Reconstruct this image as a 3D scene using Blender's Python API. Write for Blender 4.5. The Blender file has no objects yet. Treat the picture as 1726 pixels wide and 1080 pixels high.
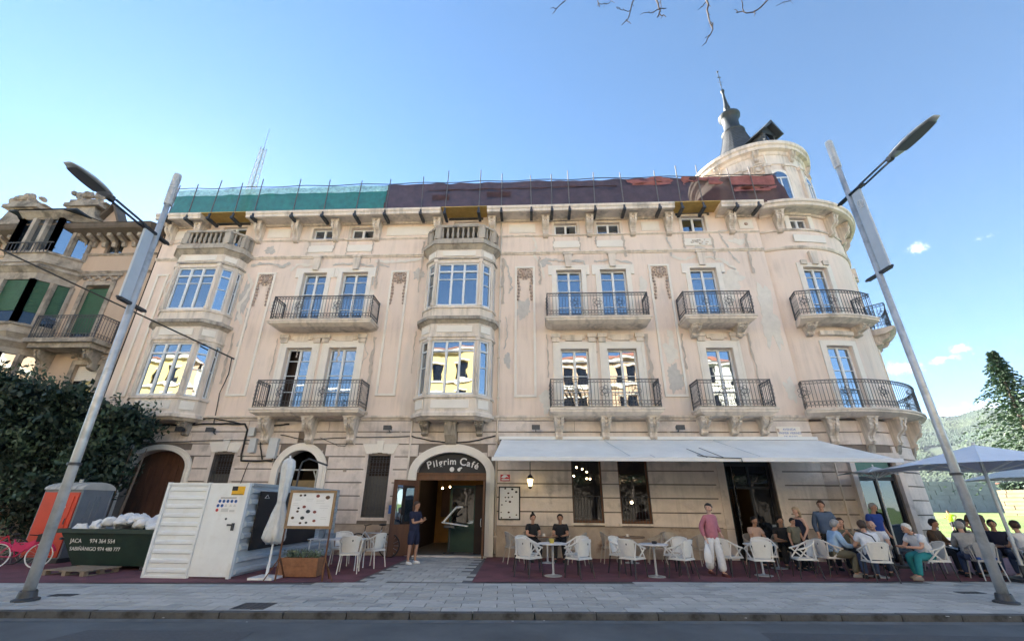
import bpy, bmesh, math, random
from mathutils import Vector, Matrix, noise
R = math.radians
PI = math.pi
rnd = random.Random(7)
scene = bpy.context.scene
COL = scene.collection

# ---------------------------------------------------------------- camera, world, sun, exposure
cam_d = bpy.data.cameras.new('camera'); cam = bpy.data.objects.new('camera', cam_d); COL.objects.link(cam)
cam_d.sensor_width = 36.0; cam_d.lens = 36 * 729 / 1726; cam_d.clip_start = 0.05; cam_d.clip_end = 6000
_p, _r, _y = R(23.13), R(.51), R(2.87)
_right = Vector((1, 0, 0)); _fwd = Vector((0, math.cos(_p), math.sin(_p))); _up = Vector((0, -math.sin(_p), math.cos(_p)))
_rr = math.cos(_r) * _right + math.sin(_r) * _up; _uu = -math.sin(_r) * _right + math.cos(_r) * _up
_m = Matrix((_rr, _uu, -_fwd)).transposed()
cam.matrix_world = (Matrix.Rotation(_y, 3, 'Z') @ _m).to_4x4()
cam.location = (0, 0, 1.6)
scene.camera = cam

SUN_EL, SUN_AZ = R(25), R(-44)      # azimuth measured from +Y towards +X
world = bpy.data.worlds.new('World'); scene.world = world; world.use_nodes = True
wn, wl = world.node_tree.nodes, world.node_tree.links
wn.clear()
w_out = wn.new('ShaderNodeOutputWorld'); w_bg = wn.new('ShaderNodeBackground')
sky = wn.new('ShaderNodeTexSky'); sky.sky_type = 'NISHITA'; sky.sun_disc = False
sky.sun_elevation = SUN_EL; sky.sun_rotation = SUN_AZ; sky.altitude = 800
sky.air_density = 0.85; sky.dust_density = 0.1; sky.ozone_density = 3.0
w_bg.inputs['Strength'].default_value = 0.05
wl.new(w_bg.outputs[0], w_out.inputs[0])
sun_d = bpy.data.lights.new('sun', 'SUN'); sun = bpy.data.objects.new('sun', sun_d); COL.objects.link(sun)
sun_d.energy = 5.0; sun_d.angle = R(.53); sun_d.color = (1, .93, .82)
_sd = Vector((math.sin(SUN_AZ) * math.cos(SUN_EL), math.cos(SUN_AZ) * math.cos(SUN_EL), math.sin(SUN_EL)))
sun.rotation_euler = _sd.to_track_quat('Z', 'Y').to_euler()
scene.view_settings.view_transform = 'Standard'; scene.view_settings.look = 'None'
scene.view_settings.gamma = 1; scene.view_settings.use_curve_mapping = False
scene.view_settings.exposure = 2.85
scene.render.engine = 'CYCLES'
try:
    scene.cycles.max_bounces = 6; scene.cycles.diffuse_bounces = 4; scene.cycles.glossy_bounces = 3
    scene.cycles.transparent_max_bounces = 12; scene.cycles.sample_clamp_indirect = 8; scene.cycles.use_denoising = True
except Exception: pass

# clouds: a few soft patches of the sky dome, part of the sky itself
def clouds():
    tc = wn.new('ShaderNodeTexCoord')
    nz = wn.new('ShaderNodeTexNoise'); nz.inputs['Scale'].default_value = 85; nz.inputs['Detail'].default_value = 9; nz.inputs['Roughness'].default_value = .62
    wl.new(tc.outputs['Generated'], nz.inputs['Vector'])
    total = None
    # direction, half width, half height, density
    for d, a, b, k in [((.645, .65, .402), .018, .013, 1.0), ((.704, .596, .387), .015, .006, .8), ((.632, .741, .222), .036, .017, 1.1), ((.672, .705, .226), .045, .009, .9),
                       ((.684, .690, .236), .02, .011, 1.0), ((.684, .715, .143), .085, .013, 1.15), ((.62, .77, .125), .05, .012, 1.1), ((.73, .67, .15), .05, .012, 1.0),
                       ((-.75, .62, .2), .2, .05, .9), ((.9, .2, .3), .18, .06, .9), ((.8, -.4, .35), .25, .08, .9), ((-.5, -.8, .3), .25, .07, .9)]:
        d = Vector(d).normalized(); e = Vector((0, 0, 1)).cross(d).normalized(); u = d.cross(e).normalized()
        sub = wn.new('ShaderNodeVectorMath'); sub.operation = 'SUBTRACT'; wl.new(tc.outputs['Generated'], sub.inputs[0]); sub.inputs[1].default_value = d
        de = wn.new('ShaderNodeVectorMath'); de.operation = 'DOT_PRODUCT'; wl.new(sub.outputs[0], de.inputs[0]); de.inputs[1].default_value = e / a
        du = wn.new('ShaderNodeVectorMath'); du.operation = 'DOT_PRODUCT'; wl.new(sub.outputs[0], du.inputs[0]); du.inputs[1].default_value = u / b
        dd = wn.new('ShaderNodeVectorMath'); dd.operation = 'DOT_PRODUCT'; wl.new(sub.outputs[0], dd.inputs[0]); dd.inputs[1].default_value = d
        cb = wn.new('ShaderNodeCombineXYZ'); wl.new(de.outputs['Value'], cb.inputs[0]); wl.new(du.outputs['Value'], cb.inputs[1])
        m3 = wn.new('ShaderNodeMath'); m3.operation = 'MULTIPLY'; m3.inputs[1].default_value = 6; wl.new(dd.outputs['Value'], m3.inputs[0]); wl.new(m3.outputs[0], cb.inputs[2])
        ln = wn.new('ShaderNodeVectorMath'); ln.operation = 'LENGTH'; wl.new(cb.outputs[0], ln.inputs[0])
        mr = wn.new('ShaderNodeMapRange'); mr.inputs['From Min'].default_value = 1.15; mr.inputs['From Max'].default_value = 0.0
        mr.inputs['To Min'].default_value = 0; mr.inputs['To Max'].default_value = k; wl.new(ln.outputs['Value'], mr.inputs['Value']); mr.inputs['To Max'].default_value = k * 1.35
        if total is None: total = mr.outputs[0]
        else:
            ad = wn.new('ShaderNodeMath'); ad.operation = 'MAXIMUM'; wl.new(total, ad.inputs[0]); wl.new(mr.outputs[0], ad.inputs[1]); total = ad.outputs[0]
    mm = wn.new('ShaderNodeMath'); mm.operation = 'MULTIPLY_ADD'; wl.new(nz.outputs['Fac'], mm.inputs[0]); mm.inputs[1].default_value = 3.4; mm.inputs[2].default_value = -1.95
    ad = wn.new('ShaderNodeMath'); ad.operation = 'ADD'; wl.new(total, ad.inputs[0]); wl.new(mm.outputs[0], ad.inputs[1])
    gate = wn.new('ShaderNodeMapRange'); gate.interpolation_type = 'SMOOTHSTEP'; gate.inputs['From Min'].default_value = .05; gate.inputs['From Max'].default_value = 1.9; wl.new(ad.outputs[0], gate.inputs['Value'])
    on = wn.new('ShaderNodeMapRange'); on.inputs['From Max'].default_value = .2; wl.new(total, on.inputs['Value'])
    mu = wn.new('ShaderNodeMath'); mu.operation = 'MULTIPLY'; wl.new(gate.outputs[0], mu.inputs[0]); wl.new(on.outputs[0], mu.inputs[1])
    sc_ = wn.new('ShaderNodeMath'); sc_.operation = 'MULTIPLY'; sc_.inputs[1].default_value = .8; wl.new(mu.outputs[0], sc_.inputs[0])
    mx = wn.new('ShaderNodeMixRGB'); wl.new(sc_.outputs[0], mx.inputs[0]); hs = wn.new('ShaderNodeHueSaturation'); hs.inputs['Saturation'].default_value = 1.06; hs.inputs['Hue'].default_value = .493; wl.new(sky.outputs[0], hs.inputs['Color']); wl.new(hs.outputs[0], mx.inputs[1]); mx.inputs[2].default_value = (8.2, 7.9, 7.7, 1)
    wl.new(mx.outputs[0], w_bg.inputs['Color'])
clouds()

# ---------------------------------------------------------------- helpers
class MB:
    def __init__(s): s.v = []; s.f = []; s.mi = []; s.cur = 0
    def add(s, vs, fs):
        n = len(s.v); s.v += [tuple(v) for v in vs]
        for f in fs: s.f.append([n + i for i in f]); s.mi.append(s.cur)
    def box(s, x0, x1, y0, y1, z0, z1):
        s.add([(x0, y0, z0), (x1, y0, z0), (x1, y1, z0), (x0, y1, z0), (x0, y0, z1), (x1, y0, z1), (x1, y1, z1), (x0, y1, z1)],
              [(3, 2, 1, 0), (4, 5, 6, 7), (0, 1, 5, 4), (1, 2, 6, 5), (2, 3, 7, 6), (3, 0, 4, 7)])
    def obox(s, a, b, w, h, up=(0, 0, 1)):      # bar from a to b, width w, height h
        a, b = Vector(a), Vector(b); d = (b - a).normalized(); u = Vector(up)
        e = d.cross(u)
        if e.length < 1e-4: e = d.cross(Vector((1, 0, 0)))
        e.normalize(); u = e.cross(d).normalized()
        vs = [p + e * (i * w / 2) + u * (j * h / 2) for p in (a, b) for i, j in ((-1, -1), (1, -1), (1, 1), (-1, 1))]
        s.add(vs, [(0, 1, 2, 3), (7, 6, 5, 4), (0, 4, 5, 1), (1, 5, 6, 2), (2, 6, 7, 3), (3, 7, 4, 0)])
    def tube(s, pts, r, n=8, caps=True):
        pts = [Vector(p) for p in pts]; rs = r if isinstance(r, (list, tuple)) else [r] * len(pts)
        base = len(s.v); prev = None
        for i, p in enumerate(pts):
            d = (pts[min(i + 1, len(pts) - 1)] - pts[max(i - 1, 0)])
            d = d.normalized() if d.length > 1e-9 else Vector((0, 0, 1))
            if prev is None:
                e = d.orthogonal().normalized()
            else:
                e = prev - d * prev.dot(d)
                e = e.normalized() if e.length > 1e-6 else d.orthogonal().normalized()
            prev = e; g = d.cross(e)
            for k in range(n):
                a = 2 * PI * k / n; s.v.append(tuple(p + (e * math.cos(a) + g * math.sin(a)) * rs[i]))
        for i in range(len(pts) - 1):
            for k in range(n):
                a = base + i * n + k; b = base + i * n + (k + 1) % n
                s.f.append([a, b, b + n, a + n]); s.mi.append(s.cur)
        if caps:
            s.f.append([base + k for k in range(n)][::-1]); s.mi.append(s.cur)
            m = base + (len(pts) - 1) * n; s.f.append([m + k for k in range(n)]); s.mi.append(s.cur)
    def lathe(s, c, prof, n=16, a0=0, a1=2 * PI):      # prof: (radius, z)
        full = abs(a1 - a0 - 2 * PI) < 1e-6; m = n if full else n + 1; base = len(s.v)
        for r, z in prof:
            for k in range(m):
                a = a0 + (a1 - a0) * k / n; s.v.append((c[0] + r * math.cos(a), c[1] + r * math.sin(a), c[2] + z))
        for i in range(len(prof) - 1):
            for k in range(n):
                a = base + i * m + k; b = base + i * m + (k + 1) % m
                s.f.append([a, b, b + m, a + m]); s.mi.append(s.cur)
    def prism(s, poly, axis, a, b):      # poly in the other two axes, extruded along axis a..b
        n = len(poly)
        def P(u, v, t): return (t, u, v) if axis == 0 else ((u, t, v) if axis == 1 else (u, v, t))
        vs = [P(u, v, a) for u, v in poly] + [P(u, v, b) for u, v in poly]
        s.add(vs, [list(range(n))[::-1], list(range(n, 2 * n))] + [(i, (i + 1) % n, n + (i + 1) % n, n + i) for i in range(n)])
    def ball(s, c, r, n=8, m=6):
        rx, ry, rz = r if isinstance(r, tuple) else (r, r, r); base = len(s.v)
        for i in range(m + 1):
            t = PI * i / m
            for k in range(n):
                a = 2 * PI * k / n; s.v.append((c[0] + rx * math.sin(t) * math.cos(a), c[1] + ry * math.sin(t) * math.sin(a), c[2] - rz * math.cos(t)))
        for i in range(m):
            for k in range(n):
                a = base + i * n + k; b = base + i * n + (k + 1) % n
                s.f.append([a, b, b + n, a + n]); s.mi.append(s.cur)
    def xf(s, M, start=0):
        for i in range(start, len(s.v)): s.v[i] = tuple(M @ Vector(s.v[i]))
    def mesh(s, name, mat, smooth=False):
        me = bpy.data.meshes.new(name); me.from_pydata(s.v, [], s.f)
        for m in (mat if isinstance(mat, (list, tuple)) else [mat]): me.materials.append(m)
        if any(s.mi): me.polygons.foreach_set('material_index', s.mi)
        if smooth: me.polygons.foreach_set('use_smooth', [True] * len(s.f))
        me.update(); return me
    def split(s, name, mat, parent=None, smooth=False):
        par = list(range(len(s.v)))
        def find(a):
            while par[a] != a: par[a] = par[par[a]]; a = par[a]
            return a
        for f in s.f:
            for q in f[1:]: par[find(q)] = find(f[0])
        G = {}
        for f in s.f: G.setdefault(find(f[0]), []).append(f)
        out = []
        for fs in G.values():
            idx = sorted({q for f in fs for q in f}); mp = {q: i for i, q in enumerate(idx)}; m_ = MB(); m_.add([s.v[q] for q in idx], [[mp[q] for q in f] for f in fs]); out.append(m_.build(name, mat, parent, smooth))
        return out
    def build(s, name, mat, parent=None, smooth=False, loc=None, kind=None):
        o = bpy.data.objects.new(name, s.mesh(name, mat, smooth)); COL.objects.link(o)
        if parent: o.parent = parent
        if loc: o.location = loc
        if kind: o['kind'] = kind
        return o

def thing(name, label, cat, loc=(0, 0, 0), rz=0, group=None):
    o = bpy.data.objects.new(name, None); COL.objects.link(o); o.empty_display_size = .1
    o.location = loc; o.rotation_euler = (0, 0, rz); o['label'] = label; o['category'] = cat
    if group: o['group'] = group
    return o
def tag(o, label, cat, group=None):
    o['label'] = label; o['category'] = cat
    if group: o['group'] = group
    return o
def struct(name, mb, mat, smooth=False):
    o = mb.build(name, mat, None, smooth); o['kind'] = 'structure'; return o
def kids(o): return [c for c in ALLKIDS.get(o.name, [])]
def dup(root, loc, rz, label, group=None, cat=None):
    r = root.copy(); COL.objects.link(r); r.location = loc; r.rotation_euler = (0, 0, rz); r['label'] = label
    if group: r['group'] = group
    for ch in list(root.children):
        c = ch.copy(); COL.objects.link(c); c.parent = r
        for g in ch.children:
            d = g.copy(); COL.objects.link(d); d.parent = c
    return r
def inst(src, parent, loc, rz=0, scale=None):       # another child sharing mesh data
    c = bpy.data.objects.new(src.name.split('.')[0], src.data); COL.objects.link(c); c.parent = parent; c.location = loc; c.rotation_euler = (0, 0, rz)
    if scale: c.scale = scale
    return c
def text(name, body, size, mat, parent, loc, rot=(PI / 2, 0, 0), align='CENTER', ext=.004, bold=0):
    cu = bpy.data.curves.new(name, 'FONT'); cu.body = body; cu.size = size; cu.extrude = ext; cu.align_x = align; cu.offset = bold
    cu.materials.append(mat)
    o = bpy.data.objects.new(name, cu); COL.objects.link(o)
    me = bpy.data.meshes.new_from_object(o); bpy.data.objects.remove(o); me.materials.clear(); me.materials.append(mat)
    o = bpy.data.objects.new(name, me); COL.objects.link(o); o.parent = parent; o.location = loc; o.rotation_euler = rot
    return o

# ---------------------------------------------------------------- materials
def mat(name, col, rough=.8, var=.12, scale=3.0, bump=.0, bscale=30, metal=0, spec=.5, col2=None, c2scale=1.2, c2lo=.5, c2hi=.62, streak=False, coord='Object', trans=0, emit=None, grime=0):
    m = bpy.data.materials.new(name); m.use_nodes = True; n, l = m.node_tree.nodes, m.node_tree.links
    b = n['Principled BSDF']; b.inputs['Roughness'].default_value = rough; b.inputs['Metallic'].default_value = metal
    b.inputs['Specular IOR Level'].default_value = spec
    tc = n.new('ShaderNodeTexCoord')
    src = tc.outputs[coord]
    if streak:
        mp = n.new('ShaderNodeMapping'); mp.inputs['Scale'].default_value = (1, 1, .22); l.new(src, mp.inputs[0]); srcs = mp.outputs[0]
    else: srcs = src
    nz = n.new('ShaderNodeTexNoise'); nz.inputs['Scale'].default_value = scale; nz.inputs['Detail'].default_value = 8; nz.inputs['Roughness'].default_value = .65
    l.new(srcs, nz.inputs['Vector'])
    mr = n.new('ShaderNodeMapRange'); mr.inputs['From Min'].default_value = .3; mr.inputs['From Max'].default_value = .7
    mr.inputs['To Min'].default_value = 1 - var; mr.inputs['To Max'].default_value = 1 + var; l.new(nz.outputs['Fac'], mr.inputs['Value'])
    vm = n.new('ShaderNodeVectorMath'); vm.operation = 'SCALE'; vm.inputs[0].default_value = col[:3]; l.new(mr.outputs[0], vm.inputs['Scale'])
    out = vm.outputs[0]
    if col2:
        n2 = n.new('ShaderNodeTexNoise'); n2.inputs['Scale'].default_value = c2scale; n2.inputs['Detail'].default_value = 7; n2.inputs['Roughness'].default_value = .6
        l.new(srcs, n2.inputs['Vector'])
        m2 = n.new('ShaderNodeMapRange'); m2.inputs['From Min'].default_value = c2lo; m2.inputs['From Max'].default_value = c2hi; l.new(n2.outputs['Fac'], m2.inputs['Value'])
        mx = n.new('ShaderNodeMixRGB'); l.new(m2.outputs[0], mx.inputs[0]); l.new(out, mx.inputs[1]); mx.inputs[2].default_value = (*col2[:3], 1); out = mx.outputs[0]
    if grime:
        mg = n.new('ShaderNodeMapping'); mg.inputs['Scale'].default_value = (7, 7, .45); l.new(src, mg.inputs[0])
        n3 = n.new('ShaderNodeTexNoise'); n3.inputs['Scale'].default_value = 1.0; n3.inputs['Detail'].default_value = 5; l.new(mg.outputs[0], n3.inputs['Vector'])
        n4 = n.new('ShaderNodeTexNoise'); n4.inputs['Scale'].default_value = .9; n4.inputs['Detail'].default_value = 3; l.new(src, n4.inputs['Vector'])
        mu = n.new('ShaderNodeMath'); mu.operation = 'MULTIPLY'; l.new(n3.outputs['Fac'], mu.inputs[0]); l.new(n4.outputs['Fac'], mu.inputs[1])
        m5 = n.new('ShaderNodeMapRange'); m5.inputs['From Min'].default_value = .25; m5.inputs['From Max'].default_value = .42; m5.inputs['To Max'].default_value = grime; l.new(mu.outputs[0], m5.inputs['Value'])
        mx = n.new('ShaderNodeMixRGB'); l.new(m5.outputs[0], mx.inputs[0]); l.new(out, mx.inputs[1]); mx.inputs[2].default_value = (.19, .165, .145, 1); out = mx.outputs[0]
    l.new(out, b.inputs['Base Color'])
    if bump:
        nb = n.new('ShaderNodeTexNoise'); nb.inputs['Scale'].default_value = bscale; nb.inputs['Detail'].default_value = 6; l.new(src, nb.inputs['Vector'])
        bp = n.new('ShaderNodeBump'); bp.inputs['Strength'].default_value = bump; bp.inputs['Distance'].default_value = .02; l.new(nb.outputs['Fac'], bp.inputs['Height']); l.new(bp.outputs[0], b.inputs['Normal'])
    if trans:
        tr = n.new('ShaderNodeBsdfTransparent'); ms = n.new('ShaderNodeMixShader'); ms.inputs[0].default_value = trans
        l.new(b.outputs[0], ms.inputs[1]); l.new(tr.outputs[0], ms.inputs[2]); l.new(ms.outputs[0], n['Material Output'].inputs[0])
    if emit:
        b.inputs['Emission Color'].default_value = (*emit[:3], 1); b.inputs['Emission Strength'].default_value = emit[3]
    return m
def glassmat(name, dark=(.015, .02, .025), refl=.5, tint=(.8, .9, 1), wave=.0035, see=0):
    m = bpy.data.materials.new(name); m.use_nodes = True; n, l = m.node_tree.nodes, m.node_tree.links; n.clear()
    o = n.new('ShaderNodeOutputMaterial'); g = n.new('ShaderNodeBsdfGlossy'); g.inputs['Roughness'].default_value = .015; g.inputs['Color'].default_value = (*tint, 1)
    d = n.new('ShaderNodeBsdfTransparent' if see else 'ShaderNodeBsdfDiffuse'); d.inputs['Color'].default_value = (*(dark if not see else (see, see, see)), 1)
    fr = n.new('ShaderNodeFresnel'); fr.inputs['IOR'].default_value = 1.5
    ma = n.new('ShaderNodeMath'); ma.operation = 'MULTIPLY_ADD'; ma.use_clamp = True; ma.inputs[1].default_value = 1.0; ma.inputs[2].default_value = refl - .04; l.new(fr.outputs[0], ma.inputs[0])
    mx = n.new('ShaderNodeMixShader'); l.new(ma.outputs[0], mx.inputs[0]); l.new(d.outputs[0], mx.inputs[1]); l.new(g.outputs[0], mx.inputs[2]); l.new(mx.outputs[0], o.inputs[0])
    tc = n.new('ShaderNodeTexCoord'); nz = n.new('ShaderNodeTexNoise'); nz.inputs['Scale'].default_value = 1.6; nz.inputs['Detail'].default_value = 1; l.new(tc.outputs['Object'], nz.inputs['Vector'])
    bp = n.new('ShaderNodeBump'); bp.inputs['Strength'].default_value = wave; bp.inputs['Distance'].default_value = 1; l.new(nz.outputs['Fac'], bp.inputs['Height']); l.new(bp.outputs[0], g.inputs['Normal'])
    return m

M = dict(
 plaster=mat('plaster', (.80, .66, .56), .9, .09, .7, .25, 25, col2=(.64, .57, .51), c2scale=.55, c2lo=.56, c2hi=.72, streak=True, grime=.2),
 stone=mat('stone_trim', (.73, .635, .54), .85, .14, 2.2, .3, 22, col2=(.33, .29, .25), c2scale=1.7, c2lo=.53, c2hi=.74, streak=True, grime=.42),
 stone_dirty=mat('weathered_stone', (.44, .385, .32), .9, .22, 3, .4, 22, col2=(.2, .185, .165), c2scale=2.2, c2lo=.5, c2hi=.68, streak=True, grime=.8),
 course=mat('stone_course', (.70, .605, .54), .85, .12, 1.4, .35, 14, col2=(.38, .325, .285), c2scale=1.1, c2lo=.55, c2hi=.72, grime=.25),
 dado=mat('dado_stone', (.42, .34, .27), .9, .2, 2, .4, 12, col2=(.2, .12, .085), c2scale=1.4, c2lo=.58, c2hi=.7),
 white_panel=mat('pale_render', (.80, .74, .66), .85, .05, 2),
 patch_grey=mat('bare_render', (.54, .505, .465), .95, .12, 6, .3, 30),
 soot=mat('soot_streak', (.50, .43, .37), .95, .15, 6),
 lens=mat('lamp_lens', (.14, .15, .16), .3, .1, 6),
 patch_pale=mat('fresh_filler', (.74, .68, .60), .95, .08, 4),
 ornament=mat('ornament_brown', (.44, .34, .28), .85, .3, 8),
 frame=mat('white_window_frame', (.74, .75, .76), .45, .04, 3),
 glass=glassmat('window_glass', refl=.36),
 glass_dark=glassmat('dark_glass', refl=.045, dark=(.01, .01, .012)),
 glass_clear=glassmat('clear_glass', refl=.045, see=.8),
 iron=mat('wrought_iron', (.055, .055, .062), .55, .3, 20),
 steel=mat('galvanised_steel', (.50, .52, .54), .4, .12, 5, metal=.35, col2=(.36, .38, .40), c2scale=3),
 pole_steel=mat('rusty_scaffold_steel', (.13, .12, .12), .6, .2, 8, metal=.3),
 wall_joint=mat('wall_joint', (.2, .165, .14), .95, .15, 3),
 steel_dark=mat('dark_steel', (.06, .065, .075), .5, .2, 8, metal=.4),
 banner=mat('banner_panel', (.46, .52, .60), .5, .06, 3),
 net_green=mat('green_netting', (.006, .14, .115), .8, .25, 4, .5, 9, trans=.06),
 net_green_top=mat('pale_green_netting', (.24, .46, .41), .8, .45, 7, trans=.2),
 net_purple=mat('purple_netting', (.064, .031, .034), .85, .35, 2.5, .5, 7, trans=.05),
 net_red=mat('red_netting', (.27, .095, .085), .8, .3, 3, .4, 8),
 plywood=mat('yellow_plywood', (.50, .32, .09), .7, .15, 5),
 wood=mat('brown_door_wood', (.13, .052, .022), .5, .25, 6, streak=True, col2=(.075, .03, .014)),
 wood_old=mat('old_garage_wood', (.10, .045, .028), .75, .3, 7, streak=True, col2=(.05, .028, .02)),
 wood_board=mat('board_frame_wood', (.25, .16, .085), .6, .2, 8),
 teak=mat('planter_wood', (.26, .115, .055), .6, .3, 9),
 pallet=mat('pallet_wood', (.24, .19, .14), .85, .25, 9),
 slate=mat('roof_slate', (.07, .075, .082), .65, .35, 3.5, .6, 9),
 lead=mat('lead_sheet', (.035, .043, .05), .55, .25, 4, metal=.1),
 awning=mat('awning_cloth', (.80, .79, .75), .8, .07, 1.2, .1, 3, col2=(.66, .65, .61), c2scale=.8, c2lo=.55, c2hi=.8),
 awning_bar=mat('awning_bar', (.72, .72, .72), .4, .03, 2),
 umb=mat('parasol_cloth', (.70, .76, .86), .85, .05, 2),
 umb_white=mat('folded_parasol_cloth', (.62, .63, .63), .85, .12, 7, .4, 9),
 chair_white=mat('cream_chair', (.66, .63, .58), .45, .06, 6),
 chair_beige=mat('beige_chair', (.40, .35, .29), .5, .08, 6),
 chair_grey=mat('grey_aluminium_chair', (.42, .41, .40), .4, .1, 6, metal=.3),
 chair_leg=mat('dark_chair_leg', (.03, .028, .03), .5, .1, 6),
 table_top=mat('white_table_top', (.62, .62, .64), .35, .05, 3),
 table_brown=mat('brown_table_top', (.20, .11, .06), .4, .2, 5),
 asphalt=mat('asphalt', (.10, .115, .128), .85, .3, .8, .6, 160, col2=(.10, .115, .135), c2scale=45, c2lo=.56, c2hi=.7),
 kerb=mat('kerb_granite', (.085, .087, .09), .85, .3, 4, .4, 40, col2=(.035, .034, .035), c2scale=2.5),
 paver=mat('paving_slab', (.42, .42, .40), .8, .16, 2.5, .4, 45, col2=(.33, .335, .33), c2scale=.9),
 paver2=mat('paving_slab_light', (.465, .465, .445), .8, .16, 2.5, .4, 45, col2=(.37, .375, .37), c2scale=.9),
 paver3=mat('paving_slab_dark', (.375, .375, .36), .8, .18, 2.5, .4, 45, col2=(.28, .285, .28), c2scale=.9),
 joint=mat('joint_mortar', (.13, .13, .13), .95, .2, 6),
 red_floor=mat('red_terrace', (.16, .055, .07), .85, .18, 1.5, .3, 60, col2=(.11, .042, .055), c2scale=1.3),
 iron_cover=mat('cast_cover', (.06, .06, .065), .6, .2, 9, .6, 60),
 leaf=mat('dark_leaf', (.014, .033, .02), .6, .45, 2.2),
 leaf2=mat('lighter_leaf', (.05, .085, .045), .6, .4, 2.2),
 grass=mat('grass', (.14, .215, .045), .9, .3, .12, col2=(.17, .215, .07), c2scale=.05),
 needle=mat('conifer_needles', (.055, .10, .05), .7, .45, .6),
 bark=mat('bark', (.13, .10, .08), .9, .3, 6, .6, 20),
 twig=mat('twig_bark', (.06, .05, .05), .9, .2, 9),
 hill=mat('wooded_hill', (.03, .058, .035), .95, .5, .012, .9, .02, col2=(.05, .075, .035), c2scale=.006, c2lo=.45, c2hi=.6),
 white_metal=mat('white_sheet_metal', (.74, .765, .78), .42, .06, 2, col2=(.62, .62, .60), c2scale=1.5, c2lo=.55, c2hi=.75),
 blue_metal=mat('grey_blue_sheet', (.40, .46, .52), .45, .06, 2),
 black=mat('black_board', (.018, .018, .022), .6, .2, 4),
 white=mat('white_print', (.75, .75, .75), .7, .02, 2),
 blue=mat('blue_sign', (.03, .12, .42), .5, .02, 2),
 yellow=mat('yellow_sign', (.75, .42, .02), .5, .1, 9),
 red=mat('red_sign', (.5, .03, .04), .5, .05, 6),
 orange=mat('orange_plastic', (.56, .055, .025), .45, .12, 2),
 grey_plastic=mat('grey_plastic', (.17, .2, .235), .5, .12, 2),
 roof_plastic=mat('translucent_roof', (.46, .46, .44), .5, .1, 3),
 skip=mat('green_skip_paint', (.007, .026, .018), .5, .3, 3, .2, 10),
 rubble=mat('white_sacks', (.72, .74, .76), .85, .12, 6, .5, 12),
 rubber=mat('rubber', (.02, .02, .022), .8, .1, 9),
 pink=mat('pink_paint', (.55, .03, .12), .35, .1, 4),
 green_door=mat('green_painted_wood', (.006, .045, .032), .45, .15, 4),
 warm_wall=mat('warm_interior', (.38, .19, .05), .85, .2, 2),
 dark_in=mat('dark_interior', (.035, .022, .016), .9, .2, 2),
 floor_in=mat('interior_floor', (.16, .14, .12), .5, .2, 2),
 bulb=mat('lit_bulb', (1, .8, .5), .5, 0, 1, emit=(1, .72, .38, 7)),
 lantern_glass=mat('lit_lantern_glass', (.9, .8, .5), .4, 0, 1, emit=(1, .75, .3, 1.6)),
 nb_plaster=mat('neighbour_plaster', (.50, .375, .28), .9, .1, .8, .3, 20, col2=(.38, .29, .22), c2scale=.6, c2lo=.55, c2hi=.7, streak=True),
 nb_stone=mat('neighbour_stone', (.38, .325, .265), .9, .25, 2.5, .5, 18, col2=(.14, .12, .10), c2scale=1.6, c2lo=.48, c2hi=.66, grime=.5),
 nb_dark=mat('neighbour_eaves', (.12, .095, .075), .9, .25, 3),
 shutter=mat('green_roller_shutter', (.025, .095, .055), .6, .15, 4),
 opp_yellow=mat('yellow_render', (.80, .60, .24), .9, .12, .6),
 opp_orange=mat('orange_brick', (.66, .45, .28), .9, .15, 1),
 opp_cream=mat('cream_render', (.85, .79, .66), .9, .1, .6),
 fort_sun=mat('fort_stone_sunlit', (.46, .36, .24), .95, .2, .3, .8, 1.2),  # warm copy of the fort stone, sunlight put into the colour
 fort_shade=mat('fort_stone_shaded', (.30, .29, .28), .95, .2, .3, .8, 1.2),  # greyer copy of the fort stone, shade put into the colour
 terracotta=mat('terracotta_roof', (.42, .16, .09), .9, .2, 1),
 cable=mat('black_cable', (.015, .015, .017), .6, .1, 5),
 grey_box=mat('grey_junction_box', (.55, .56, .56), .5, .06, 4),
)
def flat(name, c, rough=.85, var=.1, scale=9): return mat(name, c, rough, var, scale)

D = 16.5          # facade plane of the café building
# ================================================================ SETTING: ground, street, far land
def ky(x): return 8.27 + .071 * x          # kerb line
def ty(x): return 11.42 + .116 * x         # front edge of the red terrace
def sheet(name, pts, z, m):
    b = MB(); b.add([(x, y, z) for x, y in pts], [tuple(range(len(pts)))]); return struct(name, b, m)
b = MB()
# one ground sheet to the horizon: flat by the street, a lawn that falls then the hill is separate
b.add([(-3000, -3000, -.30), (3000, -3000, -.30), (3000, 3000, -.30), (-3000, 3000, -.30)], [(0, 1, 2, 3)])
struct('ground', b, M['grass'])
sheet('road', [(-90, -10.6), (90, -10.6), (90, ky(90)), (-90, ky(-90))], -.09, M['asphalt'])
b = MB(); b.add([(x, y, z) for x, y, z in [(-60, -10.6, -.09), (60, -10.6, -.09), (60, -10.6, 0), (-60, -10.6, 0), (-60, -16, 0), (60, -16, 0)]], [(0, 1, 2, 3), (3, 2, 5, 4)])
struct('far_pavement', b, M['paver'])
# pavement bed under the slabs (slabs stand on it)
b = MB()
b.add([(-40, ky(-40) + .15, -.012), (26, ky(26) + .15, -.012), (26, 40, -.012), (-40, 40, -.012)], [(0, 1, 2, 3)])
pav = struct('pavement', b, M['joint'])
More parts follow.
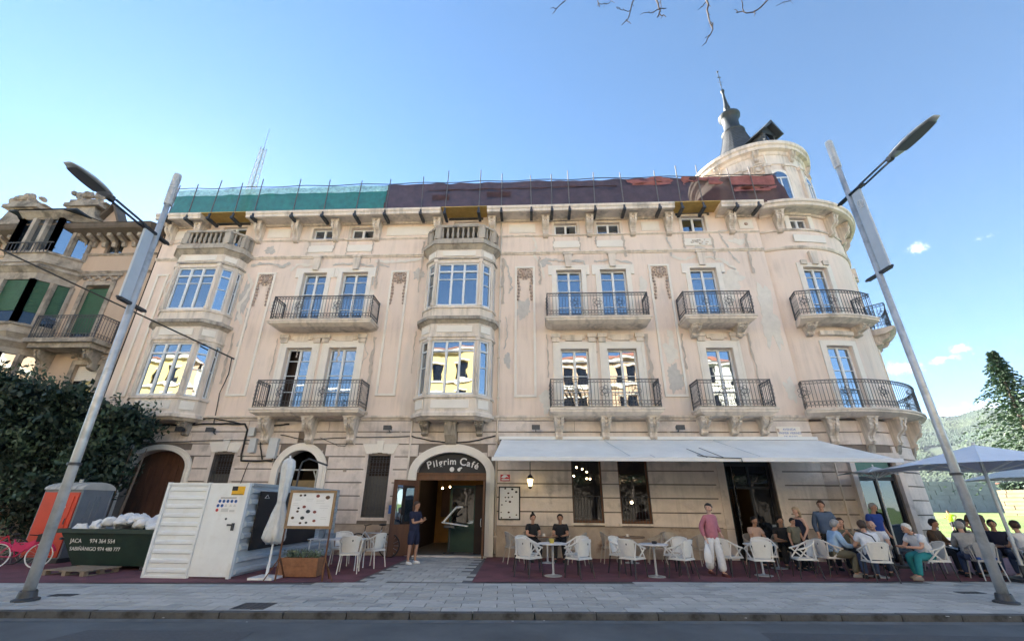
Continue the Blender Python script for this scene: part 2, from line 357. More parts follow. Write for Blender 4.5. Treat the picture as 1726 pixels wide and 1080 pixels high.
# kerb stones
kdir = Vector((1, .071, 0)).normalized(); kn = Vector((-kdir.y, kdir.x, 0))
kb = MB(); kb.box(0, .985, 0, .15, -.145, .004); kmesh = kb.mesh('kerb_stone', M['kerb'])
kang = math.atan2(.071, 1)
for i in range(-30, 26):
    o = bpy.data.objects.new('kerb_stone', kmesh); COL.objects.link(o); o.parent = pav
    x = i * 1.0; o.location = (x, ky(x), rnd.uniform(-.004, .004)); o.rotation_euler = (0, 0, kang)
# paving slabs .62 x .31 laid in courses, individually for the 300 nearest, the rest joined
pm = []
for k, mm_ in enumerate(('paver', 'paver2', 'paver3')):
    sb = MB(); sb.box(-.302, .302, -.147, .147, -.03, 0); pm.append(sb.mesh('paving_slab', M[mm_]))
slabs = []
for row in range(0, 22):
    for i in range(-36, 40):
        u = (i + (row % 2) * .5) * .62; v = .31 + row * .31
        p = Vector((u, ky(0), 0)) + Vector((0, 0, 0)); px = u * kdir.x + kn.x * v; py = ky(0) + u * kdir.y + kn.y * v
        in_path = False
        if py > ty(px) - .14:
            continue
        slabs.append((px, py, kang))
# the paved path to the café door: squarer slabs, between two lines
def path_l(y): return -4.0 + (y - 10.9) * -.02
def path_r(y): return -1.42 + (y - 11.2) * -.04
for row in range(0, 19):
    for i in range(-8, 3):
        px = i * .47 + (row % 2) * .2; py = 10.75 + row * .32
        if py < ty(px) + .05 or py > 16.3 or px < path_l(py) + .2 or px > path_r(py) - .2: continue
        slabs.append((px, py, 0.0))
slabs.sort(key=lambda s: (Vector((s[0], s[1] - 0, 0))).length)
pieces = MB()
for n_, (x, y, a) in enumerate(slabs):
    if n_ < 298:
        o = bpy.data.objects.new('paving_slab', pm[rnd.randrange(3)]); COL.objects.link(o); o.parent = pav
        o.location = (x, y, rnd.uniform(-.002, .002)); o.rotation_euler = (rnd.uniform(-.004, .004), rnd.uniform(-.004, .004), a)
        if a == 0: o.scale = (.74, 1.02, 1)
    else:
        s0 = len(pieces.v); w = .302 if a else .223
        pieces.cur = rnd.randrange(3)
        z0 = rnd.uniform(-.002, .002)
        pieces.box(-w, w, -.147, .147, -.03, z0)
        pieces.xf(Matrix.Translation((x, y, 0)) @ Matrix.Rotation(a, 4, 'Z'), s0)
pieces.build('paving_slab', [M['paver'], M['paver2'], M['paver3']], pav, kind='stuff')
# plinth slab in front of doorway between path and wall
# red terrace, left and right of the path, with a slightly raised edge
b = MB(); b.add([(-24, ty(-24), .004), (-4.02, ty(-4.02), .004), (-4.1, 16.5, .004), (-24, 16.5, .004)], [(0, 1, 2, 3)])
b.add([(-1.42, ty(-1.42), .004), (16.0, ty(16), .004), (19, 26, .004), (10, 26, .004), (10, 16.5, .004), (-1.6, 16.5, .004)], [(0, 1, 2, 3, 4, 5)])
struct('terrace', b, M['red_floor'])
b = MB(); b.box(-4.1, -1.6, 16.2, 16.6, -.01, .03); struct('threshold', b, M['stone'])
# stains, gum spots and litter on the ground
def spots(name, n, xr, yf, zc, sz, m, lab, cat, seed):
    r_ = random.Random(seed); b = MB()
    for i in range(n):
        x = r_.uniform(*xr); y = yf(x, r_); s_ = r_.uniform(*sz); k = 9
        b.add([(x + s_ * math.cos(2 * PI * q / k) * r_.uniform(.6, 1.3), y + s_ * math.sin(2 * PI * q / k) * r_.uniform(.4, .9), zc) for q in range(k)], [tuple(range(k))])
    o = b.build(name, m, kind='stuff'); tag(o, lab, cat)
spots('gum_spots', 420, (-12, 13), lambda x, r_: ky(x) + .2 + r_.random() * (ty(x) - ky(x) - .3), .0062, (.012, .03), flat('old_gum', (.17, .17, .17)), 'dark trodden gum spots scattered over the pavement slabs', 'stains', 3)
spots('damp_stains', 26, (-12, 13), lambda x, r_: ky(x) + .3 + r_.random() * (ty(x) - ky(x) - .6), .0055, (.08, .26), flat('damp_slab', (.33, .335, .33)), 'darker irregular stains on the grey pavement slabs', 'stains', 4)
spots('terrace_stains', 60, (-1, 13), lambda x, r_: ty(x) + .15 + r_.random() * 3.5, .0075, (.03, .16), flat('scuffed_red', (.13, .05, .06)), 'scuffs and spill marks on the red terrace floor', 'stains', 5)
spots('paper_scraps', 14, (-6, 9), lambda x, r_: ky(x) - .05 - r_.random() * .6 if r_.random() < .5 else ky(x) + .4 + r_.random() * 2.4, .012, (.012, .035), M['white'], 'tiny white paper scraps by the kerb', 'litter', 6)
b = MB()
for (x0, x1, y0, y1) in [(-6.5, -3.9, 6.2, 7.25), (3.2, 7.4, 6.6, 7.9)]: b.add([(x0, y0, -.0855), (x1, y0 + .1, -.0855), (x1 - .1, y1, -.0855), (x0 + .1, y1 - .1, -.0855)], [(0, 1, 2, 3)])
struct('road_patch', b, flat('newer_asphalt', (.07, .078, .088), .85, .25, 30))
b = MB(); b.add([(x, ky(x) - d_, -.0855) for x, d_ in [(-40, .01), (40, .01), (40, .22), (-40, .16)]], [(0, 1, 2, 3)][::1]); struct('gutter', b, flat('gutter_dust', (.13, .14, .145), .9, .3, 3))
# iron covers set in the pavement
for (x, y, w, d_, lab) in [(-8.75, 9.0, .42, .22, 'small dark iron cover in the pavement right of the left lamp post'),
                           (-4.75, 8.42, .55, .5, 'square dark iron manhole cover in the pavement before the menu board'),
                           (9.1, 11.0, .5, .22, 'small dark iron cover in the pavement behind the right lamp post')]:
    c = thing('manhole_cover', lab, 'manhole cover', (x, y, .0), kang)
    b = MB(); b.box(-w / 2, w / 2, -d_ / 2, d_ / 2, -.02, .006); b.build('plate', M['iron_cover'], c)
    b = MB()
    for i in range(5):
        xx = -w / 2 + (i + .5) * w / 5; b.box(xx - .012, xx + .012, -d_ / 2 + .03, d_ / 2 - .03, .006, .011)
    b.build('ribs', M['steel_dark'], c)

# far lawn: a gently modelled sheet beside and behind the building, sunlit
def zlawn(x, y):
    d_ = math.hypot(x, y); return -.22 + .0 * d_ + max(0, d_ - 60) * .012
b = MB(); nx, ny = 40, 40
for j in range(ny + 1):
    for i in range(nx + 1):
        x = 16 + 240 * (i / nx) ** 1.4; y = 14 + 200 * (j / ny) ** 1.4
        b.v.append((x, y, zlawn(x, y)))
for j in range(ny):
    for i in range(nx):
        a = j * (nx + 1) + i; b.f.append([a, a + 1, a + nx + 2, a + nx + 1]); b.mi.append(0)
struct('lawn', b, M['grass'], True)
# grass blades near the edge of the lawn as stuff
b = MB()
for i in range(9000):
    y = 20 + 50 * rnd.random() ** 1.0; x = y * rnd.uniform(.8, 1.15)
    if x < 16: continue
    z = zlawn(x, y); h = rnd.uniform(.02, .045); w = h * .35; a = rnd.uniform(0, PI)
    dx, dy = math.cos(a) * w, math.sin(a) * w
    b.add([(x - dx, y - dy, z), (x + dx, y + dy, z), (x + rnd.uniform(-.03, .03), y, z + h)], [(0, 1, 2)])
g = b.build('grass_tufts', M['grass'], kind='stuff'); tag(g, 'rough green grass tufts over the sunlit lawn', 'grass')

# fort walls beyond the lawn
def slope_pt(xy, y): return (xy * y, y)
fw = thing('fort_wall', 'long low stone fortress wall across the lawn, warm in the sun', 'wall', (140, 130, 0))
def stone_wall(name, p0, p1, z0, z1, m, parent, loc, th=3.0):
    b = MB(); p0 = Vector((*p0, 0)); p1 = Vector((*p1, 0)); L = (p1 - p0).length; d_ = (p1 - p0) / L; nrm = Vector((d_.y, -d_.x, 0))
    rows = 8; h = (z1 - z0) / rows
    for r_ in range(rows):
        x = -rnd.random() * 3
        while x < L:
            w = rnd.uniform(2.2, 4.5); x0, x1 = max(0, x), min(L, x + w - .12); x += w
            if x1 - x0 < .3: continue
            off = rnd.uniform(0, .18); s0 = len(b.v)
            b.box(x0, x1, -off - .25, th, z0 + r_ * h + .04, z0 + (r_ + 1) * h - .04)
            Mx = Matrix(((d_.x, -nrm.x, 0, p0.x - loc[0]), (d_.y, -nrm.y, 0, p0.y - loc[1]), (0, 0, 1, 0), (0, 0, 0, 1)))
            b.xf(Mx, s0)
    s0 = len(b.v); b.box(0, L, 0, th - .1, z0, z1 - .05); b.xf(Mx, s0)
    return b.build(name, m, parent)
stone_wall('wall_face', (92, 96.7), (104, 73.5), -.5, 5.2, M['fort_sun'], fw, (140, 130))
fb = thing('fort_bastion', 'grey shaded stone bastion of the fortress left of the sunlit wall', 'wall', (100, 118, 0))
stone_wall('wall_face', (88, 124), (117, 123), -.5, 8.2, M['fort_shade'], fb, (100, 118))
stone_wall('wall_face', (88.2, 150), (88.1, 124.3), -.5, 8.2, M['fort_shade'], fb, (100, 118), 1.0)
b = MB()
for i in range(16000):
    t = rnd.random(); x = 93.2 + 12 * t + rnd.uniform(-.2, 2.4); y = 96.7 - 23.2 * t + rnd.uniform(-.5, 1); z = 4.9 + rnd.random() ** .7 * (1.7 + .6 * noise.noise((x * .2, 0, 0)))
    s_ = rnd.uniform(.15, .4); v = Vector((rnd.uniform(-1, 1), rnd.uniform(-1, 1), rnd.uniform(-1, 1))).normalized() * s_; w = v.orthogonal().normalized() * s_
    c_ = Vector((x, y, z)); b.add([c_ - v, c_ + w, c_ + v, c_ - w], [(0, 1, 2, 3)])
hd = b.build('hedge', M['leaf2']); tag(hd, 'clipped green hedge growing along the top of the fortress wall', 'hedge')
# low house with tiled roof behind the wall
h_ = thing('distant_house', 'low distant house with long terracotta roof above the fortress hedge', 'house', (175, 170, 0))
b = MB(); b.box(-40, 40, -5, 5, -.5, 9.2); b.build('wall', M['opp_cream'], h_)
b = MB(); b.prism([(-6, 9.1), (6, 9.1), (0, 10.3)], 0, -41, 41); b.build('roof', M['terracotta'], h_)
for i in range(12):
    b = MB(); b.box(-38 + i * 6.6, -36.6 + i * 6.6, -5.06, -4.9, 6.8, 8.6); b.build('window', M['glass_dark'], h_)

# wooded hill, far
b = MB(); nx, ny = 150, 26
for j in range(ny + 1):
    for i in range(nx + 1):
        ang = R(-70 + 140 * i / nx); dist = 700 + 1500 * j / ny
        x = math.sin(ang) * dist; y = math.cos(ang) * dist
        prof = .112 + .018 * math.sin((ang - R(44)) * 7 + 1.2) + .010 * noise.noise((ang * 9, 3, 0)) + .006 * noise.noise((ang * 30, 1, 0))
        t = j / ny; hgt = 2200 * prof * (t ** 1.25) * 1.06
        hgt += 9 * noise.noise((x * .011, y * .011, 0)) * min(1, t * 4) + 22 * noise.noise((x * .003, y * .003, 2)) * t
        b.v.append((x, y, hgt - 2))
for j in range(ny):
    for i in range(nx):
        a = j * (nx + 1) + i; b.f.append([a, a + 1, a + nx + 2, a + nx + 1]); b.mi.append(0)
n0 = len(b.v)      # back side down to the ground
for i in range(nx + 1):
    ang = R(-70 + 140 * i / nx); b.v.append((math.sin(ang) * 2500, math.cos(ang) * 2500, -5))
for i in range(nx):
    a = ny * (nx + 1) + i; b.f.append([a, a + 1, n0 + i + 1, n0 + i]); b.mi.append(0)
hill_o = struct('hills', b, M['hill'], True)
# tree crowns over the hill as one far wood
b = MB()
for i in range(60000):
    ang = R(rnd.uniform(33, 52)); t = rnd.random() ** .6; dist = 700 + 1500 * t
    x = math.sin(ang) * dist; y = math.cos(ang) * dist
    prof = .112 + .018 * math.sin((ang - R(44)) * 7 + 1.2) + .010 * noise.noise((ang * 9, 3, 0)) + .006 * noise.noise((ang * 30, 1, 0))
    z = 2200 * prof * (t ** 1.25) * 1.06 + 9 * noise.noise((x * .011, y * .011, 0)) * min(1, t * 4) + 22 * noise.noise((x * .003, y * .003, 2)) * t - 2
    r_ = rnd.uniform(2.6, 5.5); hh = r_ * rnd.uniform(1.0, 1.8)
    if noise.noise((x * .004, y * .004, 9)) > .28: continue
    k = 4; s0 = len(b.v)
    for q in range(k): b.v.append((x + r_ * math.cos(q * 2 * PI / k), y + r_ * math.sin(q * 2 * PI / k), z - 2))
    for q in range(k): b.v.append((x + .8 * r_ * math.cos(q * 2 * PI / k + .5), y + .8 * r_ * math.sin(q * 2 * PI / k + .5), z + hh * .6))
    b.v.append((x, y, z + hh))
    for q in range(k):
        b.f.append([s0 + q, s0 + (q + 1) % k, s0 + k + (q + 1) % k, s0 + k + q]); b.mi.append(0)
        b.f.append([s0 + k + q, s0 + k + (q + 1) % k, s0 + 2 * k]); b.mi.append(0)
fo = b.build('far_forest', M['hill'], smooth=True, kind='stuff'); tag(fo, 'dense far-off forest covering the hillside beyond the fortress', 'forest')

# ================================================================ CAFÉ BUILDING
bld = thing('apartment_building', 'cream four-storey corner building with bay windows, iron balconies and round tower', 'building', (0, D, 0))
def part(b, name, m, parent=None, smooth=False, loc=None): return b.build(name, M[m] if isinstance(m, str) else m, parent or bld, smooth, loc)

def wallpanel(b, L, z0, z1, ops, depth=.3, M4=None, lo=0):
    """front face at y=0 (outward -y), u from lo..L, rectangular openings [(u0,u1,z0,z1)], reveals of given depth"""
    s0 = len(b.v)
    us = sorted({lo, L, *[o[0] for o in ops], *[o[1] for o in ops]}); zs = sorted({z0, z1, *[o[2] for o in ops], *[o[3] for o in ops]})
    us = [u for u in us if lo <= u <= L]; zs = [z for z in zs if z0 <= z <= z1]
    for i in range(len(us) - 1):
        for j in range(len(zs) - 1):
            uc, zc = (us[i] + us[i + 1]) / 2, (zs[j] + zs[j + 1]) / 2
            if any(o[0] < uc < o[1] and o[2] < zc < o[3] for o in ops): continue
            b.add([(us[i], 0, zs[j]), (us[i + 1], 0, zs[j]), (us[i + 1], 0, zs[j + 1]), (us[i], 0, zs[j + 1])], [(0, 1, 2, 3)])
    for (a, c, e, f) in ops:
        e_, f_ = max(e, z0), min(f, z1)
        b.add([(a, 0, e_), (a, depth, e_), (a, depth, f_), (a, 0, f_)], [(0, 1, 2, 3)])
        b.add([(c, 0, e_), (c, depth, e_), (c, depth, f_), (c, 0, f_)], [(3, 2, 1, 0)])
        if f < z1: b.add([(a, 0, f_), (c, 0, f_), (c, depth, f_), (a, depth, f_)], [(0, 1, 2, 3)])
        if e > z0: b.add([(a, 0, e_), (c, 0, e_), (c, depth, e_), (a, depth, e_)], [(3, 2, 1, 0)])
    if M4: b.xf(M4, s0)
    return b

def frame_window(parent, x, z, w, h, y=.2, leaves=2, rows=(1,), transom=None, M4=None, ft=.06, gl='glass', open_leaf=False, name='window', sub=False):
    """white casement: outer frame, mullions and glass panes; (x,z) lower left, in a frame with outward -y"""
    fb = MB(); T = M4 or Matrix.Identity(4)
    fb.box(x, x + ft, y - .03, y + .04, z, z + h); fb.box(x + w - ft, x + w, y - .03, y + .04, z, z + h)
    fb.box(x + ft, x + w - ft, y - .03, y + .04, z + h - ft, z + h); fb.box(x + ft, x + w - ft, y - .03, y + .04, z, z + ft * 1.3)
    gb = MB(); xs = [x + ft + (w - 2 * ft) * i / leaves for i in range(leaves + 1)]
    for i in range(1, leaves): fb.box(xs[i] - ft * .75, xs[i] + ft * .75, y - .045, y + .03, z + ft * 1.3, z + h - ft)
    zt = z + h - ft
    if transom: fb.box(x + ft, x + w - ft, y - .04, y + .03, transom - ft * .6, transom + ft * .6)
    for i in range(leaves):
        for rr in rows:
            zz = z + h * rr if rr < 1 else None
            if zz: fb.box(xs[i], xs[i + 1], y - .02, y + .01, zz - .014, zz + .014)
    fb.xf(T)
    o = fb.build(name, M['frame'], parent)
    if sub: tgt = parent
    else: tgt = o
    for i in range(leaves):
        g = MB(); tilt = (rnd.uniform(-.006, .006), rnd.uniform(-.006, .006))
        x0, x1 = xs[i], xs[i + 1]
        if open_leaf and i == 0:
            g.add([(x0, y + .3, z), (x1, y + .3, z), (x1, y + .3, zt), (x0, y + .3, zt)], [(0, 1, 2, 3)]); g.xf(T); g.build('dark_room', M['dark_in'], tgt); continue
        g.add([(x0, y + .012 + tilt[0], z + ft), (x1, y + .012 - tilt[0], z + ft), (x1, y + .012 - tilt[0] + tilt[1], zt), (x0, y + .012 + tilt[0] + tilt[1], zt)], [(0, 1, 2, 3)])
        g.xf(T); g.build('pane', M[gl], tgt)
    return o

# ---- openings on the flat front (x0,x1,z0,z1)
F2 = [(-10.15, -9.08, 4.93, 7.52), (-8.36, -7.2, 4.93, 7.52), (1.13, 2.25, 4.93, 7.38), (2.98, 4.14, 4.93, 7.38), (6.84, 7.88, 4.93, 7.38)]
F3 = [(-10.15, -9.08, 8.45, 11.06), (-8.38, -7.22, 8.45, 11.06), (1.07, 2.15, 8.45, 11.0), (2.95, 4.06, 8.45, 11.0), (6.76, 7.86, 8.45, 11.0)]
F4 = [(-10.14, -9.1, 12.82, 13.42), (-8.32, -7.27, 12.82, 13.4), (1.06, 2.08, 12.86, 13.42), (2.96, 4.0, 12.86, 13.42), (6.77, 7.81, 12.88, 13.68),
      (-14.55, -13.4, 12.3, 13.62), (-3.55, -2.4, 12.3, 13.66)]
XL, XR = -17.3, 10.05
b = MB(); wallpanel(b, XR, 4.62, 14.0, F2 + F3 + F4, .3, lo=XL)
b.add([(XL, 0, 0), (XL, 14, 0), (XL, 14, 14), (XL, 0, 14)], [(3, 2, 1, 0)])
b.add([(XR, 0, 4.62), (XR, .6, 4.62), (XR, .6, 14), (XR, 0, 14)], [(0, 1, 2, 3)])
part(b, 'upper_wall', 'plaster')
b = MB(); b.add([(XL, 14, 0), (14, 14, 0), (14, 14, 14), (XL, 14, 14)], [(3, 2, 1, 0)])
b.add([(XL, .6, 14.0), (14, .6, 14.0), (14, 14, 14.0), (XL, 14, 14.0)], [(0, 1, 2, 3)])
part(b, 'rear_wall', 'plaster')
# room blocker just behind upper windows
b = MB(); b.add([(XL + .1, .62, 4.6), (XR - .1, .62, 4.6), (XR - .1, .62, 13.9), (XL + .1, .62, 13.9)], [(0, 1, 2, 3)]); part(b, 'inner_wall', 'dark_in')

win_i = 0
for k, (x0, x1, z0, z1) in enumerate(F2 + F3):
    frame_window(bld, x0 + .01, z0 + .01, x1 - x0 - .02, z1 - z0 - .02, .2, 2, (.33, .62, .84) if k >= 5 else (.3, .56, .8), open_leaf=(k == 0), name='french_door')
for k, (x0, x1, z0, z1) in enumerate(F4):
    frame_window(bld, x0 + .01, z0 + .01, x1 - x0 - .02, z1 - z0 - .02, .16, 2, (1,), name='window')

# ---- door and window surrounds, raised bands
for (x0, x1, z0, z1) in F2:
    b = MB(); w = .3
    b.box(x0 - w, x0 - .002, -.05, .05, z0 - .25, z1 + w); b.box(x1 + .002, x1 + w, -.05, .05, z0 - .25, z1 + w); b.box(x0 - .002, x1 + .002, -.05, .05, z1 + .002, z1 + w)
    b.box(x0 - w + .07, x0 - w + .1, -.065, -.05, z0, z1 + w - .07); b.box(x1 + w - .1, x1 + w - .07, -.065, -.05, z0, z1 + w - .07)
    part(b, 'door_surround', 'white_panel')
for (x0, x1, z0, z1) in F3:
    b = MB(); w = .2
    b.box(x0 - w, x0 - .002, -.04, .05, z0, z1 + .22); b.box(x1 + .002, x1 + w, -.04, .05, z0, z1 + .22); b.box(x0 - .002, x1 + .002, -.04, .05, z1 + .002, z1 + .22)
    b.box(x0 - w - .14, x0 - w + .0, -.055, .0, z1 - .25, z1 + .22); b.box(x1 + w, x1 + w + .14, -.055, .0, z1 - .25, z1 + .22)
    part(b, 'door_surround', 'white_panel')
    b = MB(); xc = (x0 + x1) / 2; b.prism([(xc - .12, z1 + .1), (xc + .12, z1 + .1), (xc + .17, z1 + .72), (xc - .17, z1 + .72)], 1, -.14, -.0); b.box(xc - .2, xc + .2, -.17, 0, z1 + .72, z1 + .79)
    part(b, 'keystone', 'stone')
for (x0, x1, z0, z1) in F4[:5]:
    b = MB(); w = .12
    b.box(x0 - w, x0 - .002, -.035, .03, z0 - .06, z1 + .1); b.box(x1 + .002, x1 + w, -.035, .03, z0 - .06, z1 + .1); b.box(x0 - .002, x1 + .002, -.035, .03, z1 + .002, z1 + .1)
    b.box(x0 - w - .04, x1 + w + .04, -.07, .0, z0 - .1, z0 - .06)
    part(b, 'window_surround', 'stone')
    b = MB(); xc = (x0 + x1) / 2; b.box(xc - .6, xc + .6, -.03, 0, 12.12, 12.48); b.box(xc - .57, xc + .57, -.038, -.03, 12.15, 12.45); part(b, 'relief_panel', 'white_panel')
    if x0 > 6:
        b = MB()
        for q in range(14): b.ball((xc - .3 + rnd.uniform(-.0, .75), -.04, 12.3 + rnd.uniform(-.12, .12)), (rnd.uniform(.04, .1), .03, rnd.uniform(.03, .06)), 6, 4)
        part(b, 'relief_ornament', 'stone', smooth=True)
# frieze panels between brackets under the cornice
for (x0, x1, rect) in [(-12.3, -11.2, 1), (-6.65, -4.35, 1), (-1.0, .2, 1), (4.95, 5.75, 1), (9.25, 9.85, 0), (-16.9, -16.0, 1), (-10.62, -10.62, 0)]:
    if x1 - x0 < .1: continue
    b = MB(); b.box(x0, x1, -.03, 0, 12.95, 13.42); b.box(x0 + .05, x1 - .05, -.04, -.03, 13.0, 13.37)
    part(b, 'frieze_panel', 'white_panel')
b = MB(); b.ball((9.55, -.05, 13.18), (.09, .03, .09)); part(b, 'frieze_rosette', 'ornament', smooth=True)

# ---- string courses
def profile(name, x0, x1, poly, m='stone', parent=None):
    b = MB(); b.prism(poly, 0, x0, x1); return part(b, name, m, parent)
def mould(z0, z1, d): h = z1 - z0; return [(0, z0), (-d * .45, z0), (-d * .5, z0 + h * .3), (-d * .85, z0 + h * .5), (-d, z0 + h * .6), (-d, z1), (0, z1 + .02)]
for (x0, x1) in [(-17.3, -16.0), (-12.8, -4.65), (-1.45, 10.05)]:
    profile('string_course', x0, x1, mould(11.8, 11.93, .09))
    profile('string_course', x0, x1, mould(12.74, 12.82, .06))
for (x0, x1) in [(-17.3, 10.05)]:
    profile('string_course', x0, x1, mould(4.55, 4.72, .14))
# ---- cornice, in runs with gaps over bays and the right window
def cornice_poly(d=.75): return [(0, 13.55), (-.1, 13.55), (-.14, 13.62), (-d + .12, 13.66), (-d + .1, 13.6), (-d, 13.62), (-d, 13.74), (-d - .05, 13.8), (-d - .05, 13.9), (0, 13.95)]
for (x0, x1) in [(-17.35, -15.2), (-13.05, -4.05), (-1.95, 6.3), (8.3, 10.1)]:
    profile('cornice', x0, x1, cornice_poly(), 'stone')
for (x0, x1) in [(-15.2, -13.05), (-4.05, -1.95), (6.3, 8.3)]:
    b = MB(); b.box(x0 + .02, x1 - .02, -.8, -.02, 13.86, 13.9); part(b, 'cover_board', 'plywood')
    b = MB(); b.box(x0 + .25, x1 - .25, -.02, .02, 13.72, 13.85); part(b, 'lintel_gap', 'steel_dark')
def scroll(w=.34, d=.5, h=.95, ztop=0):
    """carved S-shaped corbel hanging below z=0, outward -y, narrowing downwards"""
    b = MB(); prof = [(-d, -.06 * h), (-d * 1.0, -.14 * h), (-d * .9, -.24 * h), (-d * .94, -.32 * h), (-d * .84, -.44 * h), (-d * .58, -.54 * h), (-d * .42, -.66 * h), (-d * .40, -.78 * h), (-d * .46, -.87 * h), (-d * .34, -.96 * h), (-d * .12, -h)]
    def strip(x0, x1, out, zs=1):       # x0,x1 as fractions of half width
        vs = []
        for y, z in prof:
            k = w / 2 * (1 - .38 * (-z / h))
            vs += [(x0 * k, y * out, z), (x1 * k, y * out, z), (x1 * k, 0, z), (x0 * k, 0, z)]
        fs = []
        for i in range(len(prof) - 1):
            a = i * 4; fs += [(a, a + 4, a + 5, a + 1), (a + 1, a + 5, a + 6, a + 2), (a + 3, a + 7, a + 4, a)]
        fs += [(0, 1, 2, 3), tuple(len(vs) - 4 + q for q in (3, 2, 1, 0))]; b.add(vs, fs)
    strip(-1, 1, .86); strip(-.98, -.4, 1.05); strip(.4, .98, 1.05); strip(-.13, .13, .97)
    b.box(-w * .62, w * .62, -d - .05, 0, -.035 * h, .0); b.box(-w * .56, w * .56, -d - .02, 0, -.07 * h, -.035 * h)
    k = w * .5; b.tube([(-k, -d * .82, -.17 * h), (k, -d * .82, -.17 * h)], d * .13, 10); b.tube([(-k * .72, -d * .3, -.84 * h), (k * .72, -d * .3, -.84 * h)], d * .12, 8)
    return b
cb = scroll(.34, .45, .95).mesh('cornice_bracket', M['stone'])
def addb(name, me, x, y, z, rz=0, sc=None, parent=None):
    o = bpy.data.objects.new(name, me); COL.objects.link(o); o.parent = parent or bld; o.location = (x, y, z); o.rotation_euler = (0, 0, rz)
    if sc: o.scale = sc
    return o
for x in (-16.9, -15.5, -12.62, -10.85, -8.98, -7.05, -4.25, -1.75, .66, 2.62, 4.54, 6.12, 8.85):
    addb('cornice_bracket', cb, x, -.001, 13.6)

# ---- tall wall panels and their hanging garlands
for (x0, x1, z0, z1) in [(-12.25, -11.4, 5.5, 11.1), (-6.18, -5.38, 5.5, 11.1), (-.72, .15, 5.43, 11.2), (5.02, 5.9, 5.43, 11.2), (-16.95, -16.4, 5.5, 11.1)]:
    b = MB(); t = .09
    b.box(x0, x0 + t, -.055, 0, z0, z1); b.box(x1 - t, x1, -.055, 0, z0, z1); b.box(x0 + t, x1 - t, -.055, 0, z0, z0 + t); b.box(x0 + t, x1 - t, -.055, 0, z1 - t, z1)
    part(b, 'panel_moulding', 'white_panel')
    if x0 < -16: continue
    xc = (x0 + x1) / 2; b = MB(); zt = z1 - .15
    b.ball((xc, -.05, zt - .22), (.13, .06, .17), 10, 7); b.ball((xc, -.08, zt - .2), (.07, .06, .1), 8, 6)
    for q in range(10):
        a = 2 * PI * q / 10; b.ball((xc + .2 * math.cos(a), -.03, zt - .22 + .24 * math.sin(a)), (.05, .03, .06), 6, 4)
    for s_ in (-1, 1):
        b.tube([(xc, -.03, zt), (xc + s_ * .18, -.03, zt + .04), (xc + s_ * .3, -.03, zt - .1), (xc + s_ * .26, -.03, zt - .2)], .025, 6)
        for q in range(9):
            zz = zt - .2 - q * .155; b.ball((xc + s_ * (.265 + .02 * math.sin(q)), -.035, zz), (.055 + .012 * (q % 2), .035, .07), 6, 5)
    part(b, 'garland', 'ornament', smooth=True)

# ---- plaster scars: irregular thin patches of bare render or filler
def blob(cx, cz, w, h, m, seed, th=.004, n=52, y=0):
    y = -.001 - seed * .0004
    r_ = random.Random(seed); b = MB(); pts = []
    for i in range(n):
        a = 2 * PI * i / n; rr = 1 + .75 * noise.noise((math.cos(a) * 1.5 + seed * 3.1, math.sin(a) * 1.5, seed)) + .35 * noise.noise((math.cos(a) * 5, math.sin(a) * 5, seed)) + r_.uniform(-.07, .07)
        pts.append((cx + w / 2 * rr * math.cos(a), cz + h / 2 * rr * math.sin(a)))
    b.prism(pts, 1, y - th, .0 - .0005); return part(b, 'plaster_patch', m)
def streakline(pts, w, m, seed):
    """wandering band of bare render"""
    r_ = random.Random(seed); b = MB(); P = []
    for i in range(len(pts) - 1):
        for k in range(6): t = k / 6; P.append((pts[i][0] * (1 - t) + pts[i + 1][0] * t + r_.uniform(-.04, .04), pts[i][1] * (1 - t) + pts[i + 1][1] * t + r_.uniform(-.04, .04)))
    P.append(pts[-1]); L, Rr_ = [], []
    for i, p in enumerate(P):
        q = P[min(i + 1, len(P) - 1)]; o = P[max(i - 1, 0)]; dx, dz = q[0] - o[0], q[1] - o[1]; l = math.hypot(dx, dz) or 1; ww = w / 2 * r_.uniform(.35, 1.3)
        L.append((p[0] - dz / l * ww, p[1] + dx / l * ww)); Rr_.append((p[0] + dz / l * ww, p[1] - dx / l * ww))
    yy = -.016 - seed * .0004; vs = [(x, yy, z) for x, z in L] + [(x, yy, z) for x, z in Rr_]; n = len(P)
    b.add(vs, [(i, n + i, n + i + 1, i + 1) for i in range(n - 1)])
    return part(b, 'plaster_scar', m)
s = 0
for c in [(5.48, 6.15, .6, .9, 'patch_grey'), (5.5, 7.3, .55, 1.0, 'patch_pale'), (8.45, 10.4, .9, .9, 'patch_pale'), (9.1, 12.3, .9, .35, 'patch_pale'), (-.35, 9.2, .5, .9, 'patch_grey'),
          (8.7, 12.85, .8, .12, 'patch_grey'), (7.3, 12.0, .5, .3, 'patch_grey'), (.55, 5.3, .5, .7, 'patch_pale'), (9.7, 5.7, .45, .8, 'patch_pale'), (5.55, 8.0, .3, .3, 'patch_pale'),
          (-11.0, 9.4, .9, .5, 'patch_pale'), (-12.6, 9.6, .45, 1.6, 'patch_grey'), (-12.0, 12.3, .5, .4, 'patch_grey'), (9.6, 8.6, .7, 2.6, 'patch_pale'), (-7.0, 9.7, .35, .8, 'patch_pale'),
          (8.2, 9.9, .5, 1.2, 'patch_pale'), (-1.0, 6.9, .25, .5, 'patch_grey'), (-4.95, 10.9, .4, .5, 'patch_grey'), (4.7, 10.2, .3, .8, 'patch_pale'), (.6, 11.4, .5, .35, 'patch_grey')]:
    s += 1; blob(*c[:4], c[4], s)
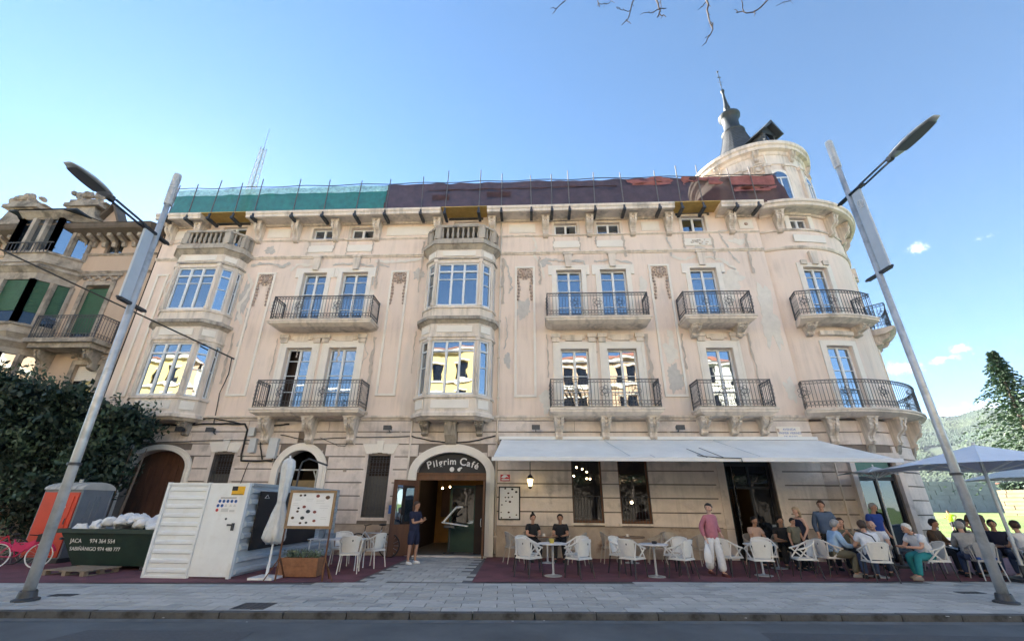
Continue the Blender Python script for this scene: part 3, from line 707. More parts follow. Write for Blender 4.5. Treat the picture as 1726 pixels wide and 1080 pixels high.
for pts, w in [([(.1, 12.7), (.25, 12.2), (.05, 11.9), (.35, 11.4), (.55, 10.6)], .1), ([(.6, 11.6), (1.0, 11.5), (1.6, 11.45), (2.3, 11.4), (2.35, 10.6)], .12), ([(2.7, 11.4), (3.5, 11.5), (4.3, 11.3), (4.35, 10.8)], .12),
               ([(6.1, 11.6), (6.5, 11.4), (7.3, 11.6), (8.1, 11.4), (8.6, 11.0), (8.7, 10.7)], .14), ([(8.3, 12.7), (8.5, 12.2), (8.6, 11.7), (8.9, 11.2)], .09), ([(6.0, 12.6), (6.1, 12.0), (6.05, 11.6)], .08),
               ([(-7.0, 11.6), (-6.2, 11.55), (-5.4, 11.6), (-4.7, 11.7)], .16), ([(-7.0, 11.0), (-6.8, 11.4), (-6.3, 11.3)], .1), ([(-12.7, 11.5), (-11.9, 11.6), (-11.2, 11.4), (-10.9, 11.6)], .14), ([(-12.7, 11.1), (-12.4, 10.4), (-12.75, 9.4), (-12.4, 8.6)], .16),
               ([(-12.3, 9.4), (-12.15, 8.4), (-12.3, 7.6)], .1), ([(-1.2, 11.6), (-1.0, 11.0), (-.85, 10.2), (-.95, 9.9)], .1), ([(-10.8, 11.2), (-10.5, 11.5), (-9.6, 11.45)], .12), ([(-1.1, 8.8), (-1.0, 8.0), (-1.15, 7.4)], .05), ([(-8.9, 11.4), (-8.5, 11.5), (-7.6, 11.5), (-7.0, 11.3), (-6.95, 10.4)], .1),
               ([(-16.2, 11.0), (-16.4, 10.4), (-16.2, 9.8)], .12), ([(4.5, 7.7), (4.62, 6.9), (4.5, 6.2)], .05), ([(-6.95, 7.7), (-6.7, 7.2), (-6.9, 6.8)], .04)]:
    s += 1; streakline(pts, w, 'patch_grey' if s % 3 else 'patch_pale', s)

for x, z, L in [(-10.62, 7.95, 1.6), (-9.7, 8.0, .9), (-7.9, 8.0, 1.1), (-6.5, 8.0, 2.0), (.62, 8.0, 1.8), (2.5, 8.0, .8), (4.6, 8.0, 2.2), (5.98, 8.0, 1.5), (8.6, 8.0, 2.4), (1.0, 12.7, .7), (2.15, 12.7, .9), (2.9, 12.7, .6), (4.1, 12.7, 1.1), (-10.2, 12.7, .9), (-9.0, 12.7, .6), (-8.4, 12.7, .8), (-7.2, 12.7, 1.2),
                (6.7, 12.7, .8), (7.9, 12.7, 1.3), (-4.85, 12.6, 2.6), (-1.25, 11.6, 2.2), (-12.6, 8.2, 2.2), (-4.8, 8.2, 1.8), (9.4, 12.7, 2.0), (.35, 11.7, 1.4), (-5.0, 4.5, .8), (5.0, 4.5, .6), (-6.8, 11.7, 1.5)]:
    s += 1; streakline([(x, z), (x + rnd.uniform(-.03, .03), z - L * .5), (x + rnd.uniform(-.05, .05), z - L)], rnd.uniform(.05, .13), 'soot', s)
# ---- balconies
def railing(parent, pts, z0, z1, spacing=.125, medal=()):
    """iron railing along polyline pts [(x,y)], bottoms z0, top z1"""
    P = [Vector((x, y, 0)) for x, y in pts]
    def along(step):
        out = []; acc = 0; tot = sum((P[i + 1] - P[i]).length for i in range(len(P) - 1)); n = max(1, round(tot / step)); targets = [tot * k / n for k in range(n + 1)]; j = 0; seg = 0; base = 0
        for t in targets:
            while seg < len(P) - 2 and t > base + (P[seg + 1] - P[seg]).length + 1e-6: base += (P[seg + 1] - P[seg]).length; seg += 1
            d = P[seg + 1] - P[seg]; out.append((P[seg] + d.normalized() * (t - base), d.normalized()))
        return out
    b = MB()
    for i in range(len(P) - 1):
        b.obox(P[i] + Vector((0, 0, z1)), P[i + 1] + Vector((0, 0, z1)), .04, .022)
    b.build('top_rail', M['iron'], parent)
    b = MB()
    for zz in (z0 + .05, z0 + .2, z1 - .12):
        for i in range(len(P) - 1): b.obox(P[i] + Vector((0, 0, zz)), P[i + 1] + Vector((0, 0, zz)), .015, .014)
    b.build('rail', M['iron'], parent)
    b = MB()
    for k, (p, d) in enumerate(along(spacing)):
        b.obox(p + Vector((0, 0, z0 - .02)), p + Vector((0, 0, z1)), .013, .013, (0, 1, 0))
    b.build('bars', M['iron'], parent, kind='stuff')
    b = MB()                                          # scroll rings in the lower and upper bands and end panels
    A = along(spacing)
    def ring(c, d, r, w=.011, n=8):
        w *= .6
        pts2 = [c + d * (r * math.cos(2 * PI * k / n)) + Vector((0, 0, r * math.sin(2 * PI * k / n))) for k in range(n + 1)]; b.tube(pts2, w, 4, False)
    for k in range(len(A) - 1):
        c = (A[k][0] + A[k + 1][0]) / 2
        ring(c + Vector((0, 0, z0 + .125)), A[k][1], .052)
        ring(c + Vector((0, 0, z1 - .065)), A[k][1], .04)
    tot = len(A)
    for f in medal:
        c, d = A[min(tot - 1, int(f * (tot - 1)))]
        for q in range(5): ring(c + d * (.13 * math.cos(q * 1.257)) + Vector((0, 0, (z0 + z1) / 2 + .05 + .15 * math.sin(q * 1.257))), d, .075, .014)
        ring(c + Vector((0, 0, (z0 + z1) / 2 + .05)), d, .1, .016)
    for pi_ in range(len(P)):
        if pi_ in (0, len(P) - 1) or len(P) < 6:
            for zz in (.3, .45, .6, .75, .9):
                if z0 + zz * (z1 - z0) < z1 - .1:
                    d = (P[min(pi_ + 1, len(P) - 1)] - P[max(pi_ - 1, 0)]).normalized()
                    ring(P[pi_] + Vector((0, 0, z0 + zz * (z1 - z0))), d, .065, .016)
            b.obox(P[pi_] + Vector((0, 0, z0 - .02)), P[pi_] + Vector((0, 0, z1 + .02)), .035, .035, (0, 1, 0))
    b.build('scrollwork', M['iron'], parent, kind='stuff')
def poly_offset_slab(b, x0, x1, d, z0, z1, e=0, ch=.0):
    b.box(x0 - e, x1 + e, -d - e, -.0, z0, z1)
def balcony(x0, x1, zs, h_slab, zr, d=.85, medal=(.3, .5, .7), heavy=False, brackets=(), bz=.6, bw=.32):
    bal = bpy.data.objects.new('balcony', None); COL.objects.link(bal); bal.parent = bld; bal.location = ((x0 + x1) / 2, 0, zs)
    a, c = x0 - (x0 + x1) / 2, x1 - (x0 + x1) / 2
    b = MB(); b.box(a - .04, c + .04, -d - .04, -.0, -.07, 0); b.box(a, c, -d, 0, -.15, -.07)
    b.add([(a, 0, -.15), (a, -d, -.15), (c, -d, -.15), (c, 0, -.15), (a + .22, 0, -h_slab), (a + .22, -d + .2, -h_slab), (c - .22, -d + .2, -h_slab), (c - .22, 0, -h_slab)], [(0, 4, 5, 1), (1, 5, 6, 2), (2, 6, 7, 3), (4, 7, 6, 5)])
    b.build('slab', M['stone'], bal)
    b = MB(); b.box(a + .03, c - .03, -d + .04, -d + .08, .0, .05); b.box(a + .03, c - .03, -d + .02, -d + .1, .05, .06); b.build('kerb_edge', M['stone_dirty'], bal)
    railing(bal, [(a + .05, -.02), (a + .05, -d + .05), (c - .05, -d + .05), (c - .05, -.02)], .08, zr - zs, medal=medal)
    me = scroll(bw, d * .72, bz).mesh('bracket', M['stone'])
    for x in brackets:
        addb('bracket', me, x - (x0 + x1) / 2, -.001, -h_slab + .005, parent=bal)
    return bal
balcony(-10.55, -6.42, 4.86, .26, 5.94, brackets=(-10.1, -8.42, -6.82), bz=.95, bw=.4, medal=(.33, .62))
balcony(.62, 4.66, 4.86, .26, 5.92, brackets=(.95, 2.65, 4.36), bz=.8, bw=.36, medal=(.3, .52, .72))
balcony(5.95, 8.64, 4.86, .26, 5.88, brackets=(6.2, 7.28, 8.35), bz=.62, bw=.34, medal=(.4, .6))
balcony(-10.7, -6.46, 8.45, .25, 9.5, medal=(.33, .62))
balcony(.57, 4.64, 8.45, .25, 9.48, medal=(.35, .5, .68))
balcony(5.95, 8.64, 8.45, .26, 9.48, brackets=(6.45, 8.2), bz=.42, bw=.36, medal=(.4, .62))
# lintel consoles between floors
for x0, x1 in [(-10.3, -8.9), (-8.55, -7.0), (.95, 2.4), (2.8, 4.3), (6.7, 8.0)]:
    z = 7.92 if x0 < -5 else 7.86
    b = MB()
    for xx in (x0, x1 - .0): b.box(xx - .18, xx + .18, -.16, -.0, z - .02, z + .14); b.box(xx - .14, xx + .14, -.12, -.0, z - .2, z - .02)
    b.box(x0 + .25, x1 - .25, -.05, -.0, z - .06, z + .12); b.box(x0 + .4, x1 - .4, -.07, -.0, z - .14, z - .06)
    part(b, 'lintel_console', 'stone')

# ---- bay windows
def bay(xc, zbot=4.55):
    bay_o = bpy.data.objects.new('bay_window', None); COL.objects.link(bay_o); bay_o.parent = bld; bay_o.location = (xc, 0, 0)
    fw_, bw_, d = .95, 1.5, .85; cx_, cy_ = 1.42, .42
    def ring_(b, z0, z1, e0, e1=None):
        e1 = e0 if e1 is None else e1
        def pts(e, z): return [(-bw_ - e, 0, z), (-cx_ - e * .95, -cy_ - e * .4, z), (-fw_ - e * .45, -d - e, z), (fw_ + e * .45, -d - e, z), (cx_ + e * .95, -cy_ - e * .4, z), (bw_ + e, 0, z)]
        b.add(pts(e0, z0) + pts(e1, z1), [(k, k + 1, k + 7, k + 6) for k in range(5)] + [(5, 4, 3, 2, 1, 0), (6, 7, 8, 9, 10, 11)])
    b = MB()
    def frame4(px, py, dx, dy):       # u along (dx,dy), outward = (dy,-dx)
        return Matrix(((dx, -dy, 0, px), (dy, dx, 0, py), (0, 0, 1, 0), (0, 0, 0, 1)))
    def fr(p, q): L = math.hypot(q[0] - p[0], q[1] - p[1]); return frame4(p[0], p[1], (q[0] - p[0]) / L, (q[1] - p[1]) / L), L
    Mf = frame4(-fw_, -d, 1, 0); SIDES = [fr((-cx_, -cy_), (-fw_, -d)), fr((fw_, -d), (cx_, -cy_)), fr((-bw_, 0), (-cx_, -cy_)), fr((cx_, -cy_), (bw_, 0))]
    fo_ = [(.1, 1.8, 5.36, 7.5), (.1, 1.8, 8.98, 10.95)]
    wallpanel(b, 2 * fw_, zbot, 12.0, fo_, .16, Mf)
    for MM, L in SIDES: wallpanel(b, L, zbot, 12.0, [(.12, L - .1, 5.36, 7.5), (.12, L - .1, 8.98, 10.95)], .1, MM)
    b.build('bay_wall', M['stone'], bay_o)
    for z0, z1 in ((5.36, 7.5), (8.98, 10.95)):
        frame_window(bay_o, .11, z0 + .01, 1.68, z1 - z0 - .02, .08, 3, (.62,) if z0 > 8 else (1,), z0 + (z1 - z0) * .8, Mf, .055, sub=True)
        for MM, L in SIDES: frame_window(bay_o, .13, z0 + .01, L - .24, z1 - z0 - .02, .06, 1, (.5,), z0 + (z1 - z0) * .8, MM, .045, sub=True)
    # mouldings
    b = MB()
    ring_(b, 4.45, 4.55, -.1, .02); ring_(b, 4.55, 4.66, .1); ring_(b, 4.66, 4.74, .06, .02); b.build('base_moulding', M['stone'], bay_o)
    b = MB(); ring_(b, 5.24, 5.33, .06); b.build('sill', M['stone'], bay_o)
    b = MB(); ring_(b, 7.62, 7.7, .05); b.build('moulding', M['stone'], bay_o)
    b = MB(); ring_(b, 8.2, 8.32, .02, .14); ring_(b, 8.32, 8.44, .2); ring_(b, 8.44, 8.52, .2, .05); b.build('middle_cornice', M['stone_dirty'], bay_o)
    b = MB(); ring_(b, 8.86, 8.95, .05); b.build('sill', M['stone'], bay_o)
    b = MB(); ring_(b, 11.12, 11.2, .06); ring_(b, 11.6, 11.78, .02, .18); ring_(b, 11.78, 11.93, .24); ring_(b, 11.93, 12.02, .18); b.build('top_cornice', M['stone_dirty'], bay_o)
    # raised panels over and under the windows
    b = MB()
    for (z0, z1) in ((4.84, 5.16), (7.82, 8.1), (11.28, 11.52)):
        s0 = len(b.v); b.box(.25, 1.65, -.03, .0, z0, z1); b.xf(Mf, s0)
        for MM, L in SIDES[:2]: s0 = len(b.v); b.box(.1, L - .08, -.03, .0, z0, z1); b.xf(MM, s0)
    b.split('raised_panel', M['white_panel'], bay_o)
    # corner colonnettes
    b = MB()
    for sx in (-1, 1):
        for z0, z1 in ((5.33, 7.6), (8.95, 11.1)):
            b.tube([(sx * (fw_ + .0), -d - .01, z0), (sx * (fw_ + .0), -d - .01, z1)], .055, 8)
            b.box(sx * fw_ - .08, sx * fw_ + .08, -d - .08, -d + .06, z1 - .14, z1); b.box(sx * fw_ - .08, sx * fw_ + .08, -d - .08, -d + .06, z0, z0 + .12)
    b.split('colonnette', M['stone'], bay_o)
    # balustrade on top
    b = MB(); ring_(b, 12.04, 12.14, .06); b.build('plinth', M['stone_dirty'], bay_o)
    b = MB(); ring_(b, 12.7, 12.8, .1)
    b.build('handrail', M['stone_dirty'], bay_o)
    pr = [(.03, 0), (.05, .03), (.035, .07), (.065, .2), (.06, .27), (.03, .4), (.045, .48), (.05, .56), (.05, .57)]
    bm_ = MB(); bm_.lathe((0, 0, 0), pr, 8); bme = bm_.mesh('baluster', M['stone_dirty'], True)
    for i in range(8): addb('baluster', bme, -.78 + i * .223, -d + .0, 12.13, parent=bay_o)
    for sx in (-1, 1):
        for t in (.38, .68): addb('baluster', bme, sx * (fw_ + (cx_ - fw_) * t), -d + (d - cy_) * t, 12.13, parent=bay_o)
        addb('baluster', bme, sx * (cx_ + .04), -cy_ * .6, 12.13, parent=bay_o)
    b = MB()
    for sx in (-1, 1):
        b.box(sx * fw_ - .13, sx * fw_ + .13, -d - .08, -d + .12, 12.14, 12.7); b.box(sx * cx_ - .1, sx * cx_ + .1, -cy_ - .1, -cy_ + .1, 12.14, 12.7); b.box(sx * bw_ * .98 - .12, sx * bw_ * .98 + .12, -.14, 0, 12.14, 12.7)
    b.split('pedestal', M['stone_dirty'], bay_o)
    b = MB(); b.box(-1.2, 1.2, -d + .1, -.05, 12.0, 12.05); b.build('bay_roof', M['lead'], bay_o)
    return bay_o
B1 = bay(-14.4); B2 = bay(-3.05)
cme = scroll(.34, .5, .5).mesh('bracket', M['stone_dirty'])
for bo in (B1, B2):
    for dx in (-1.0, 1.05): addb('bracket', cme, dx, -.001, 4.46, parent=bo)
b = MB(); b.prism([(0, 0), (-.55, 0), (-.55, -.12), (-.42, -.5), (-.2, -.75), (0, -.85)], 0, -.2, .2); b.prism([(0, 0), (-.6, 0), (-.58, -.2), (-.46, -.5), (0, -.7)], 0, -.07, .07)
b.box(-.24, .24, -.6, 0, -.06, 0); cm2 = b.mesh('keystone_bracket', M['stone_dirty'])
addb('keystone_bracket', cm2, 0, -.001, 4.46, parent=B2)

# ---- ground floor: backing wall with openings, rusticated courses, arches
ARCH = [dict(x0=-15.3, x1=-13.0, sp=2.78, top=3.44, z0=0, w=.2), dict(x0=-9.42, x1=-7.88, sp=2.66, top=3.44, z0=0, w=.27), dict(x0=-4.24, x1=-1.70, sp=2.62, top=3.38, z0=0, w=.3)]
RECT = [(-12.05, -11.25, 1.0, 3.3, .12), (-6.12, -5.27, 1.17, 3.26, .12), (1.35, 2.42, 1.07, 3.35, 0), (3.0, 4.06, 1.06, 3.35, 0), (6.72, 8.36, 0, 3.2, 0)]
ops = [(a['x0'], a['x1'], a['z0'], a['top']) for a in ARCH] + [r[:4] for r in RECT]
b = MB(); wallpanel(b, XR, 0, 4.6, ops, .35, lo=XL); part(b, 'ground_wall', 'wall_joint')
def arch_pts(a, e=0, n=24):
    xc = (a['x0'] + a['x1']) / 2; rx = (a['x1'] - a['x0']) / 2 + e; rz = a['top'] - a['sp'] + e
    return [(xc - rx * math.cos(PI * k / n), a['sp'] + rz * math.sin(PI * k / n)) for k in range(n + 1)]
for a in ARCH:
    b = MB(); P = arch_pts(a); n = len(P); T = a['top']           # spandrels filling the rectangle above the arch
    for k in range(n - 1):
        (xa, za), (xb, zb) = P[k], P[k + 1]
        b.add([(xa, 0.001, za), (xb, 0.001, zb), (xb, 0.001, T + .002), (xa, 0.001, T + .002)], [(0, 1, 2, 3)])
        b.add([(xa, 0.001, za), (xb, 0.001, zb), (xb, .35, zb), (xa, .35, za)], [(3, 2, 1, 0)])
    part(b, 'arch_spandrel', 'course')
    b = MB(); Q = arch_pts(a, a['w']); Pi = arch_pts(a, .0)       # moulded surround
    def ringband(e0, e1, y):
        A_, B_ = arch_pts(a, e0), arch_pts(a, e1); A_ = [(A_[0][0], a['z0'])] + A_ + [(A_[-1][0], a['z0'])]; B_ = [(B_[0][0], a['z0'])] + B_ + [(B_[-1][0], a['z0'])]
        m_ = len(A_); vs = [(x, y, z) for x, z in A_] + [(x, y, z) for x, z in B_] + [(x, 0, z) for x, z in A_] + [(x, 0, z) for x, z in B_]
        fs = []
        for k in range(m_ - 1): fs += [(k, k + 1, m_ + k + 1, m_ + k)[::-1], (k, k + 1, 2 * m_ + k + 1, 2 * m_ + k), (m_ + k, m_ + k + 1, 3 * m_ + k + 1, 3 * m_ + k)[::-1]]
        b.add(vs, fs)
    ringband(0.004, a['w'] * .55, -.11); ringband(a['w'] * .55, a['w'], -.075)
    part(b, 'arch_surround', 'white_panel')
# courses
zj = [.95, 1.41, 1.87, 2.32, 2.77, 3.22, 3.67, 4.12, 4.54]
def free_spans(z0, z1, dado=False):
    zc = (z0 + z1) / 2; cuts = []
    for a in ARCH:
        w = a['w'] + .015
        if z0 < a['sp']: cuts.append((a['x0'] - w, a['x1'] + w))
        elif z0 < a['top'] + w:
            xc = (a['x0'] + a['x1']) / 2; rx = (a['x1'] - a['x0']) / 2 + w; rz = a['top'] - a['sp'] + w; t = max(0, 1 - ((z0 - a['sp']) / rz) ** 2) ** .5; cuts.append((xc - rx * t, xc + rx * t))
    for (x0, x1, a0, a1, w) in RECT:
        if z1 > a0 + .02 and z0 < a1 + w: cuts.append((x0 - w - .0, x1 + w + .0))
    cuts.append((-4.62, -4.55)) ; cuts.append((-1.39, -1.3)); cuts.sort(); spans = []; x = XL
    for c0, c1 in cuts:
        if c0 > x + .05: spans.append((x, c0))
        x = max(x, c1)
    if XR > x: spans.append((x, XR))
    return spans
for j in range(len(zj) - 1):
    z0, z1 = zj[j] + .02, zj[j + 1] - .02
    for (x0, x1) in free_spans(z0, z1):
        n = max(1, round((x1 - x0) / 3.2)) if j % 2 else max(1, round((x1 - x0) / 4.1))
        for k in range(n):
            a_, c_ = x0 + (x1 - x0) * k / n, x0 + (x1 - x0) * (k + 1) / n
            b = MB(); b.box(a_ + (.008 if k else 0), c_ - (.008 if k < n - 1 else 0), -.045, .0, z0, z1); part(b, 'stone_course', 'course')
for (x0, x1) in free_spans(0, .9):
    b = MB(); b.box(x0, x1, -.075, 0, 0, .92); b.box(x0, x1, -.09, 0, .92, .945); part(b, 'plinth', 'dado')
# flat-arch stones over the grated windows
for (x0, x1, z0, z1, w) in RECT[:2]:
    xc = (x0 + x1) / 2
    for k in range(-2, 3):
        b = MB(); a0, a1 = (k - .5) * .2, (k + .5) * .2; h = .42 + (.12 if k == 0 else 0)
        b.prism([(xc + a0, z1 + .1 - abs(k) * .02), (xc + a1, z1 + .1 - abs(k) * .02), (xc + a1 * 1.35, z1 + h), (xc + a0 * 1.35, z1 + h)], 1, -.07 if k else -.1, -.046 if 0 else 0); part(b, 'voussoir', 'white_panel')
    b = MB(); n = 8
    P = [(x0 + (x1 - x0) * k / n, z1 + .1 * math.sin(PI * k / n) - .0) for k in range(n + 1)]
    for k in range(n): b.add([(P[k][0], .0005, P[k][1]), (P[k + 1][0], .0005, P[k + 1][1]), (P[k + 1][0], .0005, z1 + .14), (P[k][0], .0005, z1 + .14)], [(0, 1, 2, 3)])
    for s_, xx in ((-1, x0), (1, x1)): b.box(min(xx, xx + s_ * w), max(xx, xx + s_ * w), -.03, .0, z0 - .1, z1 + .12)
    b.box(x0, x1, -.06, .0, z0 - .1, z0)
    part(b, 'window_surround', 'course')
    b = MB(); b.add([(x0, .3, z0), (x1, .3, z0), (x1, .3, z1 + .1), (x0, .3, z1 + .1)], [(0, 1, 2, 3)]); wno = part(b, 'window', 'dark_in')
    b = MB(); nb_ = 7
    for k in range(nb_): xx = x0 + (k + .5) * (x1 - x0) / nb_; b.obox((xx, .06, z0), (xx, .06, z1 + .08), .014, .014, (0, 1, 0))
    for zz in (z0 + .1, z0 + (z1 - z0) * .5, z1 - .62, z1 - .38, z1 - .08): b.obox((x0, .05, zz), (x1, .05, zz), .03, .012)
    for k in range(nb_ - 1):
        xx = x0 + (k + 1) * (x1 - x0) / nb_
        for zz in (z1 - .5, z1 - .2, z0 + .3): b.tube([(xx + .05 * math.cos(q * PI / 3), .055, zz + .05 * math.sin(q * PI / 3)) for q in range(7)], .008, 4, False)
    b.build('grille', M['iron'], wno)
    b = MB(); b.add([(x0, .2, z0), (x1, .2, z0), (x1, .2, z1 - .7), (x0, .2, z1 - .7)], [(0, 1, 2, 3)]); b.build('mesh_screen', flat('dusty_screen' + str(x0)[:3], (.10, .095, .09)), wno)
# garage door in the left arch
a = ARCH[0]
g = MB(); P = arch_pts(a); g.prism([(a['x0'], 0)] + P + [(a['x1'], 0)], 1, .3, .34); part(g, 'garage_door', 'wood_old')
for k in range(8):
    g = MB(); x = a['x0'] + .08 + k * .28; g.box(x, x + .26, .27, .3, .05, 2.9); part(g, 'plank', 'wood_old')
# middle arch: dark passage with board
b = MB(); b.add([(-9.42, 1.8, 0), (-7.88, 1.8, 0), (-7.88, 1.8, 3.5), (-9.42, 1.8, 3.5)], [(0, 1, 2, 3)]); b.add([(-9.42, .3, 0), (-9.42, 1.8, 0), (-9.42, 1.8, 3.5), (-9.42, .3, 3.5)], [(0, 1, 2, 3)]); b.add([(-7.88, .3, 0), (-7.88, 1.8, 0), (-7.88, 1.8, 3.5), (-7.88, .3, 3.5)], [(3, 2, 1, 0)])
b.add([(-9.42, .3, 3.5), (-9.42, 1.8, 3.5), (-7.88, 1.8, 3.5), (-7.88, .3, 3.5)], [(0, 1, 2, 3)])
psg = part(b, 'passage', 'dark_in')
b = MB(); b.box(-9.2, -8.02, .7, .74, 0, 2.42); b.build('board', flat('ply_board', (.30, .23, .13)), psg)
b = MB(); b.obox((-9.3, .5, 2.78), (-7.95, .5, 2.78), .05, .05); b.obox((-8.2, .5, 0), (-8.2, .5, 2.78), .05, .05); b.obox((-8.35, .5, 2.75), (-8.2, .5, 2.45), .04, .04); b.build('shoring', M['steel'], psg)

# café entrance
ent = bpy.data.objects.new('entrance', None); COL.objects.link(ent); ent.parent = bld; ent.location = (-2.97, 0, 0)
def E_(b, name, m, **k): return b.build(name, M[m], ent, **k)
b = MB(); P = [(x + 2.97, z) for x, z in arch_pts(ARCH[2], -.01)]; b.prism([(P[0][0], 2.66)] + P + [(P[-1][0], 2.66)], 1, .12, .16)
fan = E_(b, 'fanlight', 'black')
b = MB(); b.box(-1.26, 1.26, .02, .2, 2.42, 2.66); b.box(-1.27, 1.27, -.02, .2, 2.62, 2.67); E_(b, 'lintel', 'wood')
b = MB(); b.box(-1.26, -1.16, .02, .2, 0, 2.42); b.box(1.16, 1.26, .02, .2, 0, 2.42); E_(b, 'door_frame', 'wood')
# lettering along an arc
pil = "Pilgrim Café"; rad = 3.0; tw = 1.9
adv = {'P': .22, 'i': .1, 'l': .1, 'g': .175, 'r': .13, 'm': .24, ' ': .12, 'C': .23, 'a': .17, 'f': .12, 'é': .17}
tot = sum(adv[c] for c in pil); x = -tot / 2 * 1.02
for ch in pil:
    xc = x + adv[ch] / 2
    if ch != ' ':
        ang = xc / 2.6
        text('lettering', ch, .37 if ch in 'PC' else .32, M['white'], ent, (math.sin(ang) * 2.6, .11, 2.97 + 2.6 * (math.cos(ang) - 1)), (PI / 2, ang, 0), bold=.006)
    x += adv[ch] * 1.02
b = MB(); b.ball((-.02, .11, 2.8), (.085, .01, .085), 14, 8); b.ball((.24, .11, 2.79), (.06, .01, .06), 12, 6); E_(b, 'emblem', 'white')
b = MB(); b.prism([(.26, 2.79), (.36, 2.84), (.34, 2.88), (.24, 2.86)], 1, .1, .11); E_(b, 'emblem', 'white')
def leaf_door(hx, ang, glass=True):
    dr = bpy.data.objects.new('door_leaf', None); COL.objects.link(dr); dr.parent = ent; dr.location = (hx, -.02, 0); dr.rotation_euler = (0, 0, ang)
    b = MB(); w = .98
    b.box(0, w, 0, .05, .03, .98); b.box(0, .14, 0, .05, .98, 2.4); b.box(w - .14, w, 0, .05, .98, 2.4); b.box(.14, w - .14, 0, .05, 2.22, 2.4)
    b.box(.16, w - .16, -.012, 0, .15, .85)
    b.build('door_panel', M['wood'], dr)
    b = MB(); b.box(.14, w - .14, .02, .03, .98, 2.22); b.build('pane', M['glass'], dr)
    b = MB(); b.tube([(w - .07, -.04, .95), (w - .07, -.06, 1.0), (w - .07, -.06, 1.15), (w - .07, -.04, 1.2)], .012, 6); b.build('handle', M['steel'], dr)
leaf_door(-1.2, R(-132)); leaf_door(1.18, R(-84))

# interior of the café: dark room with warm lamps, green inner screen
def room(x0, x1, y1, zc, name='room', wm='warm_wall'):
    rm = bpy.data.objects.new(name, None); COL.objects.link(rm); rm.parent = bld
    b = MB(); b.add([(x0, .36, .02), (x1, .36, .02), (x1, y1, .02), (x0, y1, .02)], [(0, 1, 2, 3)]); b.build('room_floor', M['floor_in'], rm)
    b = MB(); b.add([(x0, y1, 0), (x1, y1, 0), (x1, y1, zc), (x0, y1, zc)], [(0, 1, 2, 3)]); b.build('room_wall', M[wm], rm)
    b = MB(); b.add([(x0, .36, 0), (x0, y1, 0), (x0, y1, zc), (x0, .36, zc)], [(0, 1, 2, 3)]); b.add([(x1, .36, 0), (x1, y1, 0), (x1, y1, zc), (x1, .36, zc)], [(3, 2, 1, 0)]); b.add([(x0, .36, zc), (x1, .36, zc), (x1, y1, zc), (x0, y1, zc)], [(0, 1, 2, 3)]); b.build('room_side', M['dark_in'], rm)
    return rm
rm_a = room(-4.6, -1.2, 5.5, 3.6)
b = MB(); b.box(-3.2, -2.2, 1.3, 1.36, 0, .95); b.box(-3.2, -3.12, 1.3, 1.36, .95, 2.3); b.box(-2.28, -2.2, 1.3, 1.36, .95, 2.3); b.box(-3.12, -2.28, 1.3, 1.36, 2.2, 2.3); b.build('green_screen', M['green_door'], rm_a)
b = MB(); b.box(-3.12, -2.28, 1.32, 1.34, .95, 2.2); b.build('pane', glassmat('inner_glass', refl=.09, dark=(.02, .015, .01)), rm_a)
b = MB(); b.box(-2.15, -1.6, .6, .64, 0, 2.3); b.build('dark_door', M['dark_in'], rm_a)
b = MB()
for q in range(5): b.box(-4.3 + q * .6, -3.9 + q * .6, 5.2, 5.4, 1.1, 2.3)
b.split('back_shelf', M['wood'], rm_a)
rm_b = room(1.0, 9.0, 6.0, 3.6, wm='dark_in')
b = MB(); b.box(6.6, 8.6, 5.9, 5.95, 1.2, 2.9); b.build('painted_lit_panel', M['warm_wall'], rm_b)  # warm colour paints lamplight onto the dark back wall
b = MB(); b.box(1.2, 6, 4.0, 4.6, 0, 1.1); b.build('bar_counter', M['wood'], rm_b)
for k, (x, y, z) in enumerate([(-3.9, 3.2, 2.25), (-3.55, 3.0, 2.3), (-2.1, 3.4, 2.3), (-1.75, 2.6, 1.9), (1.55, 2.5, 3.0), (1.75, 2.2, 3.05), (2.0, 2.4, 3.0), (2.2, 2.6, 2.9), (1.6, 1.9, 2.7), (2.1, 1.8, 2.6), (2.25, 2.0, 2.6), (3.85, 2.2, 1.75), (7.5, 2.6, 2.15), (7.1, 3.4, 2.5), (7.9, 3.2, 2.5), (5.0, 3, 2.6)]):
    b = MB(); b.tube([(x, y, z + .1), (x, y, 3.6)], .008, 4); o = b.build('lamp_cord', M['iron'], rm_a if x < 0 else rm_b)
    b = MB(); b.ball((x, y, z), .035 if k not in (3, 11, 12) else .055, 8, 6); b.build('lit_bulb', M['bulb'], rm_a if x < 0 else rm_b)
# two display windows under the awning
for (x0, x1, z0, z1, w) in RECT[2:4]:
    b = MB(); b.box(x0, x0 + .06, .1, .18, z0, z1); b.box(x1 - .06, x1, .1, .18, z0, z1); b.box(x0 + .06, x1 - .06, .1, .18, z0, z0 + .08); b.box(x0 + .06, x1 - .06, .1, .18, z1 - .08, z1); wo = part(b, 'window', 'wood')
    b = MB(); b.box(x0 + .06, x1 - .06, .13, .14, z0 + .08, z1 - .08); b.build('pane', M['glass_clear'], wo)
    b = MB()
    for k in range(9): xx = x0 + (k + 1) * (x1 - x0) / 10; b.obox((xx, .06, z0), (xx, .06, z0 + .85), .012, .012, (0, 1, 0))
    b.obox((x0, .06, z0 + .85), (x1, .06, z0 + .85), .02, .02); b.build('bars', M['iron'], wo)
    b = MB(); b.box(x0 - .1, x1 + .1, -.1, 0, z0 - .07, z0 - .005); b.build('sill', M['stone'], wo)
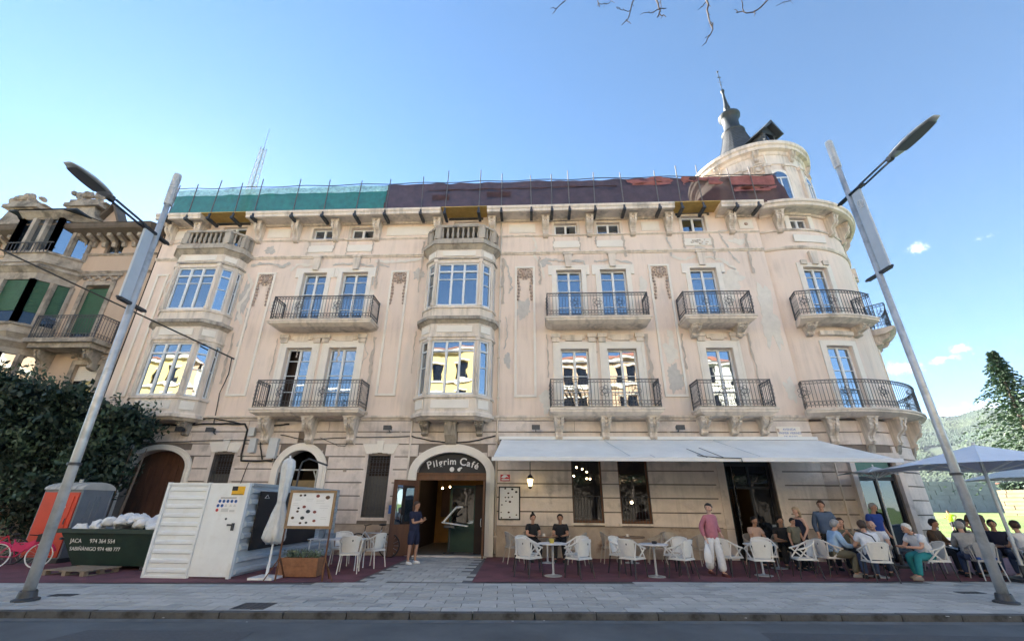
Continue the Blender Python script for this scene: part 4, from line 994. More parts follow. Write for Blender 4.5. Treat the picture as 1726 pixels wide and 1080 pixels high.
# side doorway under the awning
b = MB()
for s_, xx in ((-1, 6.72), (1, 8.36)):
    b.box(min(xx, xx + s_ * .26), max(xx, xx + s_ * .26), -.09, .0, 0, 3.3); b.box(min(xx + s_ * .2, xx + s_ * .34), max(xx + s_ * .2, xx + s_ * .34), -.05, .0, 0, 3.3)
part(b, 'doorway_pilaster', 'course')
b = MB(); b.box(6.74, 6.84, .1, .2, 0, 3.15); b.box(8.24, 8.34, .1, .2, 0, 3.15); b.box(6.84, 8.24, .1, .2, 2.95, 3.15); b.box(7.55, 7.63, .1, .2, 0, 2.95); b.box(6.84, 8.24, .12, .18, 2.2, 2.28); dw = part(b, 'side_door', 'black')
b = MB(); b.box(7.63, 8.24, .14, .15, .1, 2.2); b.box(6.84, 8.24, .14, .15, 2.28, 2.95); b.build('pane', M['glass_dark'], dw)
b = MB(); s0 = 0; b.box(0, .75, 0, .04, .02, 2.9); b.xf(Matrix.Translation((6.86, .1, 0)) @ Matrix.Rotation(R(-100), 4, 'Z')); b.build('door_leaf', M['glass_clear'], dw)

# ---- downpipes, cables on the wall, boxes, wall floodlights
for x, z1 in ((-4.585, 4.55), (-1.345, 13.5)):
    b = MB(); b.tube([(x, -.05, .1), (x, -.05, z1)], .038, 8)
    part(b, 'downpipe', 'stone', smooth=True)
    for k in range(int(z1 / 1.6)):
        b = MB(); b.box(x - .055, x + .055, -.1, 0, .6 + k * 1.6, .64 + k * 1.6); part(b, 'pipe_clip', 'stone')
def wcable(pts, r=.018, y=-.09, m='cable', name='wall_cable'):
    P = []
    for i in range(len(pts) - 1):
        for k in range(5): t = k / 5; P.append((pts[i][0] * (1 - t) + pts[i + 1][0] * t, y + rnd.uniform(-.008, .008), pts[i][1] * (1 - t) + pts[i + 1][1] * t + rnd.uniform(-.012, .012)))
    P.append((pts[-1][0], y, pts[-1][1])); b = MB(); b.tube(P, r, 5); return part(b, name, m, smooth=True)
wcable([(-16.9, 3.75), (-14.5, 3.7), (-12.5, 3.78), (-10.6, 3.8)], .014); wcable([(-9.6, 4.0), (-8.6, 3.8), (-7.2, 3.9), (-4.62, 3.95)], .014)
wcable([(-4.55, 3.95), (-3.8, 3.78), (-3.0, 3.72), (-2.2, 3.78), (-1.4, 3.98)], .022)
wcable([(-12.35, 7.1), (-12.3, 6.4), (-12.45, 5.6), (-12.35, 4.45)], .02); wcable([(-15.5, 4.4), (-13.6, 4.35), (-12.3, 4.42), (-11.1, 4.4), (-10.95, 4.2), (-10.95, 3.3), (-10.9, 3.05), (-9.7, 3.05)], .035)
wcable([(-13.3, 4.3), (-12.9, 4.6), (-12.4, 4.62), (-11.2, 4.4)], .025); wcable([(-10.3, 4.2), (-9.9, 4.35), (-9.35, 4.4)], .03); wcable([(-10.6, 3.0), (-10.75, 2.0), (-10.85, .95)], .014)
wcable([(-10.35, 4.2), (-10.3, 3.6), (-10.1, 3.1)], .025); wcable([(-9.72, 3.05), (-9.72, 3.3)], .02)
wcable([(-8.05, 3.9), (-7.3, 3.6), (-7.0, 3.6), (-7.0, 3.8)], .01)
for (x, z, w, h) in [(-10.55, 3.6, .22, .5), (-10.7, 4.1, .2, .3), (-9.75, 3.5, .3, .72)]:
    b = MB(); b.box(x - w / 2, x + w / 2, -.2, -.05, z - h / 2, z + h / 2); b.box(x - w / 2 - .015, x + w / 2 + .015, -.215, -.2, z - h / 2 - .01, z + h / 2 + .01); part(b, 'junction_box', 'grey_box')
for (x, z) in [(-12.2, 4.12), (-5.4, 4.2), (.1, 4.22), (5.3, 4.22), (-13.4, 4.15)]:
    b = MB(); b.obox((x, -.05, z - .1), (x, -.28, z), .03, .03); b.box(x - .13, x + .13, -.42, -.26, z - .05, z + .08); b.box(x - .15, x + .15, -.44, -.42, z - .07, z + .1); fl = part(b, 'floodlight', 'steel_dark')
b = MB(); b.box(-6.92 - .06, -6.92 + .06, -.06, -.045, 2.68, 2.8); part(b, 'wall_vent', 'dado')

# ---- corner tower
TC = (11.5, 20.2 - D); TR = 3.8
tw = bpy.data.objects.new('tower', None); COL.objects.link(tw); tw.parent = bld; tw.location = (TC[0], TC[1], 0)
def tang(adeg, r=TR): a = R(adeg); return (r * math.sin(a), -r * math.cos(a))
def arcwall(b, a0, a1, z0, z1, ops, r=TR, depth=.3, step=2.0):
    """ops: (angle0, angle1, z0, z1) in degrees; front towards -y at 0 degrees"""
    A = sorted({round(x, 3) for x in [a0 + i * step for i in range(int((a1 - a0) / step) + 1)] + [a1] + [o[0] for o in ops] + [o[1] for o in ops]})
    Z = sorted({z0, z1, *[min(max(o[2], z0), z1) for o in ops], *[min(max(o[3], z0), z1) for o in ops]})
    for i in range(len(A) - 1):
        p, q = tang(A[i], r), tang(A[i + 1], r)
        for j in range(len(Z) - 1):
            ac, zc = (A[i] + A[i + 1]) / 2, (Z[j] + Z[j + 1]) / 2
            if any(o[0] < ac < o[1] and o[2] < zc < o[3] for o in ops): continue
            b.add([(p[0], p[1], Z[j]), (q[0], q[1], Z[j]), (q[0], q[1], Z[j + 1]), (p[0], p[1], Z[j + 1])], [(0, 1, 2, 3)])
    for o in ops:
        for aa, fl in ((o[0], 0), (o[1], 1)):
            p, q = tang(aa, r), tang(aa, r - depth); f = (0, 1, 2, 3) if not fl else (3, 2, 1, 0)
            b.add([(p[0], p[1], o[2]), (q[0], q[1], o[2]), (q[0], q[1], o[3]), (p[0], p[1], o[3])], [f])
        p, q, p2, q2 = tang(o[0], r), tang(o[1], r), tang(o[0], r - depth), tang(o[1], r - depth)
        for zz in (o[2], o[3]): b.add([(p[0], p[1], zz), (q[0], q[1], zz), (q2[0], q2[1], zz), (p2[0], p2[1], zz)], [(0, 1, 2, 3)])
def arcband(b, prof, a0, a1, r=TR, step=3.0):
    """prof: list of (outward, z)"""
    n = max(2, int((a1 - a0) / step)); m_ = len(prof); s0 = len(b.v)
    for i in range(n + 1):
        a = a0 + (a1 - a0) * i / n
        for e, z in prof: p = tang(a, r + e); b.v.append((p[0], p[1], z))
    for i in range(n):
        for k in range(m_ - 1):
            q = s0 + i * m_ + k; b.f.append([q, q + m_, q + m_ + 1, q + 1]); b.mi.append(b.cur)
    b.f.append([s0 + k for k in range(m_)]); b.mi.append(b.cur); b.f.append([s0 + n * m_ + k for k in range(m_)][::-1]); b.mi.append(b.cur)
A0, A1 = -23, 100
tops2 = [(-1.5, 14.2, 4.93, 7.4), (48, 63, 4.93, 7.4), (82, 96, 4.93, 7.4)]; tops3 = [(-1.8, 14, 8.45, 10.9), (48, 63, 8.45, 10.9), (82, 96, 8.45, 10.9)]; tops4 = [(-1.5, 11, 12.85, 13.42), (48, 61, 12.85, 13.4)]
b = MB(); arcwall(b, A0, A1, 4.6, 14.0, tops2 + tops3 + tops4); b.build('tower_wall', M['plaster'], tw)
b = MB()
for a in range(A0, A1, 3):
    p, q = tang(a, TR - .55), tang(a + 3, TR - .55); b.add([(p[0], p[1], 0), (q[0], q[1], 0), (q[0], q[1], 14), (p[0], p[1], 14)], [(0, 1, 2, 3)])
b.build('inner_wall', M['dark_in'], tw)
gops = [(-5.5, 16, 0, 3.3), (44, 62, 0, 3.0)]
b = MB(); arcwall(b, A0, A1, 0, 4.6, gops); b.build('ground_wall', M['wall_joint'], tw)
for j in range(len(zj) - 1):
    z0, z1 = zj[j] + .02, zj[j + 1] - .02
    segs = [(A0, -8.5), (19, 41), (65, A1)] if z0 < 3.3 else [(A0, 2), (2.2, 30), (30.2, 66), (66.2, A1)]
    for (s0_, s1_) in segs:
        b = MB(); arcband(b, [(0, z0), (.045, z0), (.045, z1), (0, z1)], s0_, s1_); b.build('stone_course', M['course'], tw)
for (s0_, s1_) in [(A0, -8.5), (19, 41), (65, A1)]:
    b = MB(); arcband(b, [(0, 0), (.075, 0), (.075, .92), (0, .94)], s0_, s1_); b.build('plinth', M['dado'], tw)
for nm, prof, m_ in [('string_course', [(0, 11.8), (.05, 11.8), (.09, 11.87), (.09, 11.93), (0, 11.95)], 'stone'), ('string_course', [(0, 12.74), (.05, 12.74), (.06, 12.82), (0, 12.83)], 'stone'),
                  ('cornice', [(0, 13.5), (.1, 13.5), (.14, 13.58), (.5, 13.66), (.52, 13.6), (.64, 13.64), (.66, 13.76), (.72, 13.8), (.72, 13.92), (0, 14.0), (-1.0, 14.02)], 'stone')]:
    b = MB(); arcband(b, prof, -19 if nm == 'cornice' else A0, A1, step=2); b.build(nm, M[m_], tw)
for a in (-9, 27.5, 45, 68, 90):
    p = tang(a, TR); addb('cornice_bracket', cb, p[0], p[1], 13.58, R(a), parent=tw)
def tframe(a): p = tang(a); c, s_ = math.cos(R(a)), math.sin(R(a)); return Matrix(((c, -s_, 0, p[0]), (s_, c, 0, p[1]), (0, 0, 1, 0), (0, 0, 0, 1)))
for (a0, a1, z0, z1) in tops2 + tops3 + tops4:
    ac = (a0 + a1) / 2; w = 2 * TR * math.sin(R((a1 - a0) / 2)) * .97
    frame_window(tw, -w / 2, z0 + .01, w, z1 - z0 - .02, .2, 2, (.33, .62, .84) if z1 < 12 else (1,), M4=tframe(ac), name='french_door' if z1 < 12 else 'window')
    b = MB(); wd = (a1 - a0) * 0 + 3.2
    e = .05
    arcband(b, [(0, z0 - .1), (e, z0 - .1), (e, z1 + .22), (0, z1 + .22)], a0 - wd, a0 - .05, step=1.5); arcband(b, [(0, z0 - .1), (e, z0 - .1), (e, z1 + .22), (0, z1 + .22)], a1 + .05, a1 + wd, step=1.5)
    if z1 < 12: arcband(b, [(0, z1 + .01), (e, z1 + .01), (e, z1 + .22), (0, z1 + .22)], a0 - .05, a1 + .05, step=1.5)
    b.split('door_surround' if z1 < 12 else 'window_surround', M['white_panel'], tw)
    if 8 < z0 < 12:
        b = MB(); T = tframe(ac); b.prism([(-.12, z1 + .1), (.12, z1 + .1), (.17, z1 + .72), (-.17, z1 + .72)], 1, -.16, 0); b.box(-.6, -.35, -.1, 0, z1 + .1, z1 + .3); b.box(.35, .6, -.1, 0, z1 + .1, z1 + .3); b.xf(T); b.build('keystone', M['stone'], tw)
        b = MB(); arcband(b, [(0, 7.8), (.16, 7.82), (.16, 7.98), (0, 8.0)], a0 - 2, a1 + 2, step=2); b.build('lintel_console', M['stone'], tw)
b = MB(); T = tframe(8); b.box(-.7, .75, -.03, 0, 12.15, 12.5); b.xf(T); b.build('relief_panel', M['white_panel'], tw)
def arcbalcony(a0, a1, zs, hs, zr, d, brk, bh, name='balcony', medal=(.2, .45, .7)):
    bo = bpy.data.objects.new(name, None); COL.objects.link(bo); bo.parent = tw
    b = MB(); arcband(b, [(0, zs - hs), (d - .3, zs - hs), (d - .05, zs - .15), (d, zs - .13), (d, zs - .07), (d + .05, zs - .06), (d + .05, zs), (0, zs)], a0, a1, step=2.5); b.build('slab', M['stone'], bo)
    n = max(6, int((a1 - a0) / 4)); pts = [tang(a0 + .6, TR + .03)] + [tang(a0 + .6 + (a1 - a0 - 1.2) * k / n, TR + d - .05) for k in range(n + 1)] + [tang(a1 - .6, TR + .03)]
    bo2 = bpy.data.objects.new('railing', None)      # railing parts go straight under the balcony
    bpy.data.objects.remove(bo2)
    railing(bo, pts, zs + .08, zr, medal=medal)
    for a in brk:
        p = tang(a, TR); me = scroll(.36, d * .72, bh).mesh('bracket', M['stone']); addb('bracket', me, p[0], p[1], zs - hs + .003, R(a), parent=bo)
arcbalcony(-14.5, 27, 8.45, .25, 9.5, .72, (-9, 20), .4); arcbalcony(44, 68, 8.45, .25, 9.5, .72, (48, 64), .4); arcbalcony(78, 99, 8.45, .25, 9.5, .72, (81, 95), .4)
# the long first floor balcony wraps the tower; objects of the same builder
arcbalcony(-22, 99, 4.86, .26, 5.9, .68, (-11.5, 6, 23.5, 42, 60, 80, 96), .95, medal=(.06, .2, .33, .47, .6, .75, .9))
b = MB()
for a in (-11.5, 6, 23.5, 42, 60): s0 = len(b.v); b.prism([(0, 3.66), (-.13, 3.66), (-.1, 3.5), (0, 3.3)], 0, -.12, .12); b.xf(tframe(a), s0)
b.split('bracket_drop', M['stone_dirty'], tw)
# tower ground door: glazed, under a green fanlight
T = tframe(5.3)
b = MB(); b.box(-.92, -.74, -.08, .2, 0, 3.3); b.box(.74, .92, -.08, .2, 0, 3.3); b.box(-.92, .92, -.12, .2, 3.24, 3.4); b.xf(T); b.build('doorway_pilaster', M['course'], tw)
b = MB(); b.box(-.72, -.62, .1, .2, 0, 3.2); b.box(.62, .72, .1, .2, 0, 3.2); b.box(-.05, .05, .1, .2, 0, 2.6); b.box(-.62, .62, .08, .2, 2.5, 2.62); b.xf(T); tdo = b.build('glazed_door', M['black'], tw)
b = MB(); b.box(-.62, .62, .14, .15, .1, 2.5); b.xf(T); b.build('pane', glassmat('door_glass', refl=.1, dark=(.02, .02, .02)), tdo)
b = MB(); b.box(-.62, .62, .12, .15, 2.62, 3.2); b.xf(T); b.build('fanlight', flat('green_fanlight', (.12, .24, .22)), tdo)
b = MB(); b.box(-.14, .14, -.02, -.005, 2.0, 2.42); b.xf(tframe(20)); sg = b.build('alarm_sign', M['yellow'], tw)
b = MB(); b.box(-.14, .14, -.028, -.02, 2.34, 2.42); b.ball((0, -.022, 2.18), (.07, .004, .07), 10, 6); b.xf(tframe(20)); b.build('alarm_mark', M['black'], sg)
b = MB(); p = tang(-14); b.tube([(p[0] * 1.01, p[1] * 1.012, .1), (p[0] * 1.01, p[1] * 1.012, 3.2)], .03, 6); b.build('downpipe', M['stone'], tw)
# drum with arched windows
DC = (12.4 - TC[0], 20.4 - D - TC[1]); DR = 2.72
def dt(a, r=DR): q = R(a); return (DC[0] + r * math.sin(q), DC[1] - r * math.cos(q))
def dband(prof, name, m, step=5, a0=-180, a1=180):
    b = MB(); n = int((a1 - a0) / step); k_ = len(prof)
    for i in range(n + 1):
        for e, z in prof: p = dt(a0 + (a1 - a0) * i / n, DR + e); b.v.append((p[0], p[1], z))
    for i in range(n):
        for k in range(k_ - 1): q = i * k_ + k; b.f.append([q, q + k_, q + k_ + 1, q + 1]); b.mi.append(0)
    return b.build(name, M[m], tw)
dband([(0, 13.9), (0, 18.6)], 'drum_wall', 'stone')
dband([(0, 13.9), (.1, 13.9), (.1, 14.9), (.05, 15.0), (0, 15.0)], 'drum_plinth', 'stone')
dband([(0, 18.2), (.06, 18.25), (.1, 18.4), (.28, 18.45), (.3, 18.62), (.38, 18.68), (.38, 18.86), (0, 18.95), (-.4, 18.98)], 'drum_cornice', 'stone', 4)
dband([(0, 17.6), (.05, 17.6), (.05, 17.68), (0, 17.7)], 'drum_moulding', 'stone')
for a in range(-78, 180, 39):
    q = a
    Tm = Matrix(((math.cos(R(q)), -math.sin(R(q)), 0, dt(q)[0]), (math.sin(R(q)), math.cos(R(q)), 0, dt(q)[1]), (0, 0, 1, 0), (0, 0, 0, 1)))
    w = .36; P = [(-w, 15.1), (-w, 16.7)] + [(-w * math.cos(PI * k / 10), 16.7 + w * math.sin(PI * k / 10)) for k in range(1, 10)] + [(w, 16.7), (w, 15.1)]
    b = MB(); b.prism([(x * 1.42, 15.02 + (z - 15.1) * 1.12) for x, z in P], 1, -.09, .05); b.xf(Tm); wo = b.build('drum_window', M['white_panel'], tw)
    b = MB(); b.prism(P, 1, -.1, -.06); b.xf(Tm); b.build('pane', M['glass'], wo)
    b = MB(); b.obox((-w, -.11, 16.66), (w, -.11, 16.66), .04, .05); b.obox((0, -.11, 15.1), (0, -.11, 16.66), .05, .04, (0, 1, 0)); b.box(-w, w, -.13, -.1, 15.05, 15.14)
    for s_ in (-1, 1): b.obox((s_ * w, -.11, 15.1), (s_ * w, -.11, 16.7), .05, .05, (0, 1, 0))
    b.xf(Tm); b.build('frame', M['frame'], wo)
for a in range(-78, 180, 39):
    for q in (a + 10, a + 29):
        p = dt(q + .5, DR + .02); b = MB(); b.box(-.13, .13, -.12, .1, 14.95, 17.4); b.box(-.18, .18, -.17, .1, 17.4, 17.55); b.box(-.16, .16, -.15, .1, 14.9, 15.1)
        b.xf(Matrix.Translation((p[0], p[1], 0)) @ Matrix.Rotation(R(q), 4, 'Z')); b.build('pilaster', M['stone'], tw)
dcb = scroll(.3, .28, .55).mesh('drum_bracket', M['stone'])
for a in (-55, -17, 21, 60, 98): p = dt(a); addb('drum_bracket', dcb, p[0], p[1], 18.42, R(a), parent=tw)
# relief panel and conduit on the drum
b = MB(); T = Matrix.Translation((dt(-17)[0], dt(-17)[1], 0)) @ Matrix.Rotation(R(-17), 4, 'Z')
b.tube([(-.2, -.04, 17.2), (-.25, -.05, 17.6), (0, -.05, 17.75), (.3, -.05, 17.7), (.3, -.04, 17.2), (0, -.04, 17.1), (-.2, -.04, 17.2)], .04, 6); b.ball((0, -.04, 17.4), (.15, .05, .15)); b.xf(T); b.build('drum_relief', M['stone'], tw, smooth=True)
b = MB(); p = dt(-8.5, DR + .04); b.tube([(p[0], p[1], 14), (p[0], p[1], 18.5)], .035, 6); b.build('conduit', M['white_panel'], tw)
# slate bell roof, finial
b = MB()
prof = [(2.75, 18.9), (2.3, 19.05), (1.8, 19.5), (1.4, 20.1), (1.08, 20.8), (.82, 21.5), (.66, 22.1), (.58, 22.5)]
n = 28
rows = []
zprev = None
dense = []
for i in range(len(prof) - 1):
    for k in range(4): t = k / 4; dense.append((prof[i][0] * (1 - t) + prof[i + 1][0] * t, prof[i][1] * (1 - t) + prof[i + 1][1] * t))
dense.append(prof[-1])
for i in range(len(dense) - 1):       # overlapping slate courses
    (r0, z0), (rb1, z1) = dense[i], dense[i + 1]; b.lathe((DC[0], DC[1], 0), [(r0 + .03, z0), (rb1 + .012, z1)], n)
b.build('slate_roof', M['slate'], tw)
b = MB(); b.lathe((DC[0], DC[1], 0), [(.6, 22.45), (.66, 22.52), (.62, 22.62), (.48, 22.7), (.44, 23.2), (.45, 23.6), (.53, 23.75), (.62, 23.84), (.62, 23.96), (.56, 24.04), (.3, 24.15), (.17, 24.3), (.15, 24.5), (.2, 24.6), (.18, 24.75), (.13, 25.0), (.08, 25.6), (.07, 26.0), (.11, 26.1), (.12, 26.22), (.05, 26.32), (.02, 26.4), (.018, 28.0)], 20)
b.ball((DC[0], DC[1], 26.75), .05); b.ball((DC[0], DC[1], 27.2), .04); b.ball((DC[0], DC[1], 27.98), .07); b.obox((DC[0] - .15, DC[1], 27.0), (DC[0] + .2, DC[1], 27.0), .02, .02)
b.obox((DC[0] - .1, DC[1], 27.45), (DC[0] + .12, DC[1], 27.45), .02, .08)
b.build('finial', M['lead'], tw, smooth=True)
# dormer
b = MB(); b.prism([(-.42, 18.4), (.42, 18.4), (.42, 20.0), (-.42, 20.0)], 1, -2.0, .2); T = Matrix.Translation((DC[0], DC[1], .55)) @ Matrix.Rotation(R(22), 4, 'Z'); b.xf(T); dm = b.build('dormer', M['slate'], tw)
b = MB(); b.prism([(-.72, 19.92), (0, 20.72), (.72, 19.92), (.6, 19.9), (0, 20.5), (-.6, 19.9)], 1, -2.35, .2); b.prism([(-.55, 19.95), (.55, 19.95), (0, 20.5)], 1, -2.02, -1.9); b.xf(T); b.build('dormer_roof', M['lead'], dm)
b = MB(); b.box(-.27, .27, -2.03, -2.0, 19.2, 19.9); b.xf(T); b.build('dormer_window', M['glass_dark'], dm)
b = MB(); b.prism([(-2.6, 16.6), (-1.6, 17.4), (.2, 17.4), (.2, 16.6)], 1, -1.2, 1.5); b.box(-2.5, .2, -1.1, 1.5, 14, 16.6); b.build('attic_roof', M['lead'], tw)
b = MB(); b.box(-14, 9.0, 2.6, 12, 14, 15.2); part(b, 'roof_deck', 'lead')

# ---- scaffold netting on the roof edge
net = thing('scaffold_netting', 'green and purple debris netting on poles along the roof edge', 'netting', (0, D - .65, 13.85))
def netpanel(name, x0, x1, z0, z1, m, seed, y0=0, xb0=None, xb1=None, parent=net, amp=.04):
    b = MB(); nx = max(4, int((x1 - x0) / .12)); nz = 8; amp *= 1.6; xb0 = x0 if xb0 is None else xb0; xb1 = x1 if xb1 is None else xb1
    for j in range(nz + 1):
        t = j / nz
        for i in range(nx + 1):
            s_ = i / nx; x = (xb0 * (1 - t) + x0 * t) * (1 - s_) + (xb1 * (1 - t) + x1 * t) * s_ + (.22 * noise.noise((t * 2.5, seed, s_ > .5)) if name == 'red_cloth' else 0)
            z = z0 * (1 - t) + z1 * t + (.05 * noise.noise((x * .8, seed, 0)) if j == nz else .03 * noise.noise((x * 1.5, seed, 1))) + (.13 * noise.noise((x * 1.3, seed, j)) if name == 'red_cloth' else 0)
            b.v.append((x, y0 + amp * noise.noise((x * 1.7, z * 2.2, seed)) + amp * .6 * math.sin(t * PI) * math.sin(x * 2.1), z))
    for j in range(nz):
        for i in range(nx): a = j * (nx + 1) + i; b.f.append([a, a + 1, a + nx + 2, a + nx + 1]); b.mi.append(0)
    return b.build(name, M[m], parent, smooth=True)
netpanel('green_netting', -16.9, -6.65, .02, 1.12, 'net_green', 1); netpanel('pale_netting', -16.9, -6.65, 1.1, 1.52, 'net_green_top', 2, .05)
netpanel('purple_netting', -6.7, 11.0, .02, 1.5, 'net_purple', 3, .02, None, 11.35, amp=.06)
# bands of faded red cloth behind the posts, where the netting is doubled
for (x0, x1, z0, z1, sd) in [(4.3, 6.4, 1.08, 1.46, 5), (6.75, 7.2, 1.05, 1.44, 6), (8.0, 8.55, 1.0, 1.42, 7), (8.85, 10.85, .95, 1.44, 8), (9.0, 10.9, .62, .84, 9), (7.25, 8.0, 1.25, 1.45, 10)]:
    netpanel('red_cloth', x0, x1, z0, z1, 'net_red', sd, -.045, x0 + rnd.uniform(-.2, .3), x1 + rnd.uniform(-.3, .15))
for (x0, x1, z0, z1, sd) in [(-4.5, -3.7, .5, .8, 15), (-2, -.9, .6, .9, 16), (-4.7, 3.9, 1.02, 1.1, 17)]:
    netpanel('folded_hem', x0, x1, z0, z1, 'net_purple', sd, -.05)
b = MB(); P = [(-16.95 + i * .4, -.02, 1.54 + .03 * math.sin(i * .9)) for i in range(71)]; b.tube(P, .02, 5); b.build('top_rope', M['cable'], net)
for i, x in enumerate([-16.8, -15.84, -14.78, -13.64, -12.7, -10.87, -9.44, -7.94, -6.57, -4.94, -3.85, -2.32, -1.31, .03, .94, 1.72, 2.84, 4.11, 5.64, 6.6, 7.53, 8.94, 9.87]):
    ht = [1.7, 1.75, 1.95, 1.75, 1.95, 1.9, 1.8, 1.7, 1.75, 1.85, 2.15, 2.15, 1.9, 1.75, 1.8, 2.0, 1.85, 1.8, 1.85, 2.1, 2.1, 1.9, 1.95][i]
    b = MB(); lean = rnd.uniform(-.05, .05); b.tube([(x, -.09, -.05), (x + lean, -.09, ht)], .022, 6); po = b.build('pole', M['pole_steel'], net)
    b = MB(); b.box(x - .06, x + .06, -.2, .5, -.34, -.22); b.obox((x, -.12, -.34), (x, -.12, .05), .08, .06, (0, 1, 0)); b.build('clamp', M['steel_dark'], po)
# the tower, entrance and rooms are only builders' frames: hand their pieces to the building itself
def unfold(e):
    bpy.context.view_layer.update()
    for c in list(e.children):
        mw = e.matrix_basis @ c.matrix_basis; c.parent = e.parent; c.matrix_basis = mw
    bpy.data.objects.remove(e)
for e in (tw, ent, rm_a, rm_b): unfold(e)
# ================================================================ NEIGHBOUR BUILDING on the left
nb = thing('neighbour_building', 'ochre older house left of the cafe building with green shutters and dark stone bays', 'building', (-21, D, 0))
NX = -21
def npart(b, name, m, smooth=False, parent=None): b.xf(Matrix.Translation((-NX, 0, 0))) if parent is None or parent is nb else b.xf(Matrix.Translation((-NX, 0, 0))); return b.build(name, M[m] if isinstance(m, str) else m, parent or nb, smooth)
nops = [(-20.05, -19.15, 12.28, 12.97), (-20.1, -18.98, 7.7, 10.6), (-19.05, -17.95, 4.0, 6.85), (-27.5, -26.5, 7.7, 10.5), (-19.3, -18.1, .2, 3.0)]
b = MB(); wallpanel(b, -17.36, 0, 13.2, nops, .3, lo=-34); npart(b, 'wall', 'nb_plaster')
b = MB(); b.add([(-34, 12, 0), (-34, 0, 0), (-34, 0, 13.2), (-34, 12, 13.2)], [(0, 1, 2, 3)]); b.add([(-34, .6, 13.2), (-17.36, .6, 13.2), (-17.36, 12, 13.2), (-34, 12, 13.2)], [(0, 1, 2, 3)]); npart(b, 'rear_wall', 'nb_plaster')
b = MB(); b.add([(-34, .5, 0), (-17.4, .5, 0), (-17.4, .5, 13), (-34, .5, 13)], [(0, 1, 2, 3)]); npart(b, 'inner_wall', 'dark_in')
b = MB(); b.prism([(0, 12.95), (-.12, 12.95), (-.75, 13.2), (-.8, 13.3), (-.82, 13.45), (0, 13.6)], 0, -34, -17.4); npart(b, 'eaves_cornice', 'nb_dark')
b = MB(); b.prism([(-.85, 13.45), (8, 16.5), (8, 13.5)], 0, -34, -17.42); npart(b, 'roof', 'lead')
for k in range(34):
    x = -33.8 + k * .49
    if x > -17.6: break
    b = MB(); b.prism([(0, 12.6), (-.1, 12.6), (-.15, 12.8), (-.5, 12.95), (-.5, 13.1), (0, 13.1)], 0, x - .09, x + .09); npart(b, 'eaves_bracket', 'nb_stone')
for z, h in ((12.15, .1), (11.2, .12), (4.5, .18)):
    b = MB(); b.prism(mould(z, z + h, .08), 0, -34, -17.37); npart(b, 'string_course', 'nb_stone')
b = MB(); b.prism([(-22.6, 13.6), (-20.4, 13.6), (-21.5, 15.6)], 1, .9, 1.2); npart(b, 'gable', 'nb_plaster')
b = MB(); b.obox((-22.85, .95, 13.45), (-21.5, .95, 15.75), .6, .1, (0, 0, 1)); b.obox((-21.5, .95, 15.75), (-20.15, .95, 13.45), .6, .1, (0, 0, 1)); npart(b, 'gable_coping', 'nb_dark')
# windows, shutters
for (x0, x1, z0, z1) in nops[:1]: 
    f_ = frame_window(nb, x0 + .02 - NX, z0 + .02, x1 - x0 - .04, z1 - z0 - .04, .15, 2, (1,)); f_.data.materials[0] = M['nb_dark']
def shutter(x0, x1, z0, z1, y, parent=nb):
    b = MB(); n = int((z1 - z0) / .09)
    for k in range(n): zz = z0 + k * (z1 - z0) / n; b.add([(x0, y + .02, zz), (x1, y + .02, zz), (x1, y, zz + .07), (x0, y, zz + .07)], [(0, 1, 2, 3)]); b.add([(x0, y, zz + .07), (x1, y, zz + .07), (x1, y + .02, zz + .09), (x0, y + .02, zz + .09)], [(0, 1, 2, 3)])
    return b
npart(shutter(-20.1, -18.98, 8.3, 10.5, .12), 'roller_shutter', 'shutter')
b = MB(); b.box(-20.1, -18.98, .15, .16, 7.7, 8.3); b.box(-19.05, -17.95, .15, .16, 4, 6.3); npart(b, 'pane', 'glass_dark')
npart(shutter(-19.05, -17.95, 6.2, 6.85, .12), 'blind', 'white_panel')
for (x0, x1, z0, z1) in nops[1:3]:
    b = MB(); w = .2
    b.box(x0 - w, x0, -.05, .02, z0, z1 + w); b.box(x1, x1 + w, -.05, .02, z0, z1 + w); b.box(x0, x1, -.05, .02, z1, z1 + w); b.box(x0 - .4, x1 + .4, -.1, .02, z1 + .45, z1 + .55)
    for q in range(16): b.ball((x0 - .25 + q * (x1 - x0 + .5) / 15, -.05, z1 + .33 + .09 * math.sin(q * 1.3)), (.09, .05, .07), 6, 4)
    npart(b, 'door_surround', 'nb_stone')
# balcony
b = MB(); b.box(-20.75, -17.75, -.95, 0, 7.55, 7.72); b.box(-20.6, -17.9, -.8, 0, 7.35, 7.55); bo = npart(b, 'balcony', 'nb_stone')
s_ = bpy.data.objects.new('tmp', None); COL.objects.link(s_); s_.parent = bo; s_.location = (-NX, 0, 0)
railing(s_, [(-20.65, -.05), (-20.65, -.85), (-17.85, -.85), (-17.85, -.05)], 7.75, 8.75, .13, ())
unfold(s_)
for x in (-20.3, -18.2): o = addb('bracket', scroll(.3, .6, .8).mesh('bracket', M['nb_stone']), x - NX, -.001, 7.36, parent=nb)
